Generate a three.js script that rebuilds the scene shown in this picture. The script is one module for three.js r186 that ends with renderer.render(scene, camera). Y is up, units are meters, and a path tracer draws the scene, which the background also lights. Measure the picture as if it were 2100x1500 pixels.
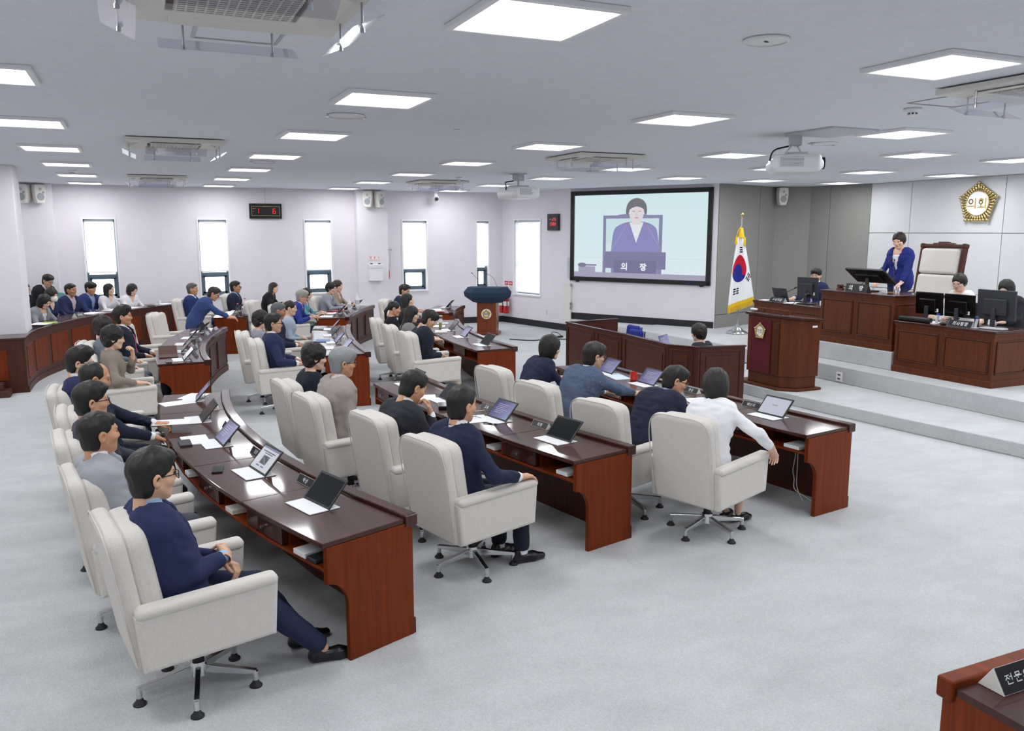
import * as THREE from 'three';
import { mergeGeometries, mergeVertices, toCreasedNormals } from 'three/addons/utils/BufferGeometryUtils.js';
import { RoundedBoxGeometry } from 'three/addons/geometries/RoundedBoxGeometry.js';
import { RectAreaLightUniformsLib } from 'three/addons/lights/RectAreaLightUniformsLib.js';

// ---------------------------------------------------------------- camera, sky, exposure
const scene = new THREE.Scene();
const camera = new THREE.PerspectiveCamera(47.494, 2100 / 1500, 0.05, 120);
{
  const yaw = 0.4233, pitch = 0.1602;
  camera.position.set(0, 2.42, 0);
  camera.lookAt(Math.sin(yaw) * Math.cos(pitch), 2.42 - Math.sin(pitch), -Math.cos(yaw) * Math.cos(pitch));
}
scene.add(camera);
const renderer = new THREE.WebGLRenderer({ antialias: true });
renderer.toneMapping = THREE.LinearToneMapping;
renderer.toneMappingExposure = 1.73;
renderer.shadowMap.enabled = true;
scene.background = new THREE.Color(4.3, 4.45, 4.6);
RectAreaLightUniformsLib.init();
const PANEL_LIGHT = 9.5, PANEL_GLOW = 2.2;      // ceiling panels: light given off and glow of the diffuser

// ---------------------------------------------------------------- small helpers
// Plan coordinates: X to the right along the light rows, Z away from the photographer; three.js z is -Z.
const V = (X, Y, Z) => new THREE.Vector3(X, Y, -Z);
const headingTo = (dx, dZ) => Math.atan2(dx, -dZ);           // rotation.y that turns local +z to plan direction (dx, dZ)
const D2R = Math.PI / 180;
let seedState = 12345;
const rnd = () => { seedState = (seedState * 1664525 + 1013904223) >>> 0; return seedState / 4294967296; };
const rr = (a, b) => a + (b - a) * rnd();
const clamp = (x, a, b) => Math.min(b, Math.max(a, x));
const lerp = (a, b, t) => a + (b - a) * t;
const hash3 = (x, y, z) => { let n = (Math.imul(x, 374761393) + Math.imul(y, 668265263) + Math.imul(z, 2147483647 - 1274126177)) | 0; n = Math.imul(n ^ (n >>> 13), 1274126177); return ((n ^ (n >>> 16)) >>> 0) / 4294967296; };
function vnoise(x, y, z) {
  const xi = Math.floor(x), yi = Math.floor(y), zi = Math.floor(z);
  let fx = x - xi, fy = y - yi, fz = z - zi;
  fx = fx * fx * (3 - 2 * fx); fy = fy * fy * (3 - 2 * fy); fz = fz * fz * (3 - 2 * fz);
  const c = (i, j, k) => hash3(xi + i, yi + j, zi + k);
  return lerp(lerp(lerp(c(0, 0, 0), c(1, 0, 0), fx), lerp(c(0, 1, 0), c(1, 1, 0), fx), fy), lerp(lerp(c(0, 0, 1), c(1, 0, 1), fx), lerp(c(0, 1, 1), c(1, 1, 1), fx), fy), fz) * 2 - 1;
}
const taken = new Map();
function numbered(name) { const n = taken.get(name) || 0; taken.set(name, n + 1); return n ? name + '_' + String(n).padStart(3, '0') : name; }
function shade(o) { o.traverse((m) => { if (m.isMesh) { m.castShadow = true; m.receiveShadow = true; } }); return o; }
function tag(o, label, category, group, kind) {
  if (label) o.userData.label = label;
  if (category) o.userData.category = category;
  if (group) o.userData.group = group;
  if (kind) o.userData.kind = kind;
  return o;
}
function thing(name, label, category, pos, turn = 0, group) {
  const g = new THREE.Group(); g.name = numbered(name); scene.add(g);
  if (pos) g.position.copy(pos);
  g.rotation.y = turn;
  return tag(g, label, category, group);
}
function part(name, geo, m, parent) {
  const geos = Array.isArray(geo) ? geo : [geo];
  const g = geos.length > 1 ? join(geos) : geos[0];
  const mesh = new THREE.Mesh(g, m); mesh.name = name; (parent || scene).add(mesh);
  mesh.castShadow = mesh.receiveShadow = true;
  return mesh;
}
function single(name, geo, m, label, category, group) { const o = part(numbered(name), geo, m, scene); return tag(o, label, category, group); }
function struct(name, geo, m, parent) { const o = part(parent ? name : numbered(name), geo, m, parent || scene); if (!parent) o.userData.kind = 'structure'; return o; }
function copyOf(o, pos, turn, label, group) {
  const c = o.clone(); c.name = numbered(o.userData.baseName || o.name.replace(/_\d{3}$/, '')); scene.add(c);
  c.userData = { ...o.userData };
  if (pos) c.position.copy(pos);
  if (turn !== undefined) c.rotation.y = turn;
  if (label) c.userData.label = label;
  if (group) c.userData.group = group;
  return c;
}
function norm(g) {                                         // same attributes and no index, so that any two geometries can be joined
  let n = g.index ? g.toNonIndexed() : g;
  for (const k of Object.keys(n.attributes)) if (!['position', 'normal', 'uv'].includes(k)) n.deleteAttribute(k);
  if (!n.attributes.normal) n.computeVertexNormals();
  if (!n.attributes.uv) n.setAttribute('uv', new THREE.BufferAttribute(new Float32Array(n.attributes.position.count * 2), 2));
  n.morphAttributes = {};
  n.clearGroups();
  return n;
}
function join(list) { return mergeGeometries(list.map(norm), false); }
function boxUV(g, s = 1) {                                 // uv in metres from the dominant face direction
  const n = norm(g), p = n.attributes.position, uv = n.attributes.uv, a = new THREE.Vector3(), b = new THREE.Vector3(), c = new THREE.Vector3();
  for (let i = 0; i < p.count; i += 3) {
    a.fromBufferAttribute(p, i); b.fromBufferAttribute(p, i + 1); c.fromBufferAttribute(p, i + 2);
    const f = b.clone().sub(a).cross(c.clone().sub(a)); const ax = Math.abs(f.x), ay = Math.abs(f.y), az = Math.abs(f.z);
    [a, b, c].forEach((v, k) => {
      if (ay >= ax && ay >= az) uv.setXY(i + k, v.x * s, v.z * s);
      else if (ax >= az) uv.setXY(i + k, v.z * s, v.y * s);
      else uv.setXY(i + k, v.x * s, v.y * s);
    });
  }
  return n;
}
const M4 = () => new THREE.Matrix4();
const at = (g, x, y, z, rx = 0, ry = 0, rz = 0) => g.applyMatrix4(M4().compose(new THREE.Vector3(x, y, z), new THREE.Quaternion().setFromEuler(new THREE.Euler(rx, ry, rz, 'YXZ')), new THREE.Vector3(1, 1, 1)));
const box = (w, h, d, x = 0, y = 0, z = 0, rx = 0, ry = 0, rz = 0) => at(boxUV(new THREE.BoxGeometry(w, h, d)), x, y, z, rx, ry, rz);
const rbox = (w, h, d, r, x = 0, y = 0, z = 0, rx = 0, ry = 0, rz = 0, seg = 2) => at(boxUV(new RoundedBoxGeometry(w, h, d, seg, Math.min(r, w / 2 - 1e-4, h / 2 - 1e-4, d / 2 - 1e-4))), x, y, z, rx, ry, rz);
const cyl = (r0, r1, h, x = 0, y = 0, z = 0, rx = 0, ry = 0, rz = 0, seg = 20) => at(norm(new THREE.CylinderGeometry(r0, r1, h, seg)), x, y, z, rx, ry, rz);
const sph = (r, x, y, z, sx = 1, sy = 1, sz = 1, seg = 14) => at(norm(new THREE.SphereGeometry(r, seg, Math.ceil(seg * 0.7)).scale(sx, sy, sz)), x, y, z);
const lathe = (pts, seg = 24) => norm(new THREE.LatheGeometry(pts.map(([r, y]) => new THREE.Vector2(r, y)), seg));
function tube(pts, r, seg = 24, rad = 6, closed = false) { return norm(new THREE.TubeGeometry(new THREE.CatmullRomCurve3(pts.map((p) => (p.isVector3 ? p : new THREE.Vector3(...p))), closed), seg, r, rad, closed)); }
function rod(a, b, r0, r1 = r0, seg = 10) {
  const A = a.isVector3 ? a : new THREE.Vector3(...a), B = b.isVector3 ? b : new THREE.Vector3(...b), d = B.clone().sub(A), L = d.length();
  const g = norm(new THREE.CylinderGeometry(r1, r0, L, seg));
  return g.applyMatrix4(M4().compose(A.clone().add(B).multiplyScalar(0.5), new THREE.Quaternion().setFromUnitVectors(new THREE.Vector3(0, 1, 0), d.normalize()), new THREE.Vector3(1, 1, 1)));
}
function extr(pts, depth, bevel = 0, seg = 2) {            // outline in x, y extruded along +z
  const s = pts instanceof THREE.Shape ? pts : new THREE.Shape(pts.map(([x, y]) => new THREE.Vector2(x, y)));
  return boxUV(new THREE.ExtrudeGeometry(s, { depth, bevelEnabled: bevel > 0, bevelSize: bevel, bevelThickness: bevel, bevelOffset: -bevel, bevelSegments: seg, curveSegments: 10 }));
}
function slab(pts, y0, y1, bevel = 0) {                    // plan outline [X, Z] raised from y0 to y1
  const g = extr(pts.map(([X, Z]) => [X, Z]), y1 - y0 - 2 * bevel, bevel);
  g.applyMatrix4(M4().makeRotationX(-Math.PI / 2)); g.translate(0, y0 + bevel, 0);
  return boxUV(g);
}
function turned(g, turn, pos) { return g.applyMatrix4(M4().makeRotationY(turn)).translate(pos.x, pos.y, pos.z); }

// ---------------------------------------------------------------- textures
function dataTex(n, fn, srgb = true) {
  const d = new Uint8Array(n * n * 4);
  for (let y = 0; y < n; y++) for (let x = 0; x < n; x++) { const c = fn(x / n, y / n, x, y), i = (y * n + x) * 4; d[i] = clamp(c[0], 0, 255); d[i + 1] = clamp(c[1], 0, 255); d[i + 2] = clamp(c[2], 0, 255); d[i + 3] = 255; }
  const t = new THREE.DataTexture(d, n, n); t.wrapS = t.wrapT = THREE.RepeatWrapping; t.magFilter = THREE.LinearFilter; t.minFilter = THREE.LinearMipmapLinearFilter;
  if (srgb) t.colorSpace = THREE.SRGBColorSpace;
  t.needsUpdate = true; return t;
}
function tnoise(u, v, f, s = 0) {                          // noise that repeats over u, v in 0..1
  const x = u * f, y = v * f, xi = Math.floor(x), yi = Math.floor(y); let fx = x - xi, fy = y - yi; fx = fx * fx * (3 - 2 * fx); fy = fy * fy * (3 - 2 * fy);
  const c = (i, j) => hash3(((xi + i) % f + f) % f, ((yi + j) % f + f) % f, s);
  return lerp(lerp(c(0, 0), c(1, 0), fx), lerp(c(0, 1), c(1, 1), fx), fy) * 2 - 1;
}
const tnoise2 = (u, v, fx, fy, s) => { const x = u * fx, y = v * fy, xi = Math.floor(x), yi = Math.floor(y); let a = x - xi, b = y - yi; a = a * a * (3 - 2 * a); b = b * b * (3 - 2 * b); const c = (i, j) => hash3(((xi + i) % fx + fx) % fx, ((yi + j) % fy + fy) % fy, s); return lerp(lerp(c(0, 0), c(1, 0), a), lerp(c(0, 1), c(1, 1), a), b) * 2 - 1; };
const rep = (t, x, y = x) => { const c = t.clone(); c.repeat.set(x, y); c.needsUpdate = true; return c; };
const texWood = dataTex(512, (u, v) => { const w = tnoise(u, v, 4, 3) * 0.03; const g = tnoise2(u + w, v, 90, 3, 1) * 14 + tnoise2(u + w, v, 24, 2, 2) * 16 + tnoise2(u, v, 200, 8, 5) * 9; return [214 + g, 206 + g, 202 + g]; });
const texCarpet = dataTex(1024, (u, v) => { const g = tnoise(u, v, 512, 1) * 10 + tnoise(u, v, 256, 2) * 6 + tnoise(u, v, 14, 3) * 3.5 + tnoise2(u, v, 7, 26, 4) * 4 + tnoise(u, v, 5, 6) * 3; return [240 + g, 241 + g, 241 + g]; });
const texCarpetBump = dataTex(512, (u, v) => { const g = 128 + tnoise(u, v, 256, 1) * 70 + tnoise(u, v, 128, 2) * 40; return [g, g, g]; }, false);
const texCeil = dataTex(1024, (u, v) => { const s = tnoise(u, v, 200, 9), q = tnoise(u, v, 330, 4); const f = s > 0.8 && q > -0.2 ? 20 : 0; const g = tnoise(u, v, 400, 2) * 4 + tnoise(u, v, 20, 3) * 2; return [231 + g + f, 235 + g + f, 241 + g + f * 0.7]; });
const texWall = dataTex(512, (u, v) => { const g = tnoise(u, v, 170, 1) * 2.5 + tnoise(u, v, 6, 2) * 1.5; return [250 + g, 249 + g, 250 + g]; });
const texLinen = dataTex(256, (u, v, x, y) => { const g = (((x >> 1) + (y >> 1)) % 2 ? 5 : -5) + tnoise2(u, v, 120, 10, 1) * 6 + tnoise2(u, v, 10, 120, 2) * 6 + tnoise(u, v, 12, 3) * 2; return [240 + g, 239 + g, 237 + g]; });
const texWeave = dataTex(128, (u, v, x, y) => { const g = 150 + ((x >> 2) + (y >> 2)) % 2 * 60 + tnoise(u, v, 64, 1) * 40; return [g, g, g]; }, false);
const texTweed = dataTex(256, (u, v) => { const g = tnoise(u, v, 110, 1) * 60 + tnoise(u, v, 60, 2) * 25; return [185 + g, 188 + g, 195 + g]; });

// ---------------------------------------------------------------- materials
const mat = (o) => new THREE.MeshPhysicalMaterial(o);
const M = {
  carpet: mat({ color: 0xced0d1, roughness: 1, map: rep(texCarpet, 0.5), bumpMap: rep(texCarpetBump, 1.2), bumpScale: 0.004 }),
  ceil: mat({ color: 0xfdfdff, roughness: 0.95, map: rep(texCeil, 0.7) }),
  wall: mat({ color: 0xefecf1, roughness: 0.9, map: rep(texWall, 0.7) }),
  pillar: mat({ color: 0xf0eef2, roughness: 0.9, map: rep(texWall, 0.7) }),
  whitePanel: mat({ color: 0xdfe1e2, roughness: 0.55, map: rep(texWall, 0.7) }),
  greyPanel: mat({ color: 0x959590, roughness: 0.95, map: rep(texWall, 3), bumpMap: rep(texWeave, 20), bumpScale: 0.001 }),
  joint: mat({ color: 0x3a3a38, roughness: 0.9 }),
  jointLight: mat({ color: 0xa4a4a2, roughness: 0.9 }),
  baseboard: mat({ color: 0x1b1d20, roughness: 0.5 }),
  wood: mat({ color: 0x8a3b0d, roughness: 0.5, map: rep(texWood, 1.2), specularIntensity: 0.35, clearcoat: 0.08, clearcoatRoughness: 0.3 }),
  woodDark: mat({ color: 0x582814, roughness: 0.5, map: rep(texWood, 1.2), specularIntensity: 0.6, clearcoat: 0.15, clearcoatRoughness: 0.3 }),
  woodTop: mat({ color: 0x4a2115, roughness: 0.45, map: rep(texWood, 1.2), specularIntensity: 0.35, clearcoat: 0.65, clearcoatRoughness: 0.07 }),
  woodOrange: mat({ color: 0x8f4419, roughness: 0.4, map: rep(texWood, 1.2), clearcoat: 0.3, clearcoatRoughness: 0.3 }),
  woodStage: mat({ color: 0x6b361a, roughness: 0.5, map: rep(texWood, 1.2), specularIntensity: 0.5, clearcoat: 0.12, clearcoatRoughness: 0.3 }),
  linen: mat({ color: 0xe6e2dc, roughness: 0.95, map: rep(texLinen, 8), sheen: 0.3, sheenRoughness: 0.6, bumpMap: rep(texLinen, 8), bumpScale: 0.0006 }),
  button: mat({ color: 0xd8d3cb, roughness: 0.9 }),
  chrome: mat({ color: 0xd9dbdd, metalness: 1, roughness: 0.16 }),
  steel: mat({ color: 0xb4b7ba, metalness: 1, roughness: 0.35 }),
  gold: mat({ color: 0xd3c08c, metalness: 1, roughness: 0.2 }),
  goldFlat: mat({ color: 0xc9a227, metalness: 0.5, roughness: 0.4 }),
  black: mat({ color: 0x131417, roughness: 0.45 }),
  blackGloss: mat({ color: 0x0c0d10, roughness: 0.12 }),
  blackMatte: mat({ color: 0x1a1b1e, roughness: 0.8 }),
  charcoal: mat({ color: 0x2b2d33, roughness: 0.55 }),
  white: mat({ color: 0xf1f2f3, roughness: 0.5 }),
  offWhite: mat({ color: 0xe4e2da, roughness: 0.6 }),
  paper: mat({ color: 0xf6f6f7, roughness: 0.85 }),
  plastic: mat({ color: 0xe9eaec, roughness: 0.35 }),
  greyPlastic: mat({ color: 0x9da1a6, roughness: 0.5 }),
  lightGrey: mat({ color: 0xc9ccd0, roughness: 0.5 }),
  acrylic: mat({ color: 0xf0f0f5, roughness: 0.05, transmission: 1, thickness: 0, ior: 1.45 }),
  glass: mat({ color: 0xffffff, roughness: 0.02, transmission: 1, thickness: 0, ior: 1.45 }),
  frame: mat({ color: 0x4d5f6a, roughness: 0.5 }),
  blind: mat({ color: 0xf6f8fa, roughness: 1, transmission: 0.5, thickness: 0 }),
  red: mat({ color: 0xc2121c, roughness: 0.35, clearcoat: 0.5 }),
  redMug: mat({ color: 0xd1281d, roughness: 0.25, clearcoat: 0.8 }),
  velvet: mat({ color: 0x560a16, roughness: 1, sheen: 0.25, sheenColor: new THREE.Color(0x8a1020), sheenRoughness: 0.5 }),
  navyCloth: mat({ color: 0x20364a, roughness: 0.9, bumpMap: rep(texWeave, 14), bumpScale: 0.0006 }),
  teal: mat({ color: 0x5f8f90, roughness: 0.7 }),
  blueCloth: mat({ color: 0x23308a, roughness: 0.9 }),
  yellow: mat({ color: 0xe9bd1f, roughness: 0.8 }),
  rubber: mat({ color: 0x26272a, roughness: 0.7 }),
  brownLeather: mat({ color: 0x4a2a1a, roughness: 0.5 }),
  wood2: mat({ color: 0x5a3020, roughness: 0.5, map: rep(texWood, 1.5) }),
  glowPanel: mat({ color: 0xffffff, emissive: 0xffffff, emissiveIntensity: PANEL_GLOW, roughness: 0.6 }),
};
// ---------------------------------------------------------------- room shell
const H = 3.42;
const C0 = [9.0, 20.6], C1 = [9.6, 17.9], C2 = [11.4, 14.6], C3 = [13.5, 15.25], C4 = [14.1, 14.75], C5 = [14.4, 13.3];
const alongWall = (A, B) => ({ turn: Math.atan2(B[1] - A[1], B[0] - A[0]), pos: V(A[0], 0, A[1]), len: Math.hypot(B[0] - A[0], B[1] - A[1]) });
function wall(name, A, B, m, holes = [], thick = 0.25, extra = 0) {      // local x along the wall, z into the room
  const { turn, pos, len } = alongWall(A, B), gs = [];
  const hs = [...holes].sort((a, b) => a[0] - b[0]); let s = -extra;
  for (const [s0, s1, y0, y1] of hs) {
    gs.push(box(s0 - s, H, thick, (s + s0) / 2, H / 2, -thick / 2));
    gs.push(box(s1 - s0, y0, thick, (s0 + s1) / 2, y0 / 2, -thick / 2), box(s1 - s0, H - y1, thick, (s0 + s1) / 2, (H + y1) / 2, -thick / 2));
    s = s1;
  }
  gs.push(box(len + extra - s, H, thick, (s + len + extra) / 2, H / 2, -thick / 2));
  const o = struct(name, gs, m); o.position.copy(pos); o.rotation.y = turn; return o;
}
{
  const XL = -6, ZR = -3.5;
  struct('floor', box(22, 0.2, 26, 4.2, -0.1, -8.5), M.carpet);
  struct('ceiling', box(22, 0.2, 26, 4.2, H + 0.1, -8.5), M.ceil);
  const wins = [[-0.98, -0.36], [1.38, 2.0], [3.8, 4.42], [6.24, 6.87], [8.26, 8.6]];
  wall('wall_back', [XL, 20.6], C0, M.wall, wins.map(([a, b]) => [a - XL, b - XL, 0.93, 2.68]), 0.25, 0.2);
  wall('wall_window', C0, C1, M.wall, [[0.54, 1.62, 0.8, 2.7]]);
  wall('wall_screen', C1, C2, M.wall, [], 0.2);
  wall('wall_left', [XL, ZR], [XL, 20.6], M.wall, [], 0.25, 0.2);
  wall('wall_rear', [15, ZR], [XL, ZR], M.wall, [], 0.25, 0.2);
  wall('wall_alcove', C2, C3, M.joint, [], 0.2);
  wall('wall_alcove', C3, C4, M.joint, [], 0.2);
  wall('wall_alcove', C4, C5, M.joint, [], 0.2);
  wall('wall_right', C5, [14.4, ZR], M.jointLight, [], 0.2, 0.03);
  // grey fabric panels and white panels, each a piece of its own with an open joint
  const cover = (wallName, A, B, cells, m, d) => {
    const { turn, pos } = alongWall(A, B), w = scene.children.find((o) => o.name === wallName);
    cells.forEach(([s0, s1, y0, y1]) => { struct('panel', rbox(s1 - s0 - 0.012, y1 - y0 - 0.012, d, 0.003, (s0 + s1) / 2, (y0 + y1) / 2, d / 2, 0, 0, 0, 1), m, w); });
  };
  cover('wall_alcove', C2, C3, [[0, 1.55, 0.62, H], [1.55, 2.197, 0.62, H], [0, 1.55, 0.3, 0.62], [1.55, 2.197, 0.3, 0.62]], M.greyPanel, 0.02);
  cover('wall_alcove_001', C3, C4, [[0, 0.78, 0.3, H]], M.greyPanel, 0.02);
  cover('wall_alcove_002', C4, C5, [[0, 0.5, 0.3, H], [0.5, 1.478, 0.3, H]], M.greyPanel, 0.02);
  const cells = []; const xs = [0, 1.02, 3.03, 5.04, 7.05, 9.06, 11.1, 13.1, 15.1, 16.8];
  for (let i = 0; i + 1 < xs.length; i++) for (const [a, b] of [[0, 1.24], [1.24, 2.385], [2.385, H]]) cells.push([xs[i], xs[i + 1], a, b]);
  cover('wall_right', C5, [14.4, ZR], cells, M.whitePanel, 0.025);

  // black baseboards
  const bb = (A, B, s0, s1, y = 0) => { const { turn, pos } = alongWall(A, B); const o = struct('baseboard_' + (bb.n = (bb.n || 0) + 1), rbox(s1 - s0, 0.16, 0.02, 0.004, (s0 + s1) / 2, y + 0.08, 0.01), M.baseboard); o.position.copy(pos); o.rotation.y = turn; };
  bb([XL, 20.6], C0, 0, 15); bb(C0, C1, 0, 2.77); bb(C1, C2, 0.05, 3.74, 0.31);

  // pillars on the back wall and the free column on the left
  struct('pillar', box(0.76, H, 0.3, 5.39, H / 2, -20.45), M.pillar);
  struct('pillar', box(0.6, H, 0.3, -1.81, H / 2, -20.45), M.pillar);
  struct('column', rbox(1.1, H - 0.82, 0.75, 0.015, -2.17, 0.82 + (H - 0.82) / 2, -15.35), M.pillar);

  // windows: white casing, roller blind, dark sash with a clear pane below
  let wn = 0;
  function windowAt(pos, turn, w, y0, y1, blindTo, sash) {
    const g = new THREE.Group(); g.name = 'window_' + (++wn); g.userData.kind = 'structure'; g.position.copy(pos); g.rotation.y = turn; scene.add(g);
    const t = 0.035, c = [];
    c.push(box(w + 2 * t, t, 0.03, 0, y1 + t / 2, 0.005), box(w + 2 * t, t, 0.05, 0, y0 - t / 2, 0.015), box(t, y1 - y0, 0.03, -w / 2 - t / 2, (y0 + y1) / 2, 0.005), box(t, y1 - y0, 0.03, w / 2 + t / 2, (y0 + y1) / 2, 0.005));
    part('casing', c, M.white, g);
    part('blind', box(w - 0.03, y1 - 0.06 - blindTo, 0.003, 0, (y1 - 0.06 + blindTo) / 2, -0.05), M.blind, g);
    part('blind_tube', [cyl(0.022, 0.022, w - 0.04, 0, y1 - 0.035, -0.045, 0, 0, Math.PI / 2, 12), box(w - 0.03, 0.018, 0.012, 0, blindTo, -0.05)], M.lightGrey, g);
    for (const s of [-1, 1]) part('blind_bracket', box(0.02, 0.045, 0.03, s * (w / 2 - 0.016), y1 - 0.03, -0.045), M.charcoal, g);
    const f = 0.045, fz = -0.16, fr = [box(w, f, 0.06, 0, y1 - f / 2, fz), box(w, f, 0.06, 0, y0 + f / 2, fz), box(f, y1 - y0, 0.06, -w / 2 + f / 2, (y0 + y1) / 2, fz), box(f, y1 - y0, 0.06, w / 2 - f / 2, (y0 + y1) / 2, fz)];
    if (sash) fr.push(box(w, 0.06, 0.07, 0, sash, fz), box(w - 2 * f, 0.05, 0.05, 0, y0 + f + 0.025, fz + 0.01), box(w - 2 * f, 0.05, 0.05, 0, sash - 0.055, fz + 0.01), box(0.05, sash - y0 - 0.1, 0.05, -w / 2 + f + 0.025, (sash + y0) / 2, fz + 0.01), box(0.05, sash - y0 - 0.1, 0.05, w / 2 - f - 0.025, (sash + y0) / 2, fz + 0.01));
    else fr.push(box(0.03, (y1 - y0) * 0.4, 0.04, 0, y0 + (y1 - y0) * 0.2, fz), box(w, 0.03, 0.04, 0, y0 + (y1 - y0) * 0.4, fz));
    part('sash', fr, M.frame, g);
    part('pane', box(w - 2 * f, y1 - y0 - 2 * f, 0.006, 0, (y0 + y1) / 2, fz - 0.01), M.glass, g);
    shade(g);
  }
  [1.52, 1.5, 1.48, 1.46, 1.5].forEach((b, i) => windowAt(V((wins[i][0] + wins[i][1]) / 2, 0, 20.6), 0, wins[i][1] - wins[i][0], 0.93, 2.68, i ? b : 1.52, 1.44));
  { const { turn, pos } = alongWall(C0, C1); const u = 1.08; const p = pos.clone().add(new THREE.Vector3(u, 0, 0).applyAxisAngle(new THREE.Vector3(0, 1, 0), turn)); windowAt(p, turn, 1.08, 0.8, 2.7, 0.84, 0); }

  // carpeted platform: first step, second step, chair's step, flag corner
  const front = []; for (let i = 0; i <= 12; i++) { const Z = lerp(-3.4, 10.6, i / 12); front.push([8.22 + 0.028 * Math.max(0, 9.8 - Z) * Math.max(0, 9.8 - Z) ** 0.3 * 2.1, Z]); }
  struct('platform', slab([...front, [9.9, 11.5], [9.65, 15.9], [10.7, 15.85], [11.3, 14.7], [13.4, 15.1], [14.0, 14.7], [14.3, 13.2], [14.3, -3.4]], 0, 0.16, 0.012), M.carpet);
  struct('platform', slab([[9.57, -3.4], [9.57, 12.6], [14.35, 12.6], [14.35, -3.4]], 0.16, 0.41, 0.012), M.carpet);
  struct('platform', slab([[9.62, 10.7], [9.85, 13.2], [9.7, 15.8], [10.7, 15.75], [11.3, 14.72], [13.4, 15.1], [14.0, 14.7], [14.3, 13.2], [14.3, 10.7]], 0.16, 0.33, 0.012), M.carpet);
  struct('platform', slab([[9.97, 8.66], [9.97, 10.16], [10.95, 10.16], [10.95, 10.7], [14.3, 10.7], [14.3, 8.66]], 0.41, 0.68, 0.012), M.carpet);
}

// ---------------------------------------------------------------- ceiling light panels: glowing diffuser and an area light of its size
{
  const spots = [];
  for (const X of [-0.83, 1.785, 4.525, 7.24]) for (let i = -1; i <= 6; i++) spots.push([X, 3.71 + 2.646 * i]);
  for (const X of [9.42, 11.36, 13.36]) for (let i = -3; i <= 2; i++) spots.push([X, 8.0 + 2.6 * i]);
  for (let i = -1; i <= 6; i++) spots.push([-3.45, 3.71 + 2.646 * i]);
  const ring = new THREE.Shape([[-0.325, -0.325], [0.325, -0.325], [0.325, 0.325], [-0.325, 0.325]].map((p) => new THREE.Vector2(...p)));
  ring.holes.push(new THREE.Path([[-0.297, -0.297], [-0.297, 0.297], [0.297, 0.297], [0.297, -0.297]].map((p) => new THREE.Vector2(...p))));
  const frameG = boxUV(new THREE.ExtrudeGeometry(ring, { depth: 0.022, bevelEnabled: true, bevelSize: 0.004, bevelThickness: 0.004, bevelSegments: 1 })).applyMatrix4(M4().makeRotationX(Math.PI / 2)).translate(0, 0.022, 0);
  const diffG = norm(new THREE.BoxGeometry(0.6, 0.008, 0.6));
  let first = null;
  for (const [X, Z] of spots) {
    let o;
    if (!first) {
      o = first = thing('ceiling_light', 'square white glowing flat light panel set in the ceiling', 'ceiling light', V(X, H - 0.026, Z), 0, 'square ceiling light panels');
      part('frame', frameG, M.white, o); const d = part('diffuser', diffG, M.glowPanel, o); d.position.y = 0.014; d.castShadow = false;
    } else o = copyOf(first, V(X, H - 0.026, Z));
    const L = new THREE.RectAreaLight(0xfbfcff, PANEL_LIGHT, 0.58, 0.58); L.position.set(X, H - 0.028, -Z); L.lookAt(X, 0, -Z); L.castShadow = true; scene.add(L); L.name = numbered('panel_light');
  }
}
// ---------------------------------------------------------------- Korean lettering, composed from strokes
const JAMO = { 'ㄱ': [[0.05, 0.12, 0.95, 0.12, 0.78, 0.98]], 'ㄴ': [[0.1, 0.05, 0.1, 0.88, 0.98, 0.85]], 'ㄷ': [[0.95, 0.1, 0.1, 0.1, 0.1, 0.9, 0.98, 0.88]], 'ㅁ': [[0.1, 0.1, 0.9, 0.1, 0.9, 0.9, 0.1, 0.9, 0.1, 0.1]], 'ㅂ': [[0.12, 0.02, 0.12, 0.92, 0.88, 0.92, 0.88, 0.02], [0.12, 0.5, 0.88, 0.5]], 'ㅅ': [[0.5, 0.02, 0.42, 0.5, 0.03, 0.96], [0.47, 0.4, 0.97, 0.94]], 'ㅇ': ['o', 0.5, 0.5, 0.42], 'ㅈ': [[0.05, 0.1, 0.95, 0.1], [0.55, 0.1, 0.42, 0.55, 0.03, 0.97], [0.45, 0.5, 0.97, 0.95]], 'ㅌ': [[0.95, 0.06, 0.1, 0.06, 0.1, 0.92, 0.97, 0.92], [0.1, 0.48, 0.9, 0.48]], 'ㅎ': [[0.3, 0.0, 0.7, 0.0], [0.02, 0.22, 0.98, 0.22], 'o', 0.5, 0.68, 0.34], 'ㅊ': [[0.35, 0.02, 0.65, 0.02], [0.05, 0.22, 0.95, 0.22], [0.5, 0.22, 0.05, 0.97], [0.48, 0.55, 0.95, 0.95]], 'ㄹ': [[0.08, 0.08, 0.92, 0.08, 0.92, 0.48, 0.1, 0.48, 0.1, 0.92, 0.96, 0.92]] };
const INIT = 'ㄱㄲㄴㄷㄸㄹㅁㅂㅃㅅㅆㅇㅈㅉㅊㅋㅌㅍㅎ', VOW = 'ㅏㅐㅑㅒㅓㅔㅕㅖㅗㅘㅙㅚㅛㅜㅝㅞㅟㅠㅡㅢㅣ', FIN = ' ㄱㄲㄳㄴㄵㄶㄷㄹㄺㄻㄼㄽㄾㄿㅀㅁㅂㅄㅅㅆㅇㅈㅊㅋㅌㅍㅎ';
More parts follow.
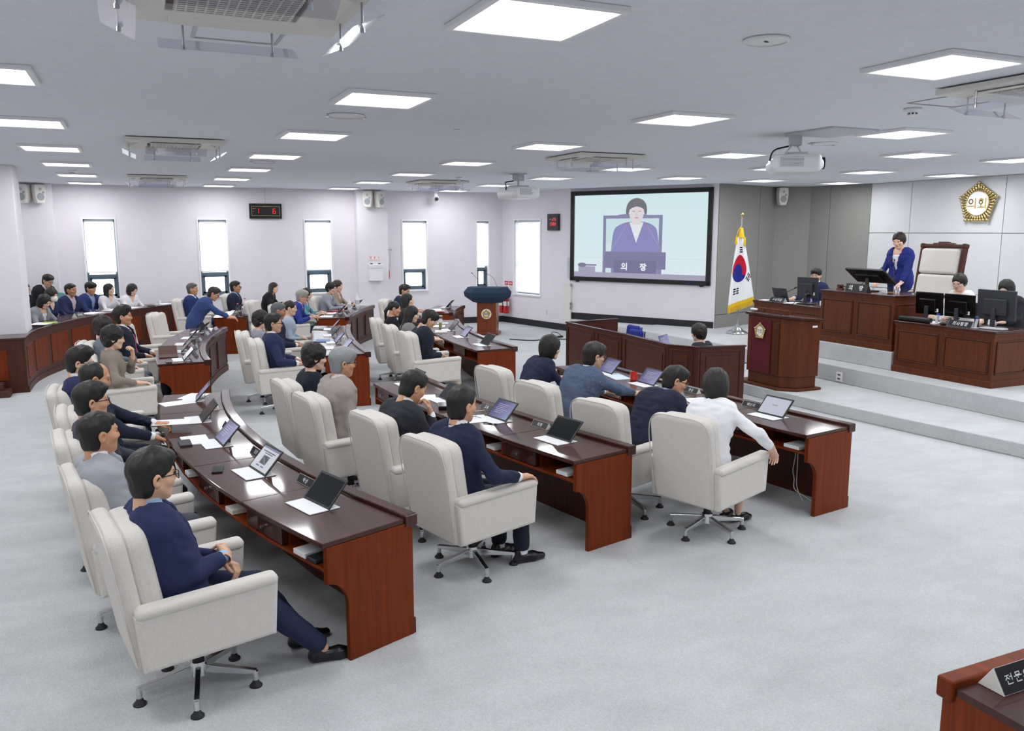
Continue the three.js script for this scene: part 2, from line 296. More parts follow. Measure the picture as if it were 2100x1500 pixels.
const VERT = { 'ㅏ': [[0.3, 0, 0.3, 1], [0.3, 0.47, 0.95, 0.47]], 'ㅐ': [[0.15, 0.05, 0.15, 0.95], [0.15, 0.5, 0.7, 0.5], [0.75, 0, 0.75, 1]], 'ㅓ': [[0.7, 0, 0.7, 1], [0.0, 0.45, 0.7, 0.45]], 'ㅕ': [[0.7, 0, 0.7, 1], [0.0, 0.3, 0.7, 0.3], [0, 0.6, 0.7, 0.6]], 'ㅣ': [[0.5, 0, 0.5, 1]], 'ㅔ': [[0.5, 0, 0.5, 1], [0, 0.45, 0.5, 0.45], [0.9, 0, 0.9, 1]], 'ㅖ': [[0.5, 0, 0.5, 1], [0, 0.3, 0.5, 0.3], [0, 0.6, 0.5, 0.6], [0.9, 0, 0.9, 1]] };
const HORZ = { 'ㅗ': [[0.5, 0.05, 0.5, 0.75], [0, 0.8, 1, 0.8]], 'ㅛ': [[0.32, 0.05, 0.32, 0.8], [0.68, 0.05, 0.68, 0.8], [0, 0.8, 1, 0.8]], 'ㅜ': [[0, 0.25, 1, 0.25], [0.5, 0.25, 0.5, 1]], 'ㅡ': [[0, 0.5, 1, 0.5]], 'ㅠ': [[0, 0.2, 1, 0.2], [0.33, 0.2, 0.33, 1], [0.67, 0.2, 0.67, 1]] };
const DUAL = { 'ㅘ': ['ㅗ', 'ㅏ'], 'ㅚ': ['ㅗ', 'ㅣ'], 'ㅟ': ['ㅜ', 'ㅣ'], 'ㅢ': ['ㅡ', 'ㅣ'], 'ㅝ': ['ㅜ', 'ㅓ'] };
function hangul(ch) {                                       // strokes of one syllable in a unit square, y down
  const n = ch.charCodeAt(0) - 0xac00, out = [];
  const I = INIT[Math.floor(n / 588)], W = VOW[Math.floor((n % 588) / 28)], F = FIN[n % 28], fin = F !== ' ';
  const put = (list, x0, y0, x1, y1) => { for (let i = 0; i < list.length; i++) { const s = list[i]; if (s === 'o') { const [cx, cy, r] = list.slice(i + 1, i + 4), q = []; for (let k = 0; k <= 16; k++) q.push(lerp(x0, x1, cx + r * Math.cos(k * Math.PI / 8)), lerp(y0, y1, cy + r * Math.sin(k * Math.PI / 8))); out.push(q); i += 3; } else out.push(s.map((v, k) => (k % 2 ? lerp(y0, y1, v) : lerp(x0, x1, v)))); } };
  const b = fin ? 0.6 : 1;
  if (DUAL[W]) { put(JAMO[I], 0.08, 0.02, 0.6, b * 0.55); put(HORZ[DUAL[W][0]], 0.0, b * 0.55, 0.7, b * 0.98); put(VERT[DUAL[W][1]], 0.72, 0, 1, b); }
  else if (HORZ[W]) { put(JAMO[I], 0.18, 0.0, 0.82, b * 0.55); put(HORZ[W], 0.0, b * 0.55, 1, b); }
  else { put(JAMO[I], 0.04, b * 0.1, 0.58, b * 0.88); put(VERT[W], 0.64, 0, 1, b); }
  if (fin) put(JAMO[F] || JAMO['ㄱ'], 0.18, 0.64, 0.88, 1);
  return out;
}
function drawHangul(ctx, text, x, y, size, gap, color, lw, slant = 0) {
  ctx.strokeStyle = color; ctx.lineWidth = lw; ctx.lineCap = 'round'; ctx.lineJoin = 'round';
  [...text].forEach((ch, i) => { if (ch === ' ') return; for (const s of hangul(ch)) { ctx.beginPath(); for (let k = 0; k < s.length; k += 2) { const px = x + i * (size + gap) + s[k] * size + slant * (1 - s[k + 1]) * size, py = y + s[k + 1] * size; k ? ctx.lineTo(px, py) : ctx.moveTo(px, py); } ctx.stroke(); } });
}
function hangulMesh(text, size, z, w, depth) {              // raised letters, centred
  const gs = [], N = text.length, gap = size * 0.16, x0 = -(N * size + (N - 1) * gap) / 2;
  [...text].forEach((ch, i) => { for (const s of hangul(ch)) for (let k = 0; k + 3 < s.length; k += 2) { const X0 = x0 + i * (size + gap) + s[k] * size, Y0 = (0.5 - s[k + 1]) * size, X1 = x0 + i * (size + gap) + s[k + 2] * size, Y1 = (0.5 - s[k + 3]) * size, L = Math.hypot(X1 - X0, Y1 - Y0) + w; gs.push(box(L, w, depth, (X0 + X1) / 2, (Y0 + Y1) / 2, z, 0, 0, Math.atan2(Y1 - Y0, X1 - X0))); } });
  return join(gs);
}
function canvasTex(w, h, draw) { const c = document.createElement('canvas'); c.width = w; c.height = h; draw(c.getContext('2d'), w, h); const t = new THREE.CanvasTexture(c); t.colorSpace = THREE.SRGBColorSpace; t.magFilter = THREE.LinearFilter; return t; }
// flat printed face: a plane w by h facing +z
const plane = (w, h, x = 0, y = 0, z = 0, rx = 0, ry = 0, rz = 0) => at(norm(new THREE.PlaneGeometry(w, h)), x, y, z, rx, ry, rz);
// ---------------------------------------------------------------- curved member desks
const polar = (c, r, a) => [c[0] - r * Math.cos(a), c[1] + r * Math.sin(a)];
function arcPoly(c, r0, r1, a0, a1, n = 8) { const p = []; for (let i = 0; i <= n; i++) p.push(polar(c, r1, lerp(a0, a1, i / n))); for (let i = n; i >= 0; i--) p.push(polar(c, r0, lerp(a0, a1, i / n))); return p; }
const arcSlab = (c, r0, r1, a0, a1, y0, y1, b = 0, n = 8) => slab(arcPoly(c, r0, r1, a0, a1, n), y0, y1, b);
const radial = (g, c, a) => turned(g, Math.atan2(Math.sin(a), -Math.cos(a)), V(c[0], 0, c[1]));
const DT = 0.74;                                            // desk height
const desks = {};
function arcDesk(id, label, c, Ru, Z0, Z1, n) {
  const a0 = Math.asin((Z0 - c[1]) / Ru), a1 = Math.asin((Z1 - c[1]) / Ru), Rf = Ru - 0.6, da = (a1 - a0) / n, g = thing('curved_desk', label, 'desk', null, 0, 'curved wooden member desks');
  const e = 0.002 / Ru, ew = 0.032 / Ru;
  for (let i = 0; i < n; i++) {
    const s0 = a0 + da * i + e, s1 = a0 + da * (i + 1) - e;
    part('top_panel', arcSlab(c, Rf + 0.055, Ru + 0.02, s0, s1, DT - 0.03, DT, 0.005), M.woodTop, g);
    const m = 0.07 / Ru;
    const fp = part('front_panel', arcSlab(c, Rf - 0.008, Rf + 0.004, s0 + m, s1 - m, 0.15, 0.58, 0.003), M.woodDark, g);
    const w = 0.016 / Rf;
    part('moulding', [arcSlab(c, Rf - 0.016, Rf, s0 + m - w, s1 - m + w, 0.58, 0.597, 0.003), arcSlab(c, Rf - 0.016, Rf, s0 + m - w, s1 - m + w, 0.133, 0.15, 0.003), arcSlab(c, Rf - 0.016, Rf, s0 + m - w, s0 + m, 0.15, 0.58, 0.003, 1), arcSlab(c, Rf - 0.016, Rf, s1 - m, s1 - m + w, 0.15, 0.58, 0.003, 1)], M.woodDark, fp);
    part('divider', radial(box(0.33, 0.15, 0.018, Ru - 0.18, DT - 0.105, 0), c, s0 + (i ? 0 : ew)), M.wood, g);
    const mid = lerp(s0, s1, 0.5);
    part('divider', radial(box(0.3, 0.15, 0.014, Ru - 0.2, DT - 0.105, 0), c, mid), M.wood, g);
    const dr = part('drawer', arcSlab(c, Ru - 0.3, Ru - 0.012, mid + 0.012 / Ru, s1 - 0.014 / Ru - (i === n - 1 ? ew : 0), DT - 0.155, DT - 0.04, 0.003, 4), M.woodTop, g);
    part('handle', radial(cyl(0.011, 0.011, 0.02, Ru, DT - 0.1, 0, 0, 0, Math.PI / 2, 10), c, lerp(mid, s1, 0.5)), M.steel, dr);
  }
  part('shelf_board', arcSlab(c, Ru - 0.36, Ru - 0.004, a0 + ew, a1 - ew, DT - 0.18, DT - 0.162, 0.003), M.wood, g);
  part('shelf_back', arcSlab(c, Ru - 0.36, Ru - 0.345, a0 + ew, a1 - ew, DT - 0.18, DT - 0.03), M.wood, g);
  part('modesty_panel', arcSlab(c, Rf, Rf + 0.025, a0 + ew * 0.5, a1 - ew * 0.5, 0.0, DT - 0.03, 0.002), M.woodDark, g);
  part('front_rail', arcSlab(c, Rf - 0.03, Rf + 0.055, a0 - 0.012 / Ru, a1 + 0.012 / Ru, DT - 0.055, DT + 0.022, 0.008), M.woodTop, g);
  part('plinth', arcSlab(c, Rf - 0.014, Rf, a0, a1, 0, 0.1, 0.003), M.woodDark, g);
  const s = new THREE.Shape(); s.moveTo(Rf, 0); s.lineTo(Rf, DT - 0.03); s.lineTo(Ru, DT - 0.03); s.lineTo(Ru, 0.5); s.bezierCurveTo(Ru - 0.06, 0.5, Ru - 0.13, 0.44, Ru - 0.135, 0.34); s.lineTo(Ru - 0.135, 0); s.lineTo(Rf, 0);
  for (const a of [a0, a1 - ew]) part('end_panel', radial(extr(s, 0.03, 0.003), c, a), M.wood, g);
  desks[id] = { c, Ru, Rf, a0, a1, n };
  return g;
}
arcDesk('A', 'long curved mahogany desk with a row of tablets before five men', [10.27, 8.07], 10.13, 4.35, 9.2, 5);
arcDesk('B', 'curved mahogany desk before the man with white socks and the man holding a phone', [19.11, 9.39], 16.75, 5.24, 9.0, 4);
arcDesk('C', 'curved mahogany desk with a red mug before the woman in white', [25, 8.5], 20.25, 5.14, 9.2, 4);
arcDesk('D', 'curved mahogany desk with a brown folder before the man in a pink tie', [11.21, 11.85], 11.02, 11.4, 15.5, 5);
arcDesk('F', 'curved mahogany desk with a clear water bottle on its corner', [19.1, 10.5], 16.83, 11.3, 15.0, 4);
arcDesk('G', 'curved mahogany desk with a clear tumbler beside the green-topped lectern', [15.5, 11.4], 11.13, 10.9, 15.1, 4);
arcDesk('E', 'curved mahogany desk that a man in a blue jacket leans on', [10.9, 16.0], 9.63, 17.3, 19.05, 2);
arcDesk('J', 'curved mahogany desk with two white bottles and a red folder', [11.5, 13.9], 8.68, 16.3, 18.9, 4);
arcDesk('H', 'short curved mahogany desk with an open ring binder below the back window', [13.26, 13.0], 8.6, 16.4, 18.0, 2);
// place on a desk: t along it (0 near end, 1 far end), d from the user edge towards the front, heading to the user
function onDesk(id, t, d, y = DT) { const k = desks[id], a = lerp(k.a0, k.a1, t), p = polar(k.c, k.Ru - d, a); return { pos: V(p[0], y, p[1]), turn: headingTo(-Math.cos(a), Math.sin(a)) }; }

// ---------------------------------------------------------------- curved public desk on the left with its raised panels
const gal = { pts: [] };
{
  const ctrl = [[-1.60, 14.35], [-1.56, 15.4], [-1.3, 16.45], [-0.76, 17.7], [0.15, 19.05], [1.15, 20.1]];
  const cv = new THREE.CatmullRomCurve3(ctrl.map(([x, z]) => new THREE.Vector3(x, 0, z)));
  const N = 40, P = cv.getSpacedPoints(N), nrm = P.map((p, i) => { const t = cv.getTangentAt(i / N); return [t.z, -t.x]; });   // towards the chamber
  const strip = (i0, i1, o0, o1) => { const q = []; for (let i = i0; i <= i1; i++) q.push([P[i].x + nrm[i][0] * o1, P[i].z + nrm[i][1] * o1]); for (let i = i1; i >= i0; i--) q.push([P[i].x + nrm[i][0] * o0, P[i].z + nrm[i][1] * o0]); return q; };
  const g = thing('public_desk', 'long curved wooden desk with raised panels below the back windows', 'desk');
  const T = 0.84;
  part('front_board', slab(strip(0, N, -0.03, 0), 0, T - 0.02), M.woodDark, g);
  part('front_board', box(3.6, T - 0.02, 0.03, -3.4, (T - 0.02) / 2, -14.365), M.woodDark, g);
  part('top_board', [slab(strip(0, 12, -0.02, 0.02), T - 0.03, T, 0.006), slab(strip(11, N, -0.55, 0.02), T - 0.03, T, 0.006)], M.woodTop, g);
  part('top_board', box(3.6, 0.03, 0.55, -3.38, T - 0.016, -14.6), M.woodTop, g);
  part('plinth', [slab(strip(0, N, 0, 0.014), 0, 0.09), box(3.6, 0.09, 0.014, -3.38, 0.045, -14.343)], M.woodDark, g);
  for (let i = 1; i + 4 <= N; i += 5) {
    const pn = part('raised_panel', slab(strip(i, i + 4, -0.002, 0.008), 0.2, 0.66, 0.003), M.wood, g);
    for (const y of [0.66, 0.183]) part('moulding', slab(strip(i, i + 4, -0.002, 0.016), y, y + 0.017, 0.003), M.wood, pn);
  }
  for (const x of [-2.2, -3.1, -4.0]) part('raised_panel', rbox(0.72, 0.46, 0.016, 0.004, x, 0.43, -14.342), M.wood, g);
  gal.at = (i, o) => [P[i].x + nrm[i][0] * o, P[i].z + nrm[i][1] * o]; gal.n = nrm; gal.T = T;
  single('wooden_step', [rbox(0.3, 0.1, 0.3, 0.01, -1.95, 0.05, -14.13), rbox(0.22, 0.1, 0.22, 0.01, -2.0, 0.15, -14.17)], M.wood2, 'small stepped brown wooden block at the foot of the public desk', 'step');
}

// ---------------------------------------------------------------- white linen swivel armchair
function roundTop(w, h, r, rb = 0.03) { const s = new THREE.Shape(); s.moveTo(-w / 2 + rb, 0); s.lineTo(w / 2 - rb, 0); s.quadraticCurveTo(w / 2, 0, w / 2, rb); s.lineTo(w / 2, h - r); s.quadraticCurveTo(w / 2, h, w / 2 - r, h); s.quadraticCurveTo(0, h + 0.012, -w / 2 + r, h); s.quadraticCurveTo(-w / 2, h, -w / 2, h - r); s.lineTo(-w / 2, rb); s.quadraticCurveTo(-w / 2, 0, -w / 2 + rb, 0); return s; }
const CH = { seat: 0.475, arm: 0.66 };
function makeChair() {
  const g = new THREE.Group(); g.name = 'swivel_armchair'; g.userData = { label: '', category: 'chair', baseName: 'swivel_armchair' };
  const tilt = -0.15;
  const back = part('backrest', at(extr(roundTop(0.56, 0.715, 0.1), 0.02, 0.036, 4), 0, 0.31, -0.305, tilt), M.linen, g);
  part('seam', at(tube([[-0.277, 0.03, -0.03], [-0.277, 0.63, -0.03], [-0.22, 0.705, -0.03], [0, 0.722, -0.03], [0.22, 0.705, -0.03], [0.277, 0.63, -0.03], [0.277, 0.03, -0.03]], 0.004, 60, 5), 0, 0.31, -0.305, tilt), M.linen, back);
  const cu = part('back_cushion', at(extr(roundTop(0.51, 0.525, 0.1), 0.035, 0.045, 4), 0, 0.49, -0.25, tilt), M.linen, g);
  for (const [x, y] of [[-0.12, 0.38], [0.12, 0.38], [0, 0.27], [-0.12, 0.16], [0.12, 0.16]]) part('button', at(sph(0.011, x, y, 0.079, 1, 1, 0.6, 8), 0, 0.49, -0.25, tilt), M.button, cu);
  part('seat_body', rbox(0.54, 0.14, 0.62, 0.03, 0, 0.385, 0.03), M.linen, g);
  part('seat_cushion', rbox(0.5, 0.11, 0.6, 0.045, 0, CH.seat - 0.045, 0.05, -0.03, 0, 0, 3), M.linen, g);
  for (const s of [-1, 1]) {
    const prof = [[-0.315, 0.315], [0.33, 0.345], [0.35, 0.64], [-0.345, 0.605]];
    const a = part('armrest', at(extr(prof, 0.03, 0.022, 3), s * 0.295 + 0.015, 0, 0, 0, -Math.PI / 2).translate(0, 0, 0), M.linen, g);
    part('arm_pad', rbox(0.1, 0.062, 0.69, 0.03, s * 0.295, 0.633, 0.005, -0.045, 0, 0, 3), M.linen, a);
  }
  part('column', [cyl(0.03, 0.03, 0.2, 0, 0.22, 0), cyl(0.022, 0.022, 0.1, 0, 0.12, 0)], M.black, g);
  part('mechanism', [rbox(0.2, 0.05, 0.26, 0.01, 0, 0.295, 0), rod([0.05, 0.29, 0.05], [0.3, 0.265, 0.1], 0.006), rbox(0.06, 0.008, 0.03, 0.003, 0.31, 0.264, 0.1, 0, 0.3)], M.black, g);
  part('hub', cyl(0.042, 0.05, 0.075, 0, 0.115, 0), M.chrome, g);
  for (let i = 0; i < 5; i++) {
    const th = i * Math.PI * 2 / 5 + 0.35, L = 0.31;
    const prof = [[0.03, 0.135], [L, 0.098], [L, 0.074], [0.03, 0.085]];
    const leg = part('leg', at(join([at(extr(prof, 0.022, 0.004), 0, 0, -0.011), cyl(0.016, 0.016, 0.05, L - 0.008, 0.064, 0, 0, 0, 0, 12)]), 0, 0, 0, 0, th), M.chrome, g);
    part('glide', at(lathe([[0.001, 0], [0.034, 0], [0.034, 0.008], [0.02, 0.022], [0.012, 0.045], [0.001, 0.045]], 16), (L - 0.008) * Math.cos(th), 0, -(L - 0.008) * Math.sin(th)), M.rubber, leg);
    if (i === 3) part('asset_label', at(join([box(0.075, 0.014, 0.001, 0.2, 0.098, 0.0125, 0, 0, -0.11), box(0.075, 0.014, 0.001, 0.2, 0.098, -0.0125, 0, 0, -0.11)]), 0, 0, 0, 0, th), M.paper, leg);
  }
  return g;
}
const chairProto = makeChair();
function chair(X, Z, deg, label, group = 'white swivel armchairs at the member desks') {     // deg: facing, 0 along +X, 90 away
  const c = chairProto.clone(); c.name = numbered('swivel_armchair'); c.userData = {}; scene.add(c);
  c.position.copy(V(X, 0, Z)); c.rotation.y = headingTo(Math.cos(deg * D2R), Math.sin(deg * D2R));
  return tag(c, label, 'chair', group);
}

// ---------------------------------------------------------------- panelled stage furniture
function panelFace(parent, m, w, h, cols, x0, y0, z, turn, pos, inset = 0.09) {      // framed panels on a face: local x along it, z outwards
  const cw = w / cols;
  for (let i = 0; i < cols; i++) {
    const cx = x0 + cw * (i + 0.5), pw = cw - inset * 1.3, ph = h - inset * 2, cy = y0 + h / 2;
    const place = (q) => turned(q, turn, pos);
    const p = part('panel', place(rbox(pw - 0.03, ph - 0.03, 0.012, 0.004, cx, cy, z + 0.004)), m, parent);
    const t = 0.018;
    part('moulding', place(join([rbox(pw, t, 0.018, 0.005, cx, cy + ph / 2, z + 0.006), rbox(pw, t, 0.018, 0.005, cx, cy - ph / 2, z + 0.006), rbox(t, ph, 0.018, 0.005, cx - pw / 2, cy, z + 0.006), rbox(t, ph, 0.018, 0.005, cx + pw / 2, cy, z + 0.006)])), M.woodDark, p);
  }
}
function stageDesk(name, label, X0, X1, Z0, Z1, y0, y1, cols) {       // box desk with its front to -X, users on +X
  const g = thing(name, label, 'desk');
  const w = Z1 - Z0, d = X1 - X0, cx = (X0 + X1) / 2, cz = (Z0 + Z1) / 2;
  part('body', [box(0.03, y1 - y0 - 0.03, w, X0 + 0.015, (y0 + y1 - 0.03) / 2, -cz), box(d - 0.03, y1 - y0 - 0.03, 0.03, cx + 0.015, (y0 + y1 - 0.03) / 2, -Z0 - 0.015), box(d - 0.03, y1 - y0 - 0.03, 0.03, cx + 0.015, (y0 + y1 - 0.03) / 2, -Z1 + 0.015)], M.woodStage, g);
  part('top_board', rbox(d + 0.05, 0.035, w + 0.05, 0.01, cx, y1 - 0.0175, -cz), M.woodTop, g);
  part('cornice', box(d + 0.02, 0.03, w + 0.02, cx, y1 - 0.05, -cz), M.woodStage, g);
  part('plinth', rbox(d + 0.03, 0.09, w + 0.03, 0.006, cx, y0 + 0.045, -cz), M.woodStage, g);
  panelFace(g, M.woodStage, w, y1 - y0 - 0.14, cols, -w / 2, y0 + 0.09, 0, -Math.PI / 2, V(X0, 0, cz));          // local z to -X
  panelFace(g, M.woodStage, d, y1 - y0 - 0.14, 1, -d / 2, y0 + 0.09, 0, 0, V(cx, 0, Z0));
  return g;
}
stageDesk('stage_desk', 'tall panelled wooden desk on the top step where the standing woman speaks', 10.0, 10.7, 8.7, 10.12, 0.68, 1.5, 2);
stageDesk('stage_desk', 'panelled wooden clerks desk with three monitors on the stage', 9.97, 10.66, 7.09, 8.62, 0.41, 1.15, 2);
stageDesk('stage_desk', 'low wooden side desk in front of the grey alcove on the stage', 10.3, 10.9, 10.2, 12.05, 0.33, 1.18, 2);

function emblem(name, label, pos, turn, R, parent) {                    // gold beaded five-lobed wreath with a white disc and two raised letters
  const g = parent ? new THREE.Group() : thing(name, label, 'emblem', pos, turn);
  if (parent) { g.name = 'emblem'; parent.add(g); g.position.copy(pos); g.rotation.y = turn; }
  const n = 35, beads = [], prof = (t) => { const k = ((t / (2 * Math.PI / 5)) % 1 + 1) % 1; const q = (k - 0.5) * 2 * Math.PI / 5; return R * 0.87 * Math.cos(Math.PI / 5) / Math.cos(q) * 1.08; };
  for (let i = 0; i < n; i++) {
    const t = i / n * Math.PI * 2 + Math.PI / 2, r1 = prof(t - Math.PI / 2), r0 = R * 0.58;
    const L = r1 - r0, c = (r0 + r1) / 2;
    const b = new THREE.SphereGeometry(1, 10, 7).scale(L * 0.62, R * 0.058, R * 0.075);
    beads.push(at(norm(b), c * Math.cos(t), c * Math.sin(t), R * 0.1, 0, 0, t));
    beads.push(sph(R * (i % 7 === 0 ? 0.09 : 0.072), r1 * Math.cos(t), r1 * Math.sin(t), R * 0.12, 1, 1, 1, 10));
  }
  part('wreath', [...beads, at(norm(new THREE.TorusGeometry(R * 0.57, R * 0.035, 8, 40)), 0, 0, R * 0.12)], M.gold, g);
  part('backing', cyl(R * 0.66, R * 0.66, R * 0.06, 0, 0, R * 0.03, Math.PI / 2, 0, 0, 40), M.gold, g);
  part('disc', cyl(R * 0.55, R * 0.55, R * 0.06, 0, 0, R * 0.1, Math.PI / 2, 0, 0, 40), M.white, g);
  part('lettering', hangulMesh('의회', R * 0.44, R * 0.13, R * 0.034, R * 0.05), M.goldFlat, g);
  return g;
}
// ---------------------------------------------------------------- smooth surfaces from joined distance fields
class Field {
  constructor(lo, hi, h) { this.lo = lo; this.h = h; this.n = [0, 1, 2].map((i) => Math.max(4, Math.ceil((hi[i] - lo[i]) / h) + 1)); this.f = new Float32Array(this.n[0] * this.n[1] * this.n[2]).fill(9); }
  each(b0, b1, fn) {
    const { lo, h, n, f } = this, i0 = [], i1 = [];
    for (let a = 0; a < 3; a++) { i0[a] = Math.max(0, Math.floor((b0[a] - lo[a]) / h)); i1[a] = Math.min(n[a] - 1, Math.ceil((b1[a] - lo[a]) / h)); }
    for (let k = i0[2]; k <= i1[2]; k++) for (let j = i0[1]; j <= i1[1]; j++) { let q = i0[0] + n[0] * (j + n[1] * k); const y = lo[1] + j * h, z = lo[2] + k * h; for (let i = i0[0]; i <= i1[0]; i++, q++) f[q] = fn(lo[0] + i * h, y, z, f[q]); }
    return this;
  }
  cap(a, b, ra, rb, k = 0.02, sub = false) {
    const m = Math.max(ra, rb) + k + 2.5 * this.h, ux = b[0] - a[0], uy = b[1] - a[1], uz = b[2] - a[2], L = ux * ux + uy * uy + uz * uz || 1e-9;
    return this.each([0, 1, 2].map((i) => Math.min(a[i], b[i]) - m), [0, 1, 2].map((i) => Math.max(a[i], b[i]) + m), (x, y, z, f) => {
      const px = x - a[0], py = y - a[1], pz = z - a[2]; let t = (px * ux + py * uy + pz * uz) / L; t = t < 0 ? 0 : t > 1 ? 1 : t;
      const dx = px - t * ux, dy = py - t * uy, dz = pz - t * uz, d = Math.sqrt(dx * dx + dy * dy + dz * dz) - (ra + (rb - ra) * t);
      return sub ? -smin(-f, d, k) : smin(f, d, k);
    });
  }
  ell(c, r, k = 0.02, sub = false, rz = 0) {
    const m = Math.max(...r) + k + 2.5 * this.h, cs = Math.cos(rz), sn = Math.sin(rz);
    return this.each(c.map((v) => v - m), c.map((v) => v + m), (x, y, z, f) => {
      let px = x - c[0], py = y - c[1]; const pz = z - c[2]; if (rz) { const q = px * cs + py * sn; py = -px * sn + py * cs; px = q; }
      const k0 = Math.hypot(px / r[0], py / r[1], pz / r[2]), k1 = Math.hypot(px / r[0] ** 2, py / r[1] ** 2, pz / r[2] ** 2), d = k1 > 1e-6 ? k0 * (k0 - 1) / k1 : -Math.min(...r);
      return sub ? -smin(-f, d, k) : smin(f, d, k);
    });
  }
  all(fn) { const hi = this.n.map((v, i) => this.lo[i] + v * this.h); return this.each(this.lo, hi, fn); }
  near(fn, w = 3) { const lim = w * this.h; return this.all((x, y, z, f) => (Math.abs(f) < lim ? fn(x, y, z, f) : f)); }
  mesh() {
    const { lo, h, n, f } = this, [nx, ny, nz] = n, id = new Int32Array(f.length).fill(-1), pos = [], idx = [];
    const o = [0, 1, nx, nx + 1, nx * ny, nx * ny + 1, nx * ny + nx, nx * ny + nx + 1], E = [[0, 1], [2, 3], [4, 5], [6, 7], [0, 2], [1, 3], [4, 6], [5, 7], [0, 4], [1, 5], [2, 6], [3, 7]];
    for (let k = 0; k < nz - 1; k++) for (let j = 0; j < ny - 1; j++) for (let i = 0; i < nx - 1; i++) {
      const q = i + nx * (j + ny * k); let neg = 0; for (let c = 0; c < 8; c++) if (f[q + o[c]] < 0) neg++;
      if (neg === 0 || neg === 8) continue;
      let x = 0, y = 0, z = 0, m = 0;
      for (const [a, b] of E) { const fa = f[q + o[a]], fb = f[q + o[b]]; if ((fa < 0) === (fb < 0)) continue; const t = fa / (fa - fb); x += (a & 1) + t * ((b & 1) - (a & 1)); y += ((a >> 1) & 1) + t * (((b >> 1) & 1) - ((a >> 1) & 1)); z += (a >> 2) + t * ((b >> 2) - (a >> 2)); m++; }
      id[q] = pos.length / 3; pos.push(lo[0] + (i + x / m) * h, lo[1] + (j + y / m) * h, lo[2] + (k + z / m) * h);
    }
    const S = [1, nx, nx * ny];
    for (let k = 1; k < nz - 1; k++) for (let j = 1; j < ny - 1; j++) for (let i = 1; i < nx - 1; i++) {
      const q = i + nx * (j + ny * k), a = f[q] < 0;
      for (let d = 0; d < 3; d++) {
        if (a === (f[q + S[d]] < 0)) continue;
        const u = S[(d + 1) % 3], v = S[(d + 2) % 3], A = id[q], B = id[q - u], C = id[q - u - v], D = id[q - v];
        if (A < 0 || B < 0 || C < 0 || D < 0) continue;
        if (a) idx.push(A, B, C, A, C, D); else idx.push(A, C, B, A, D, C);
      }
    }
    const g = new THREE.BufferGeometry(), uv = new Float32Array(pos.length / 3 * 2);
    for (let i = 0; i < pos.length / 3; i++) { uv[2 * i] = pos[3 * i] + 0.55 * pos[3 * i + 2]; uv[2 * i + 1] = pos[3 * i + 1] + 0.45 * pos[3 * i + 2]; }
    g.setAttribute('position', new THREE.Float32BufferAttribute(pos, 3)); g.setAttribute('uv', new THREE.BufferAttribute(uv, 2)); g.setIndex(idx); g.computeVertexNormals();
    return g;
  }
}
function smin(a, b, k) { const d = a - b; if (d > k) return b; if (d < -k) return a; const h = (k - Math.abs(d)) / k; return Math.min(a, b) - h * h * k * 0.25; }
const tint = (g, fn) => { const p = g.attributes.position, c = new Float32Array(p.count * 3); for (let i = 0; i < p.count; i++) { const v = fn ? fn(p.getX(i), p.getY(i), p.getZ(i)) : [1, 1, 1]; c[3 * i] = v[0]; c[3 * i + 1] = v[1]; c[3 * i + 2] = v[2]; } g.setAttribute('color', new THREE.BufferAttribute(c, 3)); return g; };

// ---------------------------------------------------------------- heads, hair and hands in their own axes (face to +z, y up; hand along +z, palm down)
const cache = new Map();
const cached = (key, make) => { if (!cache.has(key)) cache.set(key, make()); return cache.get(key); };
function headGeo(fem, h) {
  return cached('head' + fem + h, () => {
    const F = new Field([-0.11, -0.17, -0.14], [0.11, 0.14, 0.14], h), j = fem ? 0.9 : 1;
    F.ell([0, 0.03, -0.012], [0.076, 0.086, 0.094], 0.01);
    F.ell([0, -0.03, 0.022], [0.062 * j, 0.074, 0.066], 0.03);
    F.cap([0, -0.09, 0.05], [0, -0.092, 0.058], 0.022 * j, 0.02 * j, 0.03);
    for (const s of [-1, 1]) {
      F.cap([s * 0.052 * j, -0.045, 0], [s * 0.02, -0.09, 0.052], 0.017, 0.016, 0.025);
      F.cap([s * 0.045, -0.022, 0.058], [s * 0.05, -0.018, 0.045], 0.018, 0.018, 0.025);
      F.ell([s * 0.079, -0.008, -0.012], [0.010, 0.032, 0.02], 0.008, false, s * -0.15);
      F.ell([s * 0.083, -0.006, -0.008], [0.006, 0.018, 0.010], 0.005, true);
    }
    F.cap([-0.034, 0.026, 0.071], [0.034, 0.026, 0.071], 0.013, 0.013, 0.02);
    for (const s of [-1, 1]) F.ell([s * 0.031, 0.005, 0.098], [0.019, 0.011, 0.02], 0.012, true);
    F.cap([0, 0.014, 0.08], [0, -0.026, 0.094], 0.008, 0.0125, 0.012);
    for (const s of [-1, 1]) F.cap([s * 0.011, -0.03, 0.086], [s * 0.013, -0.031, 0.082], 0.0085, 0.007, 0.008);
    F.cap([-0.016, -0.0565, 0.073], [0.016, -0.0565, 0.073], 0.005, 0.005, 0.01);
    F.cap([0, -0.0555, 0.078], [0, -0.0555, 0.079], 0.006, 0.006, 0.01);
    F.cap([-0.011, -0.067, 0.075], [0.011, -0.067, 0.075], 0.0062, 0.0062, 0.01);
    F.cap([-0.02, -0.0612, 0.088], [0.02, -0.0612, 0.088], 0.0028, 0.0028, 0.004, true);
    F.cap([0, -0.06, -0.03], [0, -0.16, -0.04], 0.052 * j, 0.052 * j, 0.03);
    return tint(F.mesh(), (x, y, z) => {
      if (z > 0.066 && y < -0.051 && y > -0.073 && Math.abs(x) < 0.021 - Math.abs(y + 0.0615) * 0.9) return fem ? [0.86, 0.5, 0.5] : [0.9, 0.72, 0.7];
      return [1, 1, 1];
    });
  });
}
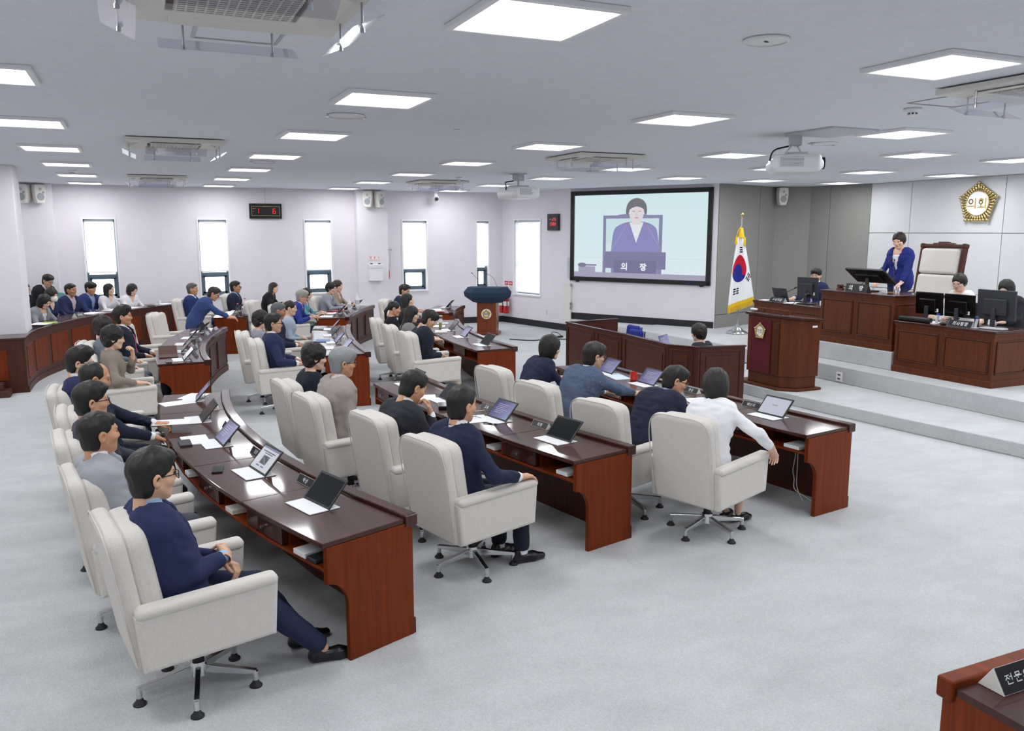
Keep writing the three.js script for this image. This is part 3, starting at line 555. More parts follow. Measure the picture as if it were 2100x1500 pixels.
const HAIR = {
  short: (F) => { F.ell([0, 0.04, -0.018], [0.085, 0.092, 0.1], 0.01); F.ell([0, -0.035, -0.042], [0.07, 0.07, 0.06], 0.03); F.ell([0, 0.085, 0.03], [0.066, 0.042, 0.07], 0.04); face(F, [0, -0.035, 0.1], [0.072, 0.106, 0.085]); ears(F, 0.024); below(F, -0.092, 0.75); },
  tidy: (F) => { F.ell([0, 0.04, -0.018], [0.083, 0.09, 0.1], 0.01); F.ell([0, -0.035, -0.042], [0.07, 0.07, 0.06], 0.03); F.ell([0.02, 0.092, 0.035], [0.06, 0.036, 0.062], 0.04); face(F, [0, -0.03, 0.112], [0.075, 0.11, 0.085]); ears(F, 0.026); below(F, -0.085, 0.8); },
  tall: (F) => { F.ell([0, 0.045, -0.018], [0.086, 0.095, 0.102], 0.01); F.ell([0, -0.035, -0.042], [0.07, 0.07, 0.06], 0.03); F.ell([0, 0.105, 0.03], [0.07, 0.046, 0.072], 0.04); face(F, [0, -0.035, 0.108], [0.072, 0.112, 0.085]); ears(F, 0.024); below(F, -0.092, 0.75); },
  fringe: (F) => { F.ell([0, 0.042, -0.016], [0.087, 0.094, 0.103], 0.01); F.ell([0, -0.035, -0.042], [0.07, 0.07, 0.06], 0.03); F.ell([0, 0.075, 0.045], [0.07, 0.045, 0.062], 0.04); face(F, [0, -0.052, 0.105], [0.066, 0.098, 0.08]); ears(F, 0.023); below(F, -0.094, 0.7); },
  crop: (F) => { F.ell([0, 0.036, -0.02], [0.082, 0.088, 0.097], 0.01); F.ell([0, -0.035, -0.042], [0.07, 0.07, 0.06], 0.03); F.ell([0, 0.082, 0.02], [0.062, 0.03, 0.066], 0.03); face(F, [0, -0.03, 0.105], [0.072, 0.105, 0.085]); ears(F, 0.028); below(F, -0.08, 0.85); },
  bald: (F) => { F.ell([0, 0.03, -0.022], [0.083, 0.088, 0.097], 0.01); F.ell([0, -0.035, -0.042], [0.07, 0.07, 0.06], 0.03); face(F, [0, 0.045, 0.105], [0.07, 0.13, 0.115]); ears(F, 0.027); below(F, -0.085, 0.8); },
  bob: (F) => { F.ell([0, 0.04, -0.015], [0.092, 0.098, 0.108], 0.01); F.ell([0, -0.035, -0.03], [0.096, 0.11, 0.09], 0.05); face(F, [0, -0.06, 0.11], [0.062, 0.13, 0.09]); below(F, -0.125, 0); },
  perm: (F) => { F.ell([0, 0.045, -0.02], [0.1, 0.104, 0.115], 0.01); F.ell([0, -0.02, -0.05], [0.09, 0.085, 0.075], 0.04); face(F, [0, -0.05, 0.118], [0.068, 0.115, 0.09]); below(F, -0.1, 0.35); },
  pixie: (F) => { F.ell([0, 0.042, -0.016], [0.092, 0.097, 0.106], 0.01); F.ell([0, -0.01, -0.045], [0.086, 0.08, 0.07], 0.04); face(F, [0, -0.055, 0.112], [0.066, 0.112, 0.088]); below(F, -0.085, 0.35); },
  long: (F) => { F.ell([0, 0.038, -0.016], [0.088, 0.094, 0.104], 0.01); for (const s of [-1, 1]) { F.cap([s * 0.055, -0.02, -0.03], [s * 0.075, -0.22, -0.02], 0.046, 0.034, 0.04); F.cap([s * 0.075, -0.22, -0.02], [s * 0.06, -0.33, 0.01], 0.034, 0.018, 0.03); } F.cap([0, -0.03, -0.06], [0, -0.3, -0.1], 0.055, 0.05, 0.05); face(F, [0, -0.05, 0.115], [0.058, 0.125, 0.1]); },
  pony: (F) => { F.ell([0, 0.034, -0.016], [0.083, 0.089, 0.1], 0.01); face(F, [0, -0.035, 0.112], [0.075, 0.108, 0.09]); ears(F, 0.03); below(F, -0.055, 0.5); F.cap([0, 0.0, -0.105], [0, -0.06, -0.135], 0.022, 0.028, 0.012); F.cap([0, -0.06, -0.135], [0.01, -0.19, -0.115], 0.028, 0.012, 0.012); },
  bun: (F) => { F.ell([0, 0.036, -0.016], [0.084, 0.09, 0.101], 0.01); face(F, [0, -0.035, 0.112], [0.075, 0.108, 0.09]); ears(F, 0.03); below(F, -0.06, 0.5); F.ell([0, 0.02, -0.115], [0.042, 0.042, 0.035], 0.012); },
};
function face(F, c, r) { F.ell(c, r, 0.006, true); }
function ears(F, r) { for (const s of [-1, 1]) { F.ell([s * 0.086, -0.016, -0.006], [r, r * 1.35, r], 0.005, true); F.ell([s * 0.075, -0.062, 0.048], [0.032, 0.055, 0.034], 0.006, true); } }
function below(F, y0, slope) { F.all((x, y, z, f) => Math.max(f, (y0 + slope * Math.max(0, z + 0.02) - y) * 0.9)); }
function hairGeo(style, h) {
  return cached('hair' + style + h, () => {
    const big = style === 'long' || style === 'pony', F = new Field([-0.13, style === 'long' ? -0.39 : big ? -0.24 : -0.16, -0.19], [0.13, 0.18, 0.13], h);
    HAIR[style](F);
    const curl = style === 'perm' ? 0.0065 : 0.0034, s = style === 'perm' ? 34 : 20;
    F.near((x, y, z, f) => f + curl * vnoise(x * (style === 'perm' ? 45 : 75) + 9, y * s, z * (style === 'perm' ? 45 : 60)) + 0.003 * vnoise(x * 22, y * 14 + 4, z * 22));
    return F.mesh();
  });
}
function handGeo(curl, side, h) {                           // side +1: left hand (thumb towards -x)
  return cached('hand' + curl + side + h, () => {
    const F = new Field([-0.085, -0.12, -0.06], [0.085, 0.05, 0.23], h), m = -side;
    for (const s of [-1, 1]) F.cap([s * 0.011, 0, -0.045], [s * 0.012, 0, 0.02], 0.02, 0.019, 0.02);
    const xs = [0.03, 0.0105, -0.0095, -0.0285], len = [0.95, 1.05, 0.98, 0.78];
    xs.forEach((x, i) => {
      const X = m * x; F.cap([X * 0.55, 0, 0.01], [X, 0.002, 0.085], 0.0135, 0.0118, 0.014);
      let p = [X, 0.002, 0.087], a = 0.1; const L = [0.042, 0.027, 0.021], B = [1.0, 1.15, 0.7], R = [0.0092, 0.0083, 0.0077, 0.0066];
      L.forEach((l, k) => { a += curl * B[k] * (1 + i * 0.06); const q = [p[0] + m * x * 0.1 * (1 - curl), p[1] - Math.sin(a) * l * len[i], p[2] + Math.cos(a) * l * len[i]]; F.cap(p, q, R[k], R[k + 1], 0.0035); p = q; });
    });
    F.cap([m * 0.016, -0.006, 0.015], [m * 0.043, -0.011, 0.05], 0.0155, 0.0125, 0.014);
    F.cap([m * 0.043, -0.011, 0.05], [m * (0.053 - curl * 0.012), -0.017 - curl * 0.01, 0.083], 0.0115, 0.0098, 0.004);
    F.cap([m * (0.053 - curl * 0.012), -0.017 - curl * 0.01, 0.083], [m * (0.052 - curl * 0.03), -0.022 - curl * 0.018, 0.106], 0.0098, 0.0078, 0.003);
    return tint(F.mesh());
  });
}
// ---------------------------------------------------------------- people
const SKIN = [0xe3b596, 0xdcab8a, 0xd4a07d, 0xe9c1a6];
const matCache = new Map();
function clothMat(c, tweed, gloss) { const k = c + (tweed ? 't' : '') + (gloss ? 'g' : ''); if (!matCache.has(k)) matCache.set(k, gloss ? mat({ color: c, roughness: 0.3 }) : mat({ color: c, roughness: 0.88, sheen: 0.25, sheenRoughness: 0.5, sheenColor: new THREE.Color(c).multiplyScalar(0.6), map: tweed ? rep(texTweed, 6) : null, bumpMap: rep(texWeave, 25), bumpScale: 0.0005 })); return matCache.get(k); }
function skinMat(c) { const k = 'skin' + c; if (!matCache.has(k)) matCache.set(k, mat({ color: c, roughness: 0.55, vertexColors: true, sheen: 0.15, sheenRoughness: 0.5 })); return matCache.get(k); }
function hairMat(c) { const k = 'hair' + c; if (!matCache.has(k)) matCache.set(k, mat({ color: c, roughness: 0.52 })); return matCache.get(k); }
const vec = (a) => new THREE.Vector3(...a), arr = (v) => [v.x, v.y, v.z];
function ik(S, W, l1, l2, pole) {
  const d = W.clone().sub(S); let L = d.length(); const max = (l1 + l2) * 0.995; if (L > max) { W.copy(S).addScaledVector(d.normalize(), max); L = max; d.copy(W).sub(S); }
  const u = d.clone().normalize(), a = (l1 * l1 - l2 * l2 + L * L) / (2 * L), h = Math.sqrt(Math.max(0, l1 * l1 - a * a)), n = pole.clone().addScaledVector(u, -pole.dot(u)).normalize();
  return S.clone().addScaledVector(u, a).addScaledVector(n, h);
}
const ARM = {
  lap: (s) => ({ w: [s * 0.075, 0.69, 0.24], dir: [-s * 0.75, -0.3, 0.6], up: [s * 0.25, 0.9, 0.3], curl: 0.55 }),
  knee: (s) => ({ w: [s * 0.13, 0.7, 0.3], dir: [-s * 0.15, -0.35, 0.9], curl: 0.35 }),
  rest: (s) => ({ w: [s * 0.3, 0.705, 0.25], dir: [-s * 0.1, -0.12, 1], curl: 0.4, pole: [s * 0.5, -0.6, -0.6] }),
  desk: (s) => ({ w: [s * 0.15, 0.785, 0.42], dir: [-s * 0.35, -0.08, 0.9], curl: 0.4, pole: [s * 0.7, -0.8, -0.2] }),
  fold: (s) => ({ w: [s * 0.03, 0.75, 0.24], dir: [-s * 0.95, 0.0, 0.25], up: [0, 0.5, 0.8], curl: 0.5 }),
  down: (s) => ({ w: [s * 0.24, 0.8, 0.08], dir: [0, -1, 0.15], up: [s, 0, 0.2], curl: 0.35 }),
};
const people = [];
function person(o) {
  const fem = !!o.f, q = o.q || 1, sc = o.s || (fem ? 0.94 : 1), cell = 0.0135 * q, y0 = o.y || 0, hipY = o.hip || 0.56;
  const g = thing('person', o.label, 'person', V(o.at[0], y0, o.at[1]), headingTo(Math.cos(o.face * D2R), Math.sin(o.face * D2R)), o.group);
  const E = (x, y, z) => new THREE.Quaternion().setFromEuler(new THREE.Euler(x * D2R, y * D2R, z * D2R, 'YXZ'));
  const lean = o.lean ?? -12, bend = o.bend ?? 6, Q0 = E(lean, (o.twist || 0) * 0.3, (o.side || 0) * 0.6), Q1 = E(lean + bend, o.twist || 0, o.side || 0);
  const hip = new THREE.Vector3(0, hipY, 0), W2 = fem ? 0.87 : 1, fat = o.fat || 0;
  const base2 = hip.clone().add(new THREE.Vector3(0, 0.2 * sc, 0).applyQuaternion(Q0));
  const sp = (t, x = 0, z = 0) => (t < 0.2 ? hip.clone().add(new THREE.Vector3(x, t * sc, z).applyQuaternion(Q0)) : base2.clone().add(new THREE.Vector3(x, (t - 0.2) * sc, z).applyQuaternion(Q1)));
  const Q1i = Q1.clone().invert(), tmp = new THREE.Vector3();
  const chest = (x, y, z) => { tmp.set(x, y, z).sub(base2).applyQuaternion(Q1i); return [tmp.x, tmp.y / sc + 0.2, tmp.z]; };
  const levels = [[0.0, 0.08, 0.112], [0.09, 0.075, 0.106], [0.18, 0.07, 0.102 + fat], [0.27, 0.082, 0.108 + fat * 0.7], [0.345, 0.098, 0.112], [0.4, 0.115, 0.1], [0.44, 0.12, 0.075], [0.455, 0.07, 0.054]].map(([t, w, r]) => [t, w * W2 * 1.06, r * (fem && t > 0.05 ? 0.92 : 1.05)]);
  const sw = 0.184 * (fem ? 0.87 : 1) * sc;
  const HQ = E(o.head?.[1] || 0, o.head?.[0] || 0, o.head?.[2] || 0);
  const hs = sc * 1.09, neckTop = sp(0.548, 0, 0.02), headC = neckTop.clone().add(new THREE.Vector3(0, 0.106 * sc, 0.022).applyQuaternion(HQ));
  const arms = [1, -1].map((s) => {
    const spec = s > 0 ? o.armL : o.armR, a = typeof spec === 'object' ? spec : ARM[spec || 'lap'](s);
    const S = sp(0.425, s * sw, -0.005), Wr = vec(a.w); if (typeof spec !== 'object' && !['rest', 'desk'].includes(spec)) Wr.y += hipY - 0.575;
    const el = ik(S, Wr, 0.285 * sc, 0.25 * sc, vec(a.pole || [s * 0.55, -0.8, -0.5]));
    const dir = a.dir ? vec(a.dir).normalize() : Wr.clone().sub(el).normalize();
    return { s, S, el, W: Wr, dir, up: vec(a.up || [0, 1, 0.1]), curl: a.curl ?? 0.4 };
  });
  const legs = [1, -1].map((s) => {
    const spec = (s > 0 ? o.legL : o.legR) || (o.stand ? [s * 0.1, 0.02] : [s * 0.12, 0.46]);
    const Hj = hip.clone().add(new THREE.Vector3(s * 0.09, 0, 0)), A = new THREE.Vector3(spec[0], 0.085 + (spec[2] || 0), spec[1]);
    const K = ik(Hj, A, 0.425 * (o.legS || sc), 0.43 * (o.legS || sc), vec([s * 0.12, 0.6, 1]));
    return { s, Hj, K, A, fd: vec([s * 0.2, 0, 1]).normalize() };
  });
  const lo = [-0.62, Math.min(0, hipY - 0.6), -0.5], hi = [0.62, hipY + 0.72, 0.85];
  // body: one surface from neck to ankles, with head and hands joined on
  const B = new Field(lo, hi, cell * 1.3);
  for (const [t, w, r] of levels) B.cap(arr(sp(t, -w * 0.92)), arr(sp(t, w * 0.92)), r * 0.93, r * 0.93, 0.05);
  B.cap(arr(sp(0.46)), arr(headC.clone().add(new THREE.Vector3(0, -0.07, -0.025).applyQuaternion(HQ))), 0.056 * (fem ? 0.86 : 1), 0.05 * (fem ? 0.86 : 1), 0.014);
  for (const a of arms) { B.cap(arr(a.S), arr(a.el), 0.046 * W2, 0.038 * W2, 0.03); B.cap(arr(a.el), arr(a.W), 0.038 * W2, 0.0265, 0.012); }
  for (const l of legs) { B.cap(arr(l.Hj), arr(l.K), 0.08 * W2, 0.054 * W2, 0.03); B.cap(arr(l.K), arr(l.A.clone().lerp(l.K, 0.55)), 0.052 * W2, 0.052 * W2, 0.012); B.cap(arr(l.A.clone().lerp(l.K, 0.55)), arr(l.A), 0.052 * W2, 0.036 * W2, 0.02); }
  const bits = [tint(B.mesh())], hq = q < 1.3 ? 0.0048 : 0.0075;
  const hm = M4().compose(headC, HQ, new THREE.Vector3(hs, hs, hs));
  bits.push(headGeo(fem, hq).clone().applyMatrix4(hm));
  for (const a of arms) {
    const z = a.dir, x = a.up.clone().cross(z).normalize(), y = z.clone().cross(x);
    const m = M4().makeBasis(x, y, z).setPosition(a.W); const k = fem ? 0.9 : 1; m.scale(new THREE.Vector3(k, k, k)); a.m = m;
    if (!o.noHands) bits.push(handGeo(a.curl, a.s, q < 1.3 ? 0.0042 : 0.0065).clone().applyMatrix4(m));
  }
  const skin = o.skin ?? SKIN[fem ? 3 : Math.floor(rnd() * 3)];
  part('body', mergeGeometries(bits, false), skinMat(skin), g);
  // hair, eyes, brows, glasses
  const hairC = o.hairC ?? 0x17130f;
  if (o.hair) part('hair', hairGeo(o.hair, q < 1.3 ? 0.0052 : 0.008).clone().applyMatrix4(hm), hairMat(hairC), g);
  for (const s of [-1, 1]) part('eye', sph(0.0062, s * 0.031, 0.004, 0.0795, 1.9, o.shut ? 0.25 : 0.62, 0.9, 8).applyMatrix4(hm), M.black, g);
  for (const s of [-1, 1]) part('eyebrow', tube([[s * 0.015, 0.026, 0.0855], [s * 0.032, 0.03, 0.0825], [s * 0.05, 0.024, 0.071]], fem ? 0.0026 : 0.0038, 6, 5).applyMatrix4(hm), hairMat(fem ? 0x3a2a20 : 0x1c1713), g);
  if (o.glasses) {
    const gm = o.glasses === 'wire' ? M.steel : M.blackGloss, rr0 = o.glasses === 'round';
    const gl = [], r = o.glasses === 'wire' ? 0.0013 : 0.0022;
    for (const s of [-1, 1]) { const P = []; for (let i = 0; i < 16; i++) { const t = i / 16 * Math.PI * 2, c = Math.cos(t), n = Math.sin(t), e = rr0 ? 1 : 0.55; P.push([s * 0.034 + Math.sign(c) * Math.abs(c) ** e * 0.0235, -0.001 + Math.sign(n) * Math.abs(n) ** e * (rr0 ? 0.023 : 0.0175), 0.101 - Math.abs(c) * 0 - (s * c > 0 ? 0.007 * c * s : 0)]); } gl.push(tube(P, r, 32, 5, true)); gl.push(rod([s * 0.0575, 0.006, 0.094], [s * 0.083, 0.008, -0.005], r), rod([s * 0.083, 0.008, -0.005], [s * 0.082, -0.014, -0.022], r)); }
    gl.push(rod([-0.011, 0.004, 0.102], [0.011, 0.004, 0.102], r));
    const G = part('glasses', join(gl).applyMatrix4(hm), gm, g);
    for (const s of [-1, 1]) part('lens', cyl(0.022, 0.022, 0.001, s * 0.034, -0.001, 0.099, Math.PI / 2, 0, 0, 16).applyMatrix4(hm), M.glass, G);
  }
  // upper clothing
  const top = o.top || 'jacket', tc = o.topC ?? 0x1d2748, off = top === 'jacket' ? 0.019 : 0.01, J = new Field(lo, hi, cell), sl = o.sleeve ?? 1;
  for (const [t, w, r] of levels) J.cap(arr(sp(t, -w)), arr(sp(t, w)), (r + off) * (t < 0.05 ? 1.04 : 1), (r + off) * (t < 0.05 ? 1.04 : 1), 0.05);
  if (o.stand) { J.cap(arr(sp(-0.1, -0.09)), arr(sp(-0.1, 0.09)), 0.115, 0.115, 0.05); }
  if (fem) for (const s of [-1, 1]) J.ell(arr(sp(0.31, s * 0.065, 0.085)), [0.058, 0.06, 0.05], 0.05);
  for (const a of arms) {
    const k = top === 'jacket' ? 1.06 : 0.9, e = a.el, fl = e.distanceTo(a.W), cuff = e.clone().lerp(a.W, sl < 1 ? sl : Math.max(0.4, (fl - 0.062) / fl));
    J.cap(arr(sp(0.448, a.s * sw * 0.5)), arr(a.S), 0.058 * W2, 0.06 * k * W2, 0.035);
    J.cap(arr(a.S), arr(e), 0.062 * k * W2, 0.053 * k * W2, 0.016); J.cap(arr(e), arr(cuff), 0.055 * k * W2, 0.043 * k * W2, 0.012);
  }
  const tv = o.v ?? (top === 'jacket' ? 0.13 : 0.36), vs = o.vs ?? (top === 'jacket' ? 0.2 : 0.45), neckR = top === 'jacket' ? 0.067 : 0.06;
  J.all((x, y, z, f) => {
    if (f > 0.09 || f < -0.09) return f;
    const c = chest(x, y, z), wv = (c[1] - tv) * vs, ax = Math.abs(c[0]);
    if (top === 'jacket' && c[2] > 0.01 && c[1] > tv && c[1] < 0.46 && ax < wv + 0.012 + 0.16 * Math.min(c[1] - tv, 0.44 - tv) * (c[1] < 0.4 ? 1 : 0.75)) f -= 0.011;
    let dv = Math.max((ax - wv) * 0.97, (tv - c[1]) * 0.5, 0.02 - c[2]);
    f = Math.max(f, -dv);
    const nd = Math.hypot(c[0], (c[2] - 0.012) * 0.95) - neckR; if (c[1] > 0.44) f = Math.max(f, -nd);
    if (top === 'jacket' && c[1] > 0.44) f = Math.min(f, Math.max(Math.abs(nd - 0.014 - (0.53 - c[1]) * 0.3) - 0.011, c[1] - 0.5 + c[2] * 0.25, 0.44 - c[1], -dv));
    f = Math.max(f, (c[1] - (top === 'jacket' ? 0.56 : 0.525)));
    if (Math.abs(f) < 0.04) { const wr = vnoise(x * 9 + o.at[0] * 7, y * 17 + z * 9, z * 9); f += 0.0068 * (1 - 2 * Math.abs(wr)) + 0.0032 * vnoise(x * 22 + 3, y * 30 + o.at[1], z * 22); }
    return f;
  });
  const jk = part(o.topName || (top === 'jacket' ? 'jacket' : 'top'), J.mesh(), clothMat(tc, o.tweed), g);
  if (top === 'jacket' && !o.noButton) part('button', join([0.1, 0.02].map((t) => { const p = sp(t, 0, (levels[1][2] + fat * 0.8) + off + 0.004); return sph(0.008, p.x, p.y, p.z, 1, 1, 0.6, 8); })), M.black, jk);
  if (o.shirtC !== undefined) {
    const S = new Field(lo, hi, cell);
    for (const [t, w, r] of levels) if (t > 0.05 && t < 0.45) S.cap(arr(sp(t, -w)), arr(sp(t, w)), r + 0.002, r + 0.002, 0.05);
    if (fem) for (const s of [-1, 1]) S.ell(arr(sp(0.31, s * 0.065, 0.08)), [0.05, 0.052, 0.04], 0.05);
    if (!o.scoop) S.cap(arr(sp(0.455, 0, 0.004)), arr(sp(0.57, 0, 0.018)), 0.07 * (fem ? 0.85 : 1), 0.064 * (fem ? 0.85 : 1), 0.012);
    for (const a of arms) if (sl >= 1 && !fem) { const u = a.W.clone().sub(a.el).normalize(); S.cap(arr(a.W.clone().addScaledVector(u, -0.06)), arr(a.W.clone().addScaledVector(u, -0.022)), 0.037, 0.036, 0.01); }
    S.all((x, y, z, f) => { if (f > 0.05 || f < -0.08) return f; const c = chest(x, y, z); f = Math.max(f, c[1] - (o.scoop ? 0.42 : 0.566 + c[2] * -0.25)); if (!o.scoop && c[2] > 0 && c[1] > 0.45) f = Math.max(f, -(Math.abs(c[0]) - (c[1] - 0.455) * 0.3)); return f; });
    for (let k = 0, q = 0; k < S.n[2]; k++) for (let j = 0; j < S.n[1]; j++) for (let i = 0; i < S.n[0]; i++, q++) { if (S.f[q] > 0.03 || J.f[q] < -0.03) continue; const c = chest(lo[0] + i * cell, lo[1] + j * cell, lo[2] + k * cell); if (c[1] < 0.2 || Math.abs(c[0]) > 0.22 || Math.abs(c[2]) > 0.19) continue; const nd = Math.hypot(c[0], (c[2] - 0.01) * 0.95) - neckR, dv = Math.max((Math.abs(c[0]) - (c[1] - tv) * vs) * 0.97, (tv - c[1]) * 0.5, 0.02 - c[2]); if (nd > 0.013 && dv > 0.002) S.f[q] = Math.max(S.f[q], J.f[q] + 0.004); }
    part('shirt', S.mesh(), clothMat(o.shirtC), g);
  }
  if (o.tieC !== undefined) {
    const P = [], I = [], n = 9;
    for (let i = 0; i <= n; i++) { const t = lerp(0.475, 0.1, i / n), lv = levels.reduce((a, b) => (Math.abs(b[0] - t) < Math.abs(a[0] - t) ? b : a)), zz = Math.max(lv[2] + 0.022, t > 0.4 ? 0.095 : 0), w = i === 0 ? 0.017 : i === 1 ? 0.014 : lerp(0.017, 0.038, i / n); for (const [x, z] of [[-w, 0], [w, 0], [w * 0.9, 0.008], [-w * 0.9, 0.008]]) P.push(...arr(sp(t, x, zz + z))); }
    for (let i = 0; i < n; i++) for (let k = 0; k < 4; k++) { const a = i * 4 + k, b = i * 4 + (k + 1) % 4; I.push(a, a + 4, b, b, a + 4, b + 4); }
    const T = new THREE.BufferGeometry(); T.setAttribute('position', new THREE.Float32BufferAttribute(P, 3)); T.setAttribute('uv', new THREE.Float32BufferAttribute(new Float32Array(P.length / 3 * 2), 2)); T.setIndex(I); T.computeVertexNormals();
    part('tie', T, clothMat(o.tieC), g);
  }
  // trousers or skirt, shoes
  const P = new Field(lo, hi, cell * 1.15), pr = o.skirt ? 0.02 : 0.014;
  P.cap(arr(sp(0, -0.08 * W2)), arr(sp(0, 0.08 * W2)), 0.122, 0.122, 0.04); P.cap(arr(sp(0.07, -0.07 * W2)), arr(sp(0.07, 0.07 * W2)), 0.112, 0.112, 0.04);
  for (const l of legs) {
    P.cap(arr(l.Hj), arr(l.K), (0.086 + pr) * W2, (0.06 + pr) * W2, 0.03);
    if (!o.skirt) { P.cap(arr(l.K), arr(l.A.clone().lerp(l.K, 0.12)), (0.06 + pr) * W2, 0.058, 0.015); }
  }
  P.near((x, y, z, f) => f + 0.004 * vnoise(x * 15, y * 20 + o.at[0] * 3, z * 20));
  part(o.skirt ? 'skirt' : 'trousers', P.mesh(), clothMat(o.legC ?? 0x23262e), g);
  for (const l of legs) {
    if (o.noShoes) continue;
    const F = new Field([-0.07, -0.02, -0.12], [0.07, 0.13, 0.23], Math.max(0.009, cell * 0.8)), k = fem ? 0.85 : 1;
    F.cap([0, 0.04, -0.05], [0, 0.035, 0.09], 0.036 * k, 0.04 * k, 0.02); F.cap([0, 0.033, 0.09], [0, 0.026, 0.17 * k], 0.04 * k, 0.026 * k, 0.02);
    if (!fem) F.cap([0, 0.06, -0.035], [0, 0.085, -0.03], 0.038, 0.036, 0.02); else F.ell([0, 0.085, 0.02], [0.03, 0.04, 0.075], 0.01, true);
    F.all((x, y, z, f) => Math.max(f, 0.004 - y));
    const sg = F.mesh().applyMatrix4(M4().compose(new THREE.Vector3(l.A.x, l.A.y - 0.085, l.A.z), new THREE.Quaternion().setFromUnitVectors(new THREE.Vector3(0, 0, 1), l.fd), new THREE.Vector3(1, 1, 1)));
    part('shoe', sg, clothMat(o.shoeC ?? 0x111216, false, true), g);
    if (o.sockC !== undefined) part('sock', rod(l.A.clone().add(new THREE.Vector3(0, -0.01, 0)), l.A.clone().lerp(l.K, 0.16), 0.044, 0.048, 14), clothMat(o.sockC), g);
  }
  g.userData.arms = undefined; delete g.userData.arms;
  people.push({ g, arms, headC });
  return { g, arms, headC, HQ };
}
// ---------------------------------------------------------------- ceiling fittings
{
  const grille = [], sl = []; for (let i = -7; i <= 7; i++) sl.push(box(0.5, 0.012, 0.01, 0, 0.012, i * 0.034)); for (let i = -6; i <= 6; i++) sl.push(box(0.008, 0.012, 0.5, i * 0.04, 0.012, 0));
  let first;
  const spots = [[0.47, 3.82, 'ceiling air conditioner with clear deflectors beside the large square light panel'], [0.49, 10.4, 'ceiling air conditioner with clear deflectors over the panelled desk with the brown folder'], [0.47, 17.0, 'ceiling air conditioner with clear deflectors in front of the back windows'], [5.75, 3.85, 'ceiling air conditioner with a clear deflector beside the ceiling smoke detector'], [5.73, 10.0, 'ceiling air conditioner with clear deflectors between the two projectors'], [5.7, 16.35, 'ceiling air conditioner with clear deflectors beside the dome camera']];
  for (const [X, Z, label] of spots) {
    if (first) { copyOf(first, V(X, H - 0.014, Z), 0, label); continue; }
    const g = first = thing('air_conditioner', label, 'air conditioner', V(X, H - 0.014, Z), 0, 'ceiling air conditioners');
    const fr = new THREE.Shape([[-0.5, -0.5], [0.5, -0.5], [0.5, 0.5], [-0.5, 0.5]].map((p) => new THREE.Vector2(...p))); fr.holes.push(new THREE.Path([[-0.28, -0.28], [-0.28, 0.28], [0.28, 0.28], [0.28, -0.28]].map((p) => new THREE.Vector2(...p))));
    part('panel', extr(fr, 0.03, 0.006).applyMatrix4(M4().makeRotationX(Math.PI / 2)).translate(0, -0.002, 0), M.offWhite, g);
    part('intake_grille', sl.map((q) => q.clone().translate(0, -0.05, 0)), M.offWhite, g);
    part('grille_recess', box(0.56, 0.004, 0.56, 0, -0.004, 0), M.charcoal, g);
    for (let k = 0; k < 4; k++) {
      const th = k * Math.PI / 2, tr = (q) => q.applyMatrix4(M4().makeRotationY(th));
      part('louver', tr(rbox(0.52, 0.014, 0.07, 0.005, 0, -0.044, 0.39, 0.35)), M.offWhite, g);
      const d = part('deflector', tr(join([rbox(0.62, 0.005, 0.15, 0.002, 0, -0.135, 0.47, -0.45)])), M.acrylic, g);
      for (const s of [-1, 1]) part('pin', tr(join([rod([s * 0.2, -0.02, 0.47], [s * 0.2, -0.15, 0.47], 0.006), cyl(0.011, 0.011, 0.016, s * 0.2, -0.15, 0.47, 0, 0, 0, 10)])), M.steel, d);
    }
  }
  function projector(X, Z, deg, s, label, withName) {
    const g = thing('projector', label, 'projector', V(X, H, Z), headingTo(Math.cos(deg * D2R), Math.sin(deg * D2R)), 'ceiling projectors'); g.scale.setScalar(s);
    part('housing', [rbox(0.48, 0.16, 0.42, 0.045, 0, -0.27, 0, 0, 0, 0, 4), rbox(0.44, 0.1, 0.46, 0.04, 0, -0.28, 0, 0, 0, 0, 3)], M.plastic, g);
    part('lens', [cyl(0.055, 0.06, 0.07, 0.1, -0.25, 0.245, Math.PI / 2)], M.blackGloss, g);
    for (const s2 of [-1, 1]) { const v = part('vent', [box(0.004, 0.085, 0.2, s2 * 0.241, -0.26, -0.05)], M.greyPlastic, g); part('slat', Array.from({ length: 7 }, (_, i) => box(0.006, 0.006, 0.2, s2 * 0.243, -0.225 - i * 0.012, -0.05)), M.plastic, v); }
    part('mount', [box(0.14, 0.09, 0.1, 0, -0.055, 0), box(0.2, 0.012, 0.16, 0, -0.006, 0), box(0.22, 0.02, 0.2, 0, -0.175, 0), rod([-0.15, -0.185, -0.1], [-0.05, -0.1, -0.03], 0.008), rod([0.15, -0.185, 0.1], [0.05, -0.1, 0.03], 0.008)], M.lightGrey, g);
    part('cable', [tube([[0.05, -0.1, -0.05], [0.1, -0.12, -0.15], [0.02, -0.17, -0.2], [0, -0.23, -0.215]], 0.008)], M.black, g);
    if (withName) { const t = canvasTex(128, 32, (c) => { c.fillStyle = '#e9eaec'; c.fillRect(0, 0, 128, 32); c.fillStyle = '#55585e'; c.font = 'bold 24px sans-serif'; c.fillText('EPSON', 20, 24); }); part('print', plane(0.12, 0.03, -0.2425, -0.275, 0.05, 0, -Math.PI / 2), mat({ map: t, roughness: 0.4 }), g); }
    return g;
  }
  projector(6.38, 6.95, -35, 1.15, 'large white projector with a black lens hanging beside a ceiling hatch plate');
  projector(6.25, 13.6, 12, 1.25, 'white ceiling projector hanging before the corner of the white walls', true);
  single('ceiling_hatch', rbox(0.62, 0.02, 0.66, 0.004, 6.52, H - 0.011, -6.6), M.lightGrey, 'thick grey square hatch plate beside the large projector', 'hatch');
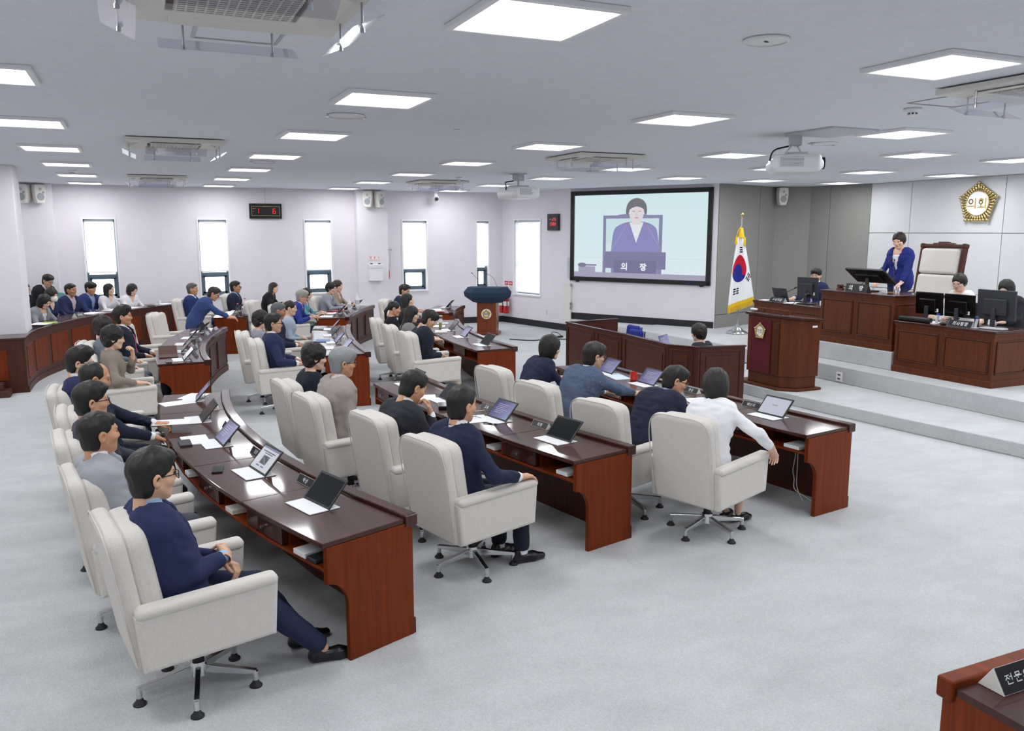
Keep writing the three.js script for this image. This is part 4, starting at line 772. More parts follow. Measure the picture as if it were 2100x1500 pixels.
  function hatchFrame(X, Z, w, label, m) { const t = 0.018; single('ceiling_hatch', [box(w, 0.006, t, X, H - 0.002, -Z - w / 2), box(w, 0.006, t, X, H - 0.002, -Z + w / 2), box(t, 0.006, w, X - w / 2, H - 0.002, -Z), box(t, 0.006, w, X + w / 2, H - 0.002, -Z)], m, label, 'hatch'); }
  hatchFrame(5.9, 4.66, 0.52, 'thin framed access hatch beside the smoke detector', M.greyPlastic);
  hatchFrame(0.56, 4.62, 0.42, 'metal framed access hatch behind a clear air deflector', M.steel);
  const disc = (X, Z, r, label) => single('ceiling_disc', [lathe([[0.001, -0.012], [r * 0.86, -0.012], [r * 0.88, -0.02], [r, -0.014], [r, 0], [0.001, 0]], 36).translate(X, H, -Z)], M.white, label, 'ceiling vent');
  const d1 = disc(3.11, 3.64, 0.12, 'flat round white ceiling plate with a small dark slot'); part('slot', box(0.03, 0.004, 0.014, 3.11, H - 0.014, -3.64, 0, 0.4), M.charcoal, d1);
  for (const [X, Z, l] of [[1.76, 7.42, 'round ceiling speaker with chrome clips between two rows of desks'], [1.78, 12.75, 'round ceiling speaker with chrome clips farther along the light row'], [1.8, 17.6, 'round ceiling speaker with chrome clips nearest the back wall'], [7.3, 7.5, 'round ceiling speaker behind the large projector'], [7.19, 12.5, 'round ceiling speaker before the wall screen']]) { const o = disc(X, Z, 0.16, l); o.userData.category = 'ceiling speaker'; for (const s of [-1, 1]) part('clip', rbox(0.03, 0.02, 0.04, 0.006, X + s * 0.16, H - 0.016, -Z), M.chrome, o); }
  for (const [X, Z, l] of [[5.92, 5.11, 'white domed smoke detector beside the framed ceiling hatch'], [5.66, 15.0, 'small smoke detector above the desk with a clear tumbler'], [-0.85, 15.9, 'small smoke detector among the light panels over the public desk']]) { const g = thing('smoke_detector', l, 'smoke detector', V(X, H, Z)); part('base', lathe([[0.001, 0], [0.07, 0], [0.072, -0.02], [0.05, -0.035], [0.001, -0.035]], 24), M.white, g); part('sensor', lathe([[0.036, -0.03], [0.038, -0.055], [0.028, -0.062], [0.001, -0.062]], 20), M.white, g); for (let i = 0; i < 8; i++) { const t = i * Math.PI / 4; part('opening', box(0.014, 0.012, 0.004, 0.037 * Math.sin(t), -0.045, 0.037 * Math.cos(t), 0, t), M.black, g); } }
  single('sprinkler_cap', lathe([[0.001, -0.006], [0.03, -0.006], [0.034, 0], [0.001, 0]], 16).translate(3.0, H, -8.0), M.white, 'tiny white sprinkler cap on the open ceiling', 'sprinkler');
  const cam = thing('dome_camera', 'small white dome camera under the ceiling by the back wall', 'camera', V(7.03, H, 20.3)); part('bracket', [box(0.24, 0.02, 0.12, 0, -0.01, 0), box(0.09, 0.13, 0.08, 0, -0.08, 0)], M.white, cam); part('dome', [sph(0.085, 0, -0.19, 0, 1, 1, 1, 18)], M.white, cam); part('lens', [cyl(0.05, 0.05, 0.03, 0, -0.2, 0.075, Math.PI / 2, 0, 0, 20), sph(0.03, 0, -0.2, 0.085)], M.black, cam);
}
// ---------------------------------------------------------------- things on the walls
function wallThing(name, label, cat, A, B, s, y, off = 0) { const { turn, pos } = alongWall(A, B); const p = pos.clone().add(new THREE.Vector3(s, y, off).applyAxisAngle(new THREE.Vector3(0, 1, 0), turn)); return thing(name, label, cat, p, turn); }
{
  function speaker(g) { const s = new THREE.Shape(); s.moveTo(-0.1, 0.19); s.quadraticCurveTo(0, 0.2, 0.1, 0.19); s.quadraticCurveTo(0.135, 0.02, 0.07, -0.19); s.quadraticCurveTo(0, -0.2, -0.07, -0.19); s.quadraticCurveTo(-0.135, 0.02, -0.1, 0.19); part('cabinet', at(extr(s, 0.14, 0.012), 0, 0, 0), M.offWhite, g); part('woofer', [cyl(0.062, 0.062, 0.02, 0, -0.06, 0.15, Math.PI / 2), at(norm(new THREE.TorusGeometry(0.066, 0.008, 6, 24)), 0, -0.06, 0.155)], M.greyPlastic, g); part('tweeter', [cyl(0.022, 0.028, 0.02, 0.055, 0.03, 0.15, Math.PI / 2)], M.greyPlastic, g); part('horn', [at(norm(new THREE.CylinderGeometry(0.012, 0.05, 0.03, 16, 1, true)), 0, 0.1, 0.155, Math.PI / 2)], M.lightGrey, g); }
  const pairs = [[5.3, 20.28, -28, 'white loudspeaker at the top of the pillar, angled to the public desk'], [5.52, 20.28, 28, 'white loudspeaker at the top of the pillar, angled to the wall screen'], [-1.98, 20.28, -28, 'white loudspeaker by the free column, angled away from the windows'], [-1.77, 20.28, 28, 'white loudspeaker by the free column, angled to the windows']];
  for (const [X, Z, t, l] of pairs) { const g = thing('loudspeaker', l, 'loudspeaker', V(X, 3.19, Z), t * D2R, 'wall loudspeakers'); speaker(g); }
  { const g = wallThing('loudspeaker', 'white loudspeaker high on the grey alcove wall', 'loudspeaker', C3, C4, 0.12, 3.2, 0.12); g.rotation.y += 0.35; speaker(g); g.userData.group = 'wall loudspeakers'; }
  // digital clock
  const seg7 = (c, d, x, y, w, h, on, off) => { const S = [[0, 0, 1, 0], [1, 0, 1, 0.5], [1, 0.5, 1, 1], [0, 1, 1, 1], [0, 0.5, 0, 1], [0, 0, 0, 0.5], [0, 0.5, 1, 0.5]], N = { 0: 63, 1: 6, 2: 91, 3: 79, 4: 102, 5: 109, 6: 125, 7: 7, 8: 127, 9: 111, ' ': 0 }[d]; S.forEach((s, i) => { c.strokeStyle = (N >> i) & 1 ? on : off; c.beginPath(); c.moveTo(x + s[0] * w - s[1] * 6 + 6, y + s[1] * h); c.lineTo(x + s[2] * w - s[3] * 6 + 6, y + s[3] * h); c.stroke(); }); };
  const ct = canvasTex(512, 256, (c) => { c.fillStyle = '#0b0c0c'; c.fillRect(0, 0, 512, 256); c.strokeStyle = '#a89a5a'; c.lineWidth = 4; c.strokeRect(30, 44, 452, 168); c.fillStyle = '#b8aa70'; c.font = '16px sans-serif'; c.fillText('DIGITAL', 216, 50); c.fillText('AM', 46, 92); c.fillText('PM', 46, 140); c.fillStyle = '#ff2a2a'; c.fillRect(78, 82, 14, 10); c.lineWidth = 11; c.lineCap = 'round'; [' ', '1', '8', '8', '6'].forEach((d, i) => { if (d !== ' ') seg7(c, d, [0, 100, 178, 290, 372][i], 86, 40, 84, i === 2 || i === 3 ? '#2a0808' : '#ff2d35', '#200707'); }); });
  const ck = thing('digital_clock', 'black digital wall clock with red numerals between two windows', 'clock', V(2.89, 2.89, 20.6)); part('case', rbox(0.74, 0.35, 0.06, 0.008, 0, 0, 0.03), M.black, ck); part('display', plane(0.72, 0.33, 0, 0, 0.0605), mat({ color: 0x000000, map: null, emissive: 0xffffff, emissiveMap: ct, emissiveIntensity: 0.6, roughness: 0.3 }), ck); part('cable', rod([0, 0.17, 0.01], [0, 0.53, 0.01], 0.004), M.lightGrey, ck);
  const ct2 = canvasTex(128, 192, (c) => { c.fillStyle = '#1a1214'; c.fillRect(0, 0, 128, 192); c.lineWidth = 7; c.lineCap = 'round'; [['2', 66, 40], ['5', 98, 40], ['0', 34, 104], ['8', 66, 104], ['8', 98, 104]].forEach(([d, x, y]) => seg7(c, d, x - 6, y, 16, 34, '#ff2d35', '#2a0a0c')); c.fillStyle = '#c9c2c2'; c.fillRect(14, 54, 30, 5); });
  const c2 = wallThing('digital_clock', 'small black wall timer with two rows of red numerals', 'clock', C0, C1, 2.18, 2.64); part('case', rbox(0.42, 0.4, 0.07, 0.01, 0, 0, 0.035), M.charcoal, c2); part('display', plane(0.32, 0.34, 0, 0, 0.0705), mat({ color: 0x000000, emissive: 0xffffff, emissiveMap: ct2, emissiveIntensity: 0.6, roughness: 0.3 }), c2);
  // white box and sign on the pillar, pull cord, red plate
  const bx = thing('escape_kit_box', 'white covered box hung on the pillar under a red lettered sign', 'box', V(5.42, 1.405, 20.3)); part('case', rbox(0.34, 0.4, 0.14, 0.02, 0, 0, 0.07), M.white, bx); part('lid', rbox(0.35, 0.1, 0.15, 0.02, 0, 0.16, 0.075), M.plastic, bx); for (const s of [-1, 1]) part('hook', box(0.05, 0.03, 0.05, s * 0.1, 0.22, 0.05), M.charcoal, bx);
  const st = canvasTex(256, 96, (c) => { c.fillStyle = '#f6f1ee'; c.fillRect(0, 0, 256, 96); c.strokeStyle = '#d98b86'; c.lineWidth = 3; c.strokeRect(3, 3, 250, 90); drawHangul(c, '완강기', 22, 14, 42, 38, '#c2302c', 6); c.fillStyle = '#d98b86'; c.fillRect(20, 72, 214, 8); });
  const sg = thing('wall_sign', 'small white sign with red Korean letters on the pillar', 'sign', V(5.42, 1.76, 20.3)); part('plate', [box(0.31, 0.115, 0.006, 0, 0, 0.003)], M.white, sg); part('print', plane(0.305, 0.11, 0, 0, 0.0065), mat({ map: st, roughness: 0.6 }), sg);
  const pc = thing('rope_bundle', 'white cord bundle on a hook beside the pillar', 'rope', V(5.86, 1.75, 20.58)); part('cord', [tube([[0, 0.2, 0.03], [0.03, 0.05, 0.04], [0.03, -0.2, 0.04], [0, -0.25, 0.04], [-0.02, -0.1, 0.04], [-0.01, 0.2, 0.03]], 0.012, 40, 6), rod([0.05, 0.2, 0.02], [0.05, -0.25, 0.02], 0.008)], M.offWhite, pc); part('hook', box(0.1, 0.03, 0.03, 0.02, 0.21, 0.015), M.steel, pc);
  single('red_plate', rbox(0.06, 0.22, 0.05, 0.008, 5.83, 1.34, -20.56), M.red, 'narrow red plate on the wall beside the white cord', 'plate');
  single('wall_socket', rbox(0.08, 0.12, 0.012, 0.004, 9.4, 0.4, -18.78, 0, 1.35), M.white, 'white wall socket under the frosted window', 'socket');
  // fire extinguishers with their signs
  const ft = canvasTex(128, 192, (c) => { c.fillStyle = '#f3efee'; c.fillRect(0, 0, 128, 192); c.fillStyle = '#c3212a'; c.fillRect(0, 0, 128, 80); drawHangul(c, '소화기', 8, 22, 34, 4, '#ffffff', 5); c.fillStyle = '#9a9a9a'; for (let i = 0; i < 6; i++) c.fillRect(12, 96 + i * 15, 104, 5); });
  [[0.17, 'red fire extinguisher in the wall corner, half behind the other'], [0.36, 'red fire extinguisher hanging on the short wall before the other']].forEach(([s, l], i) => {
    const e = wallThing('fire_extinguisher', l, 'fire extinguisher', C0, C1, s, 0.26, 0.14); part('cylinder', lathe([[0.001, 0], [0.07, 0], [0.078, 0.02], [0.078, 0.36], [0.06, 0.42], [0.026, 0.44], [0.026, 0.47], [0.001, 0.47]], 22), M.red, e); part('valve', [rbox(0.05, 0.05, 0.05, 0.008, 0, 0.49, 0), rod([0, 0.51, 0], [0.09, 0.53, 0.02], 0.008), rod([0, 0.49, 0], [0.09, 0.48, 0.02], 0.008)], M.blackMatte, e); part('hose', tube([[0, 0.49, 0.02], [0.09, 0.45, 0.06], [0.1, 0.25, 0.05], [0.085, 0.1, 0.05]], 0.011), M.black, e); part('label_band', [at(norm(new THREE.CylinderGeometry(0.079, 0.079, 0.12, 22, 1, true)), 0, 0.26, 0)], M.offWhite, e); part('bracket', [box(0.06, 0.04, 0.1, 0, 0.4, -0.05)], M.steel, e);
    const w = wallThing('extinguisher_sign', i ? 'red and white sign over the nearer fire extinguisher' : 'red and white sign over the fire extinguisher in the corner', 'sign', C0, C1, s + 0.02, 0.98); part('plate', box(0.17, 0.26, 0.006, 0, 0, 0.003), M.white, w); part('print', plane(0.165, 0.255, 0, 0, 0.0066), mat({ map: ft, roughness: 0.6 }), w);
  });
  // projection screen
  const sw = 3.5, sh = 2.0, tx = canvasTex(1024, 600, (c) => {
    const gr = c.createLinearGradient(0, 0, 0, 600); gr.addColorStop(0, '#d8eff5'); gr.addColorStop(1, '#e2f1f8'); c.fillStyle = gr; c.fillRect(0, 0, 1024, 600);
    c.fillStyle = '#cfe2ea'; c.fillRect(0, 452, 1024, 3);
    c.fillStyle = '#8d8cae'; c.fillRect(240, 155, 24, 420); c.fillRect(672, 150, 26, 420); c.fillRect(240, 150, 458, 22); c.beginPath(); c.ellipse(470, 152, 120, 12, 0, 0, 7); c.fill();
    c.fillStyle = '#cfe8ec'; c.fillRect(266, 172, 406, 180); c.fillStyle = '#d6ecef'; c.fillRect(266, 358, 406, 200);
    c.fillStyle = '#8f8fc4'; c.beginPath(); c.moveTo(310, 560); c.quadraticCurveTo(300, 330, 330, 250); c.quadraticCurveTo(350, 215, 440, 196); c.lineTo(560, 196); c.quadraticCurveTo(640, 215, 655, 250); c.quadraticCurveTo(682, 330, 672, 560); c.fill();
    c.fillStyle = '#e9eef2'; c.beginPath(); c.moveTo(448, 200); c.lineTo(555, 200); c.lineTo(502, 345); c.fill();
    c.fillStyle = '#e6dce0'; c.fillRect(468, 165, 66, 50); c.beginPath(); c.ellipse(500, 128, 56, 78, 0, 0, 7); c.fill();
    c.fillStyle = '#77777f'; c.beginPath(); c.moveTo(420, 140); c.quadraticCurveTo(412, 40, 500, 30); c.quadraticCurveTo(590, 40, 578, 140); c.quadraticCurveTo(560, 160, 556, 110); c.quadraticCurveTo(500, 70, 446, 112); c.quadraticCurveTo(440, 160, 420, 140); c.fill();
    c.strokeStyle = '#8c8589'; c.lineWidth = 4; c.beginPath(); c.moveTo(468, 122); c.lineTo(490, 124); c.moveTo(514, 124); c.lineTo(536, 122); c.stroke(); c.fillStyle = '#d79aa0'; c.beginPath(); c.ellipse(502, 168, 15, 5, 0, 0, 7); c.fill(); c.strokeStyle = '#d3c2c6'; c.beginPath(); c.moveTo(502, 126); c.lineTo(498, 148); c.lineTo(508, 149); c.stroke();
    c.strokeStyle = '#a9a7bb'; c.lineWidth = 4; c.beginPath(); c.moveTo(300, 410); c.lineTo(430, 215); c.moveTo(700, 410); c.lineTo(580, 215); c.stroke(); c.fillStyle = '#d86a72'; c.fillRect(424, 206, 12, 12); c.fillRect(574, 206, 12, 12);
    c.fillStyle = '#8482a6'; c.fillRect(254, 408, 474, 120); c.fillStyle = '#7b789c'; c.fillRect(330, 470, 330, 96); drawHangul(c, '의', 390, 490, 48, 0, '#f4f6fa', 9); drawHangul(c, '장', 536, 490, 48, 0, '#f4f6fa', 9);
    c.fillStyle = '#a9a6bd'; c.fillRect(0, 560, 1024, 40); c.fillRect(40, 520, 140, 40); c.fillStyle = '#7f7d98'; c.beginPath(); c.ellipse(70, 510, 36, 16, 0, 0, 7); c.fill(); c.fillRect(90, 504, 100, 10);
  });
  const sc = wallThing('projection_screen', 'large black framed wall screen showing a woman at a lettered desk', 'screen', C1, C2, 1.845, 2.3); const b = 0.1;
  part('frame', [rbox(sw + 2 * b * 0.5, b, 0.07, 0.012, 0, sh / 2, 0.035), rbox(sw + b, b, 0.07, 0.012, 0, -sh / 2, 0.035), rbox(b, sh + b, 0.07, 0.012, -sw / 2, 0, 0.035), rbox(b, sh + b, 0.07, 0.012, sw / 2, 0, 0.035)], M.black, sc);
  part('display', plane(sw - 0.08, sh - 0.08, 0, 0, 0.03), mat({ color: 0x111111, emissive: 0xffffff, emissiveMap: tx, emissiveIntensity: 0.52, roughness: 0.9 }), sc);
  for (const s of [-1, 1]) part('bracket', rbox(0.08, 0.04, 0.05, 0.005, s * 1.6, -sh / 2 - 0.06, 0.03), M.black, sc);
  part('badge', box(0.12, 0.015, 0.004, 1.35, -sh / 2, 0.071), M.blueCloth, sc);
  // tall cover strip with hinges beside the screen
  const hc = wallThing('wall_cover', 'tall narrow cream cover plate with latches below the wall screen', 'cover', C1, C2, -0.03, 0.18, 0.0); part('plate', [rbox(0.2, 1.0, 0.05, 0.006, 0, 0.5, 0.03)], M.offWhite, hc); for (const y of [0.95, 0.5, 0.4]) part('latch', box(0.03, 0.07, 0.05, 0.11, y, 0.05), M.steel, hc);
  const hc2 = wallThing('wall_cover', 'small grey junction cover at the edge of the wall screen', 'cover', C1, C2, 0.0, 1.55, 0.0); part('plate', rbox(0.08, 0.5, 0.05, 0.006, 0, 0, 0.03), M.lightGrey, hc2);
  // emblem on the white panel wall
  emblem('wall_emblem', 'large gold wreath emblem with Korean letters on the white wall', V(14.36, 2.93, 10.76), -Math.PI / 2, 0.4);
}
// ---------------------------------------------------------------- flag
{
  const g = thing('national_flag', 'white national flag with red and blue circle and gold fringe on a pole', 'flag', V(11.25, 0.33, 13.65), headingTo(-0.63, -0.78));
  part('base', lathe([[0.001, 0], [0.22, 0], [0.22, 0.02], [0.17, 0.06], [0.12, 0.075], [0.1, 0.11], [0.05, 0.14], [0.03, 0.2], [0.001, 0.2]], 32), M.chrome, g);
  part('pole', [cyl(0.014, 0.014, 2.2, 0, 1.25, 0)], M.chrome, g); part('finial', [sph(0.045, 0, 2.42, 0, 1, 1, 1, 16), cyl(0.02, 0.02, 0.05, 0, 2.36, 0)], M.gold, g);
  const tf = canvasTex(512, 1024, (c) => {
    c.fillStyle = '#f4f4f7'; c.fillRect(0, 0, 512, 1024);
    const cx = 225, cy = 470, R = 205; c.save(); c.translate(cx, cy); c.rotate(-0.25); c.fillStyle = '#c8102e'; c.beginPath(); c.arc(0, 0, R, 0, 7); c.fill(); c.fillStyle = '#1c2f8e'; c.beginPath(); c.arc(0, 0, R, Math.PI * 0.28, Math.PI * 1.0); c.lineTo(-R, 0); c.fill(); c.beginPath(); c.arc(-R * 0.3, R * 0.2, R * 0.62, 0, 7); c.fill(); c.restore();
    const tri = (x, y, pat, rot) => { c.save(); c.translate(x, y); c.rotate(rot); c.fillStyle = '#111318'; pat.forEach((p, i) => { const yy = (i - 1) * 34 - 11; if (p) c.fillRect(-62, yy, 124, 22); else { c.fillRect(-62, yy, 54, 22); c.fillRect(8, yy, 54, 22); } }); c.restore(); };
    tri(285, 190, [1, 1, 1], 0.03); tri(150, 800, [0, 0, 0], 0.05); tri(455, 640, [0, 1, 0], -0.75);
  });
  const N = 40, P = [], U = [], I = [], Rr = 46;
  const surf = (u, v) => { const w = lerp(0.1, 0.5, Math.min(1, v * 1.05) ** 0.75), x = (u - 0.42) * w, fold = (0.012 + 0.03 * v) * Math.sin(u * Math.PI * 3.2 + v * 1.1) + 0.03 * v * Math.cos(u * 5) + 0.035; return [x + 0.03 * v * v - 0.02, 1.97 - v * 1.36 - 0.2 * v * (0.5 - u) * 1.0, fold + 0.03]; };
  const cloth = (u0, u1, v0, v1, off) => { const pos = [], uv = [], idx = []; for (let j = 0; j <= Rr; j++) for (let i = 0; i <= N; i++) { const u = lerp(u0, u1, i / N), v = lerp(v0, v1, j / Rr), p = surf(u, v); pos.push(p[0], p[1], p[2] + off); uv.push(i / N, 1 - j / Rr); } for (let j = 0; j < Rr; j++) for (let i = 0; i < N; i++) { const a = j * (N + 1) + i; idx.push(a, a + N + 1, a + 1, a + 1, a + N + 1, a + N + 2); } const q = new THREE.BufferGeometry(); q.setAttribute('position', new THREE.Float32BufferAttribute(pos, 3)); q.setAttribute('uv', new THREE.Float32BufferAttribute(uv, 2)); q.setIndex(idx); q.computeVertexNormals(); return q; };
  const fm = mat({ map: tf, roughness: 0.85, side: THREE.DoubleSide });
  const cl = part('cloth', cloth(0, 1, 0, 1, 0), fm, g); part('cloth_back', cloth(0.05, 0.95, 0, 1, -0.05), mat({ color: 0xf0f0f3, roughness: 0.9, side: THREE.DoubleSide }), g);
  const fr = []; for (let i = 0; i < 46; i++) { const u = i / 45, p = surf(u, 1.0); fr.push(rod([p[0], p[1] + 0.02, p[2]], [p[0] + rr(-0.006, 0.006), p[1] - 0.1, p[2] + rr(-0.006, 0.006)], 0.0065, 0.005, 5)); }
  part('fringe', fr, M.yellow, g); part('fringe_band', cloth(0, 1, 0.945, 1.0, 0.004), M.yellow, g);
  part('collar', [lathe([[0.03, 0], [0.07, -0.2], [0.05, -0.2], [0.02, 0]], 18).translate(0.0, 2.16, 0.02)], M.yellow, g);
  part('tassel', [tube([[0, 2.2, 0.03], [-0.06, 2.1, 0.06], [-0.09, 1.98, 0.06]], 0.008), lathe([[0.001, 0.02], [0.02, 0], [0.032, -0.14], [0.001, -0.14]], 12).translate(-0.09, 1.97, 0.06)], M.yellow, g); part('tassel', lathe([[0.001, 0.02], [0.02, 0], [0.03, -0.16], [0.001, -0.16]], 12).translate(0.07, 1.96, 0.06), M.yellow, g);
}
// ---------------------------------------------------------------- lecterns and reporters' box
function mic(parent, a, b, c) { part('microphone', [tube([a, b, c], 0.0045, 20, 6)], M.charcoal, parent); const h = part('microphone_head', [rod(c, [c[0] + (c[0] - b[0]) * 0.12, c[1] + (c[1] - b[1]) * 0.12, c[2] + (c[2] - b[2]) * 0.12], 0.012, 0.01)], M.black, parent); part('lit_ring', [sph(0.0125, c[0], c[1], c[2], 1, 0.7, 1, 10)], M.red, h); }
{
  // wooden speaker's lectern on the first step: front to the members (-X)
  const g = thing('lectern', 'dark wooden lectern with a red velvet front and gold emblem', 'lectern');
  const oct = (e) => [[8.3 - e, 9.82 + e], [8.3 - e, 9.13 - e * 0.4], [8.47 - e * 0.4, 8.95 - e], [8.86 + e, 8.95 - e], [8.86 + e, 10.0 + e], [8.47 - e * 0.4, 10.0 + e]];
  part('plinth', slab(oct(0.04), 0.16, 0.2, 0.008), M.woodStage, g); part('foot', slab(oct(-0.02), 0.2, 0.36, 0.006), M.woodStage, g); part('body', (() => { const q = slab(oct(0), 0.36, 1.15, 0.008), p = q.attributes.position; for (let i = 0; i < p.count; i++) if (p.getY(i) > 1) p.setY(i, p.getY(i) + (8.86 - p.getX(i)) * 0.09); q.computeVertexNormals(); return q; })(), M.woodStage, g);
  part('desk_top', (() => { const q = slab(oct(0.035), 0, 0.035, 0.008); const p = q.attributes.position; for (let i = 0; i < p.count; i++) p.setY(i, p.getY(i) + 1.15 + (8.86 - p.getX(i)) * 0.09); q.computeVertexNormals(); return q; })(), M.woodTop, g);
  part('pilaster', rbox(0.02, 0.76, 0.1, 0.006, 8.292, 0.75, -9.2), M.woodDark, g);
  part('velvet_panel', rbox(0.02, 0.78, 0.42, 0.006, 8.288, 0.76, -9.52), M.velvet, g);
  emblem('', '', V(8.276, 0.98, 9.52), -Math.PI / 2, 0.125, g);
  part('reading_shelf', rbox(0.02, 0.07, 0.7, 0.005, 8.42, 1.27, -9.48), M.woodStage, g);
  mic(g, [8.4, 1.24, -9.62], [8.46, 1.45, -9.45], [8.5, 1.62, -9.12]); mic(g, [8.4, 1.22, -9.28], [8.46, 1.4, -9.1], [8.52, 1.55, -8.9]);
  part('remote', rbox(0.05, 0.03, 0.13, 0.01, 8.4, 1.27, -9.82), M.white, g); part('sticker', box(0.09, 0.028, 0.002, 8.76, 1.08, -8.948), M.paper, g);
  // lectern with a dark green-blue cloth top beside the far desks
  const L = thing('lectern', 'orange wooden lectern with a dark cloth-covered wide top and round emblem', 'lectern', V(7.55, 0, 18.15), headingTo(-0.55, -0.83));
  part('column', [rbox(0.46, 0.72, 0.36, 0.01, 0, 0.42, 0)], M.woodOrange, L); part('foot', [rbox(0.56, 0.07, 0.46, 0.01, 0, 0.035, 0)], M.woodOrange, L);
  const hx = (s, y) => [[-0.5 * s, -0.28 * s], [0.5 * s, -0.28 * s], [0.55 * s, 0.05 * s], [0.3 * s, 0.34 * s], [-0.3 * s, 0.34 * s], [-0.55 * s, 0.05 * s]].map(([x, z]) => [x, y, z]);
  const rings = [hx(0.62, 0.76), hx(1.0, 0.9), hx(1.04, 1.0), hx(0.86, 1.12)], pos = [], idx = []; rings.forEach((r) => r.forEach((p) => pos.push(...p))); for (let k = 0; k < 3; k++) for (let i = 0; i < 6; i++) { const a = k * 6 + i, b = k * 6 + (i + 1) % 6; idx.push(a, a + 6, b, b, a + 6, b + 6); } for (let i = 1; i < 5; i++) { idx.push(18, 18 + i, 18 + i + 1); idx.push(0, i + 1, i); }
  const q = new THREE.BufferGeometry(); q.setAttribute('position', new THREE.Float32BufferAttribute(pos, 3)); q.setIndex(idx); const qn = q.toNonIndexed(); qn.computeVertexNormals(); part('cloth_top', boxUV(qn), mat({ color: 0x20364a, roughness: 0.9, side: THREE.DoubleSide }), L);
  part('badge', [cyl(0.12, 0.12, 0.012, 0, 0.5, 0.186, Math.PI / 2, 0, 0, 32)], M.white, L); const star = []; for (let i = 0; i < 5; i++) { const t = i * 1.2566 + 1.5708, u = t + 1.2566; star.push(rod([0.083 * Math.cos(t), 0.5 + 0.083 * Math.sin(t), 0.194], [0.083 * Math.cos(u), 0.5 + 0.083 * Math.sin(u), 0.194], 0.016, 0.016, 6), sph(0.02, 0.083 * Math.cos(t), 0.5 + 0.083 * Math.sin(t), 0.194, 1, 1, 1, 8)); } part('badge_wreath', star, M.goldFlat, L); part('badge_letters', hangulMesh('의회', 0.05, 0.0, 0.006, 0.004).translate(0, 0.5, 0.194), M.charcoal, L);
  mic(L, [-0.12, 1.12, -0.05], [-0.22, 1.28, 0.0], [-0.36, 1.44, 0.05]); mic(L, [0.22, 1.12, -0.05], [0.12, 1.35, 0.0], [-0.12, 1.47, 0.05]);
  // reporters' box: panelled low wall, each face with its frame
  const pts = [[7.7, 12.6], [6.64, 12.47], [6.62, 11.44], [6.65, 10.66], [6.56, 9.38], [6.77, 9.01], [7.45, 8.87]], T = 0.9, bx = thing('reporters_box', 'low panelled dark wooden enclosure in front of the stage', 'enclosure');
  for (let i = 0; i + 1 < pts.length; i++) {
    const A = pts[i], B = pts[i + 1], dx = B[0] - A[0], dz = B[1] - A[1], len = Math.hypot(dx, dz), turn = Math.atan2(dz, dx), pos2 = V(A[0], 0, A[1]);
    const w = part('side_wall', turned(box(len + 0.02, T - 0.02, 0.035, len / 2, (T - 0.02) / 2, -0.0175), turn, pos2), M.woodDark, bx);
    const cw = len, pw = cw - 0.12, ph = T - 0.2, cy = T / 2 + 0.03, place = (k) => turned(k, turn, pos2), t = 0.02;
    part('moulding', place(join([rbox(pw, t, 0.016, 0.005, cw / 2, cy + ph / 2, 0.004), rbox(pw, t, 0.016, 0.005, cw / 2, cy - ph / 2, 0.004), rbox(t, ph, 0.016, 0.005, cw / 2 - pw / 2, cy, 0.004), rbox(t, ph, 0.016, 0.005, cw / 2 + pw / 2, cy, 0.004)])), M.woodDark, w);
    part('panel', place(rbox(pw - 0.14, ph - 0.14, 0.014, 0.006, cw / 2, cy, 0.004)), M.woodDark, w);
    part('top_rail', place(rbox(len + 0.05, 0.025, 0.06, 0.008, len / 2, T - 0.012, -0.015)), M.woodTop, bx);
  }
  part('desk_board', slab([[6.7, 12.4], [6.7, 9.42], [6.85, 9.1], [7.4, 8.98], [7.4, 9.5], [7.15, 9.6], [7.15, 12.4]], 0.69, 0.72), M.woodTop, bx);
}
// ---------------------------------------------------------------- tablets, name plates, papers and drinks on the desks
const screens = {
  doc: canvasTex(256, 170, (c) => { c.fillStyle = '#dfe0ea'; c.fillRect(0, 0, 256, 170); c.fillStyle = '#8a8fb0'; c.fillRect(0, 0, 256, 14); c.fillStyle = '#55566a'; c.fillRect(30, 30, 190, 7); c.fillRect(70, 44, 120, 6); c.fillStyle = '#3c3d45'; c.fillRect(80, 62, 96, 62); c.fillStyle = '#83858f'; for (let i = 0; i < 12; i++) c.fillRect(84 + (i * 37) % 84, 66 + (i * 23) % 50, 14, 8); c.fillStyle = '#2b5fa8'; c.fillRect(60, 138, 50, 8); c.fillRect(130, 138, 50, 8); }),
  plain: canvasTex(256, 170, (c) => { c.fillStyle = '#d9dceb'; c.fillRect(0, 0, 256, 170); c.fillStyle = '#a9adc4'; c.fillRect(0, 0, 256, 6); const w = ['#4a6fd0', '#c44848', '#c9a23a', '#4a6fd0', '#4c9a58', '#c44848']; w.forEach((k, i) => { c.fillStyle = k; c.fillRect(100 + i * 9, 74, 6, 8); }); }),
  violet: canvasTex(256, 170, (c) => { const g = c.createLinearGradient(0, 0, 256, 170); g.addColorStop(0, '#4b4c78'); g.addColorStop(0.6, '#8d88b8'); g.addColorStop(1, '#a7b4d8'); c.fillStyle = g; c.fillRect(0, 0, 256, 170); c.fillStyle = '#c9c7de'; for (let i = 0; i < 6; i++) c.fillRect(40, 34 + i * 17, 150 - (i % 3) * 24, 5); }),
  dark: canvasTex(64, 44, (c) => { c.fillStyle = '#0c1210'; c.fillRect(0, 0, 64, 44); }),
  grey: canvasTex(64, 44, (c) => { c.fillStyle = '#3d4046'; c.fillRect(0, 0, 64, 44); }),
};
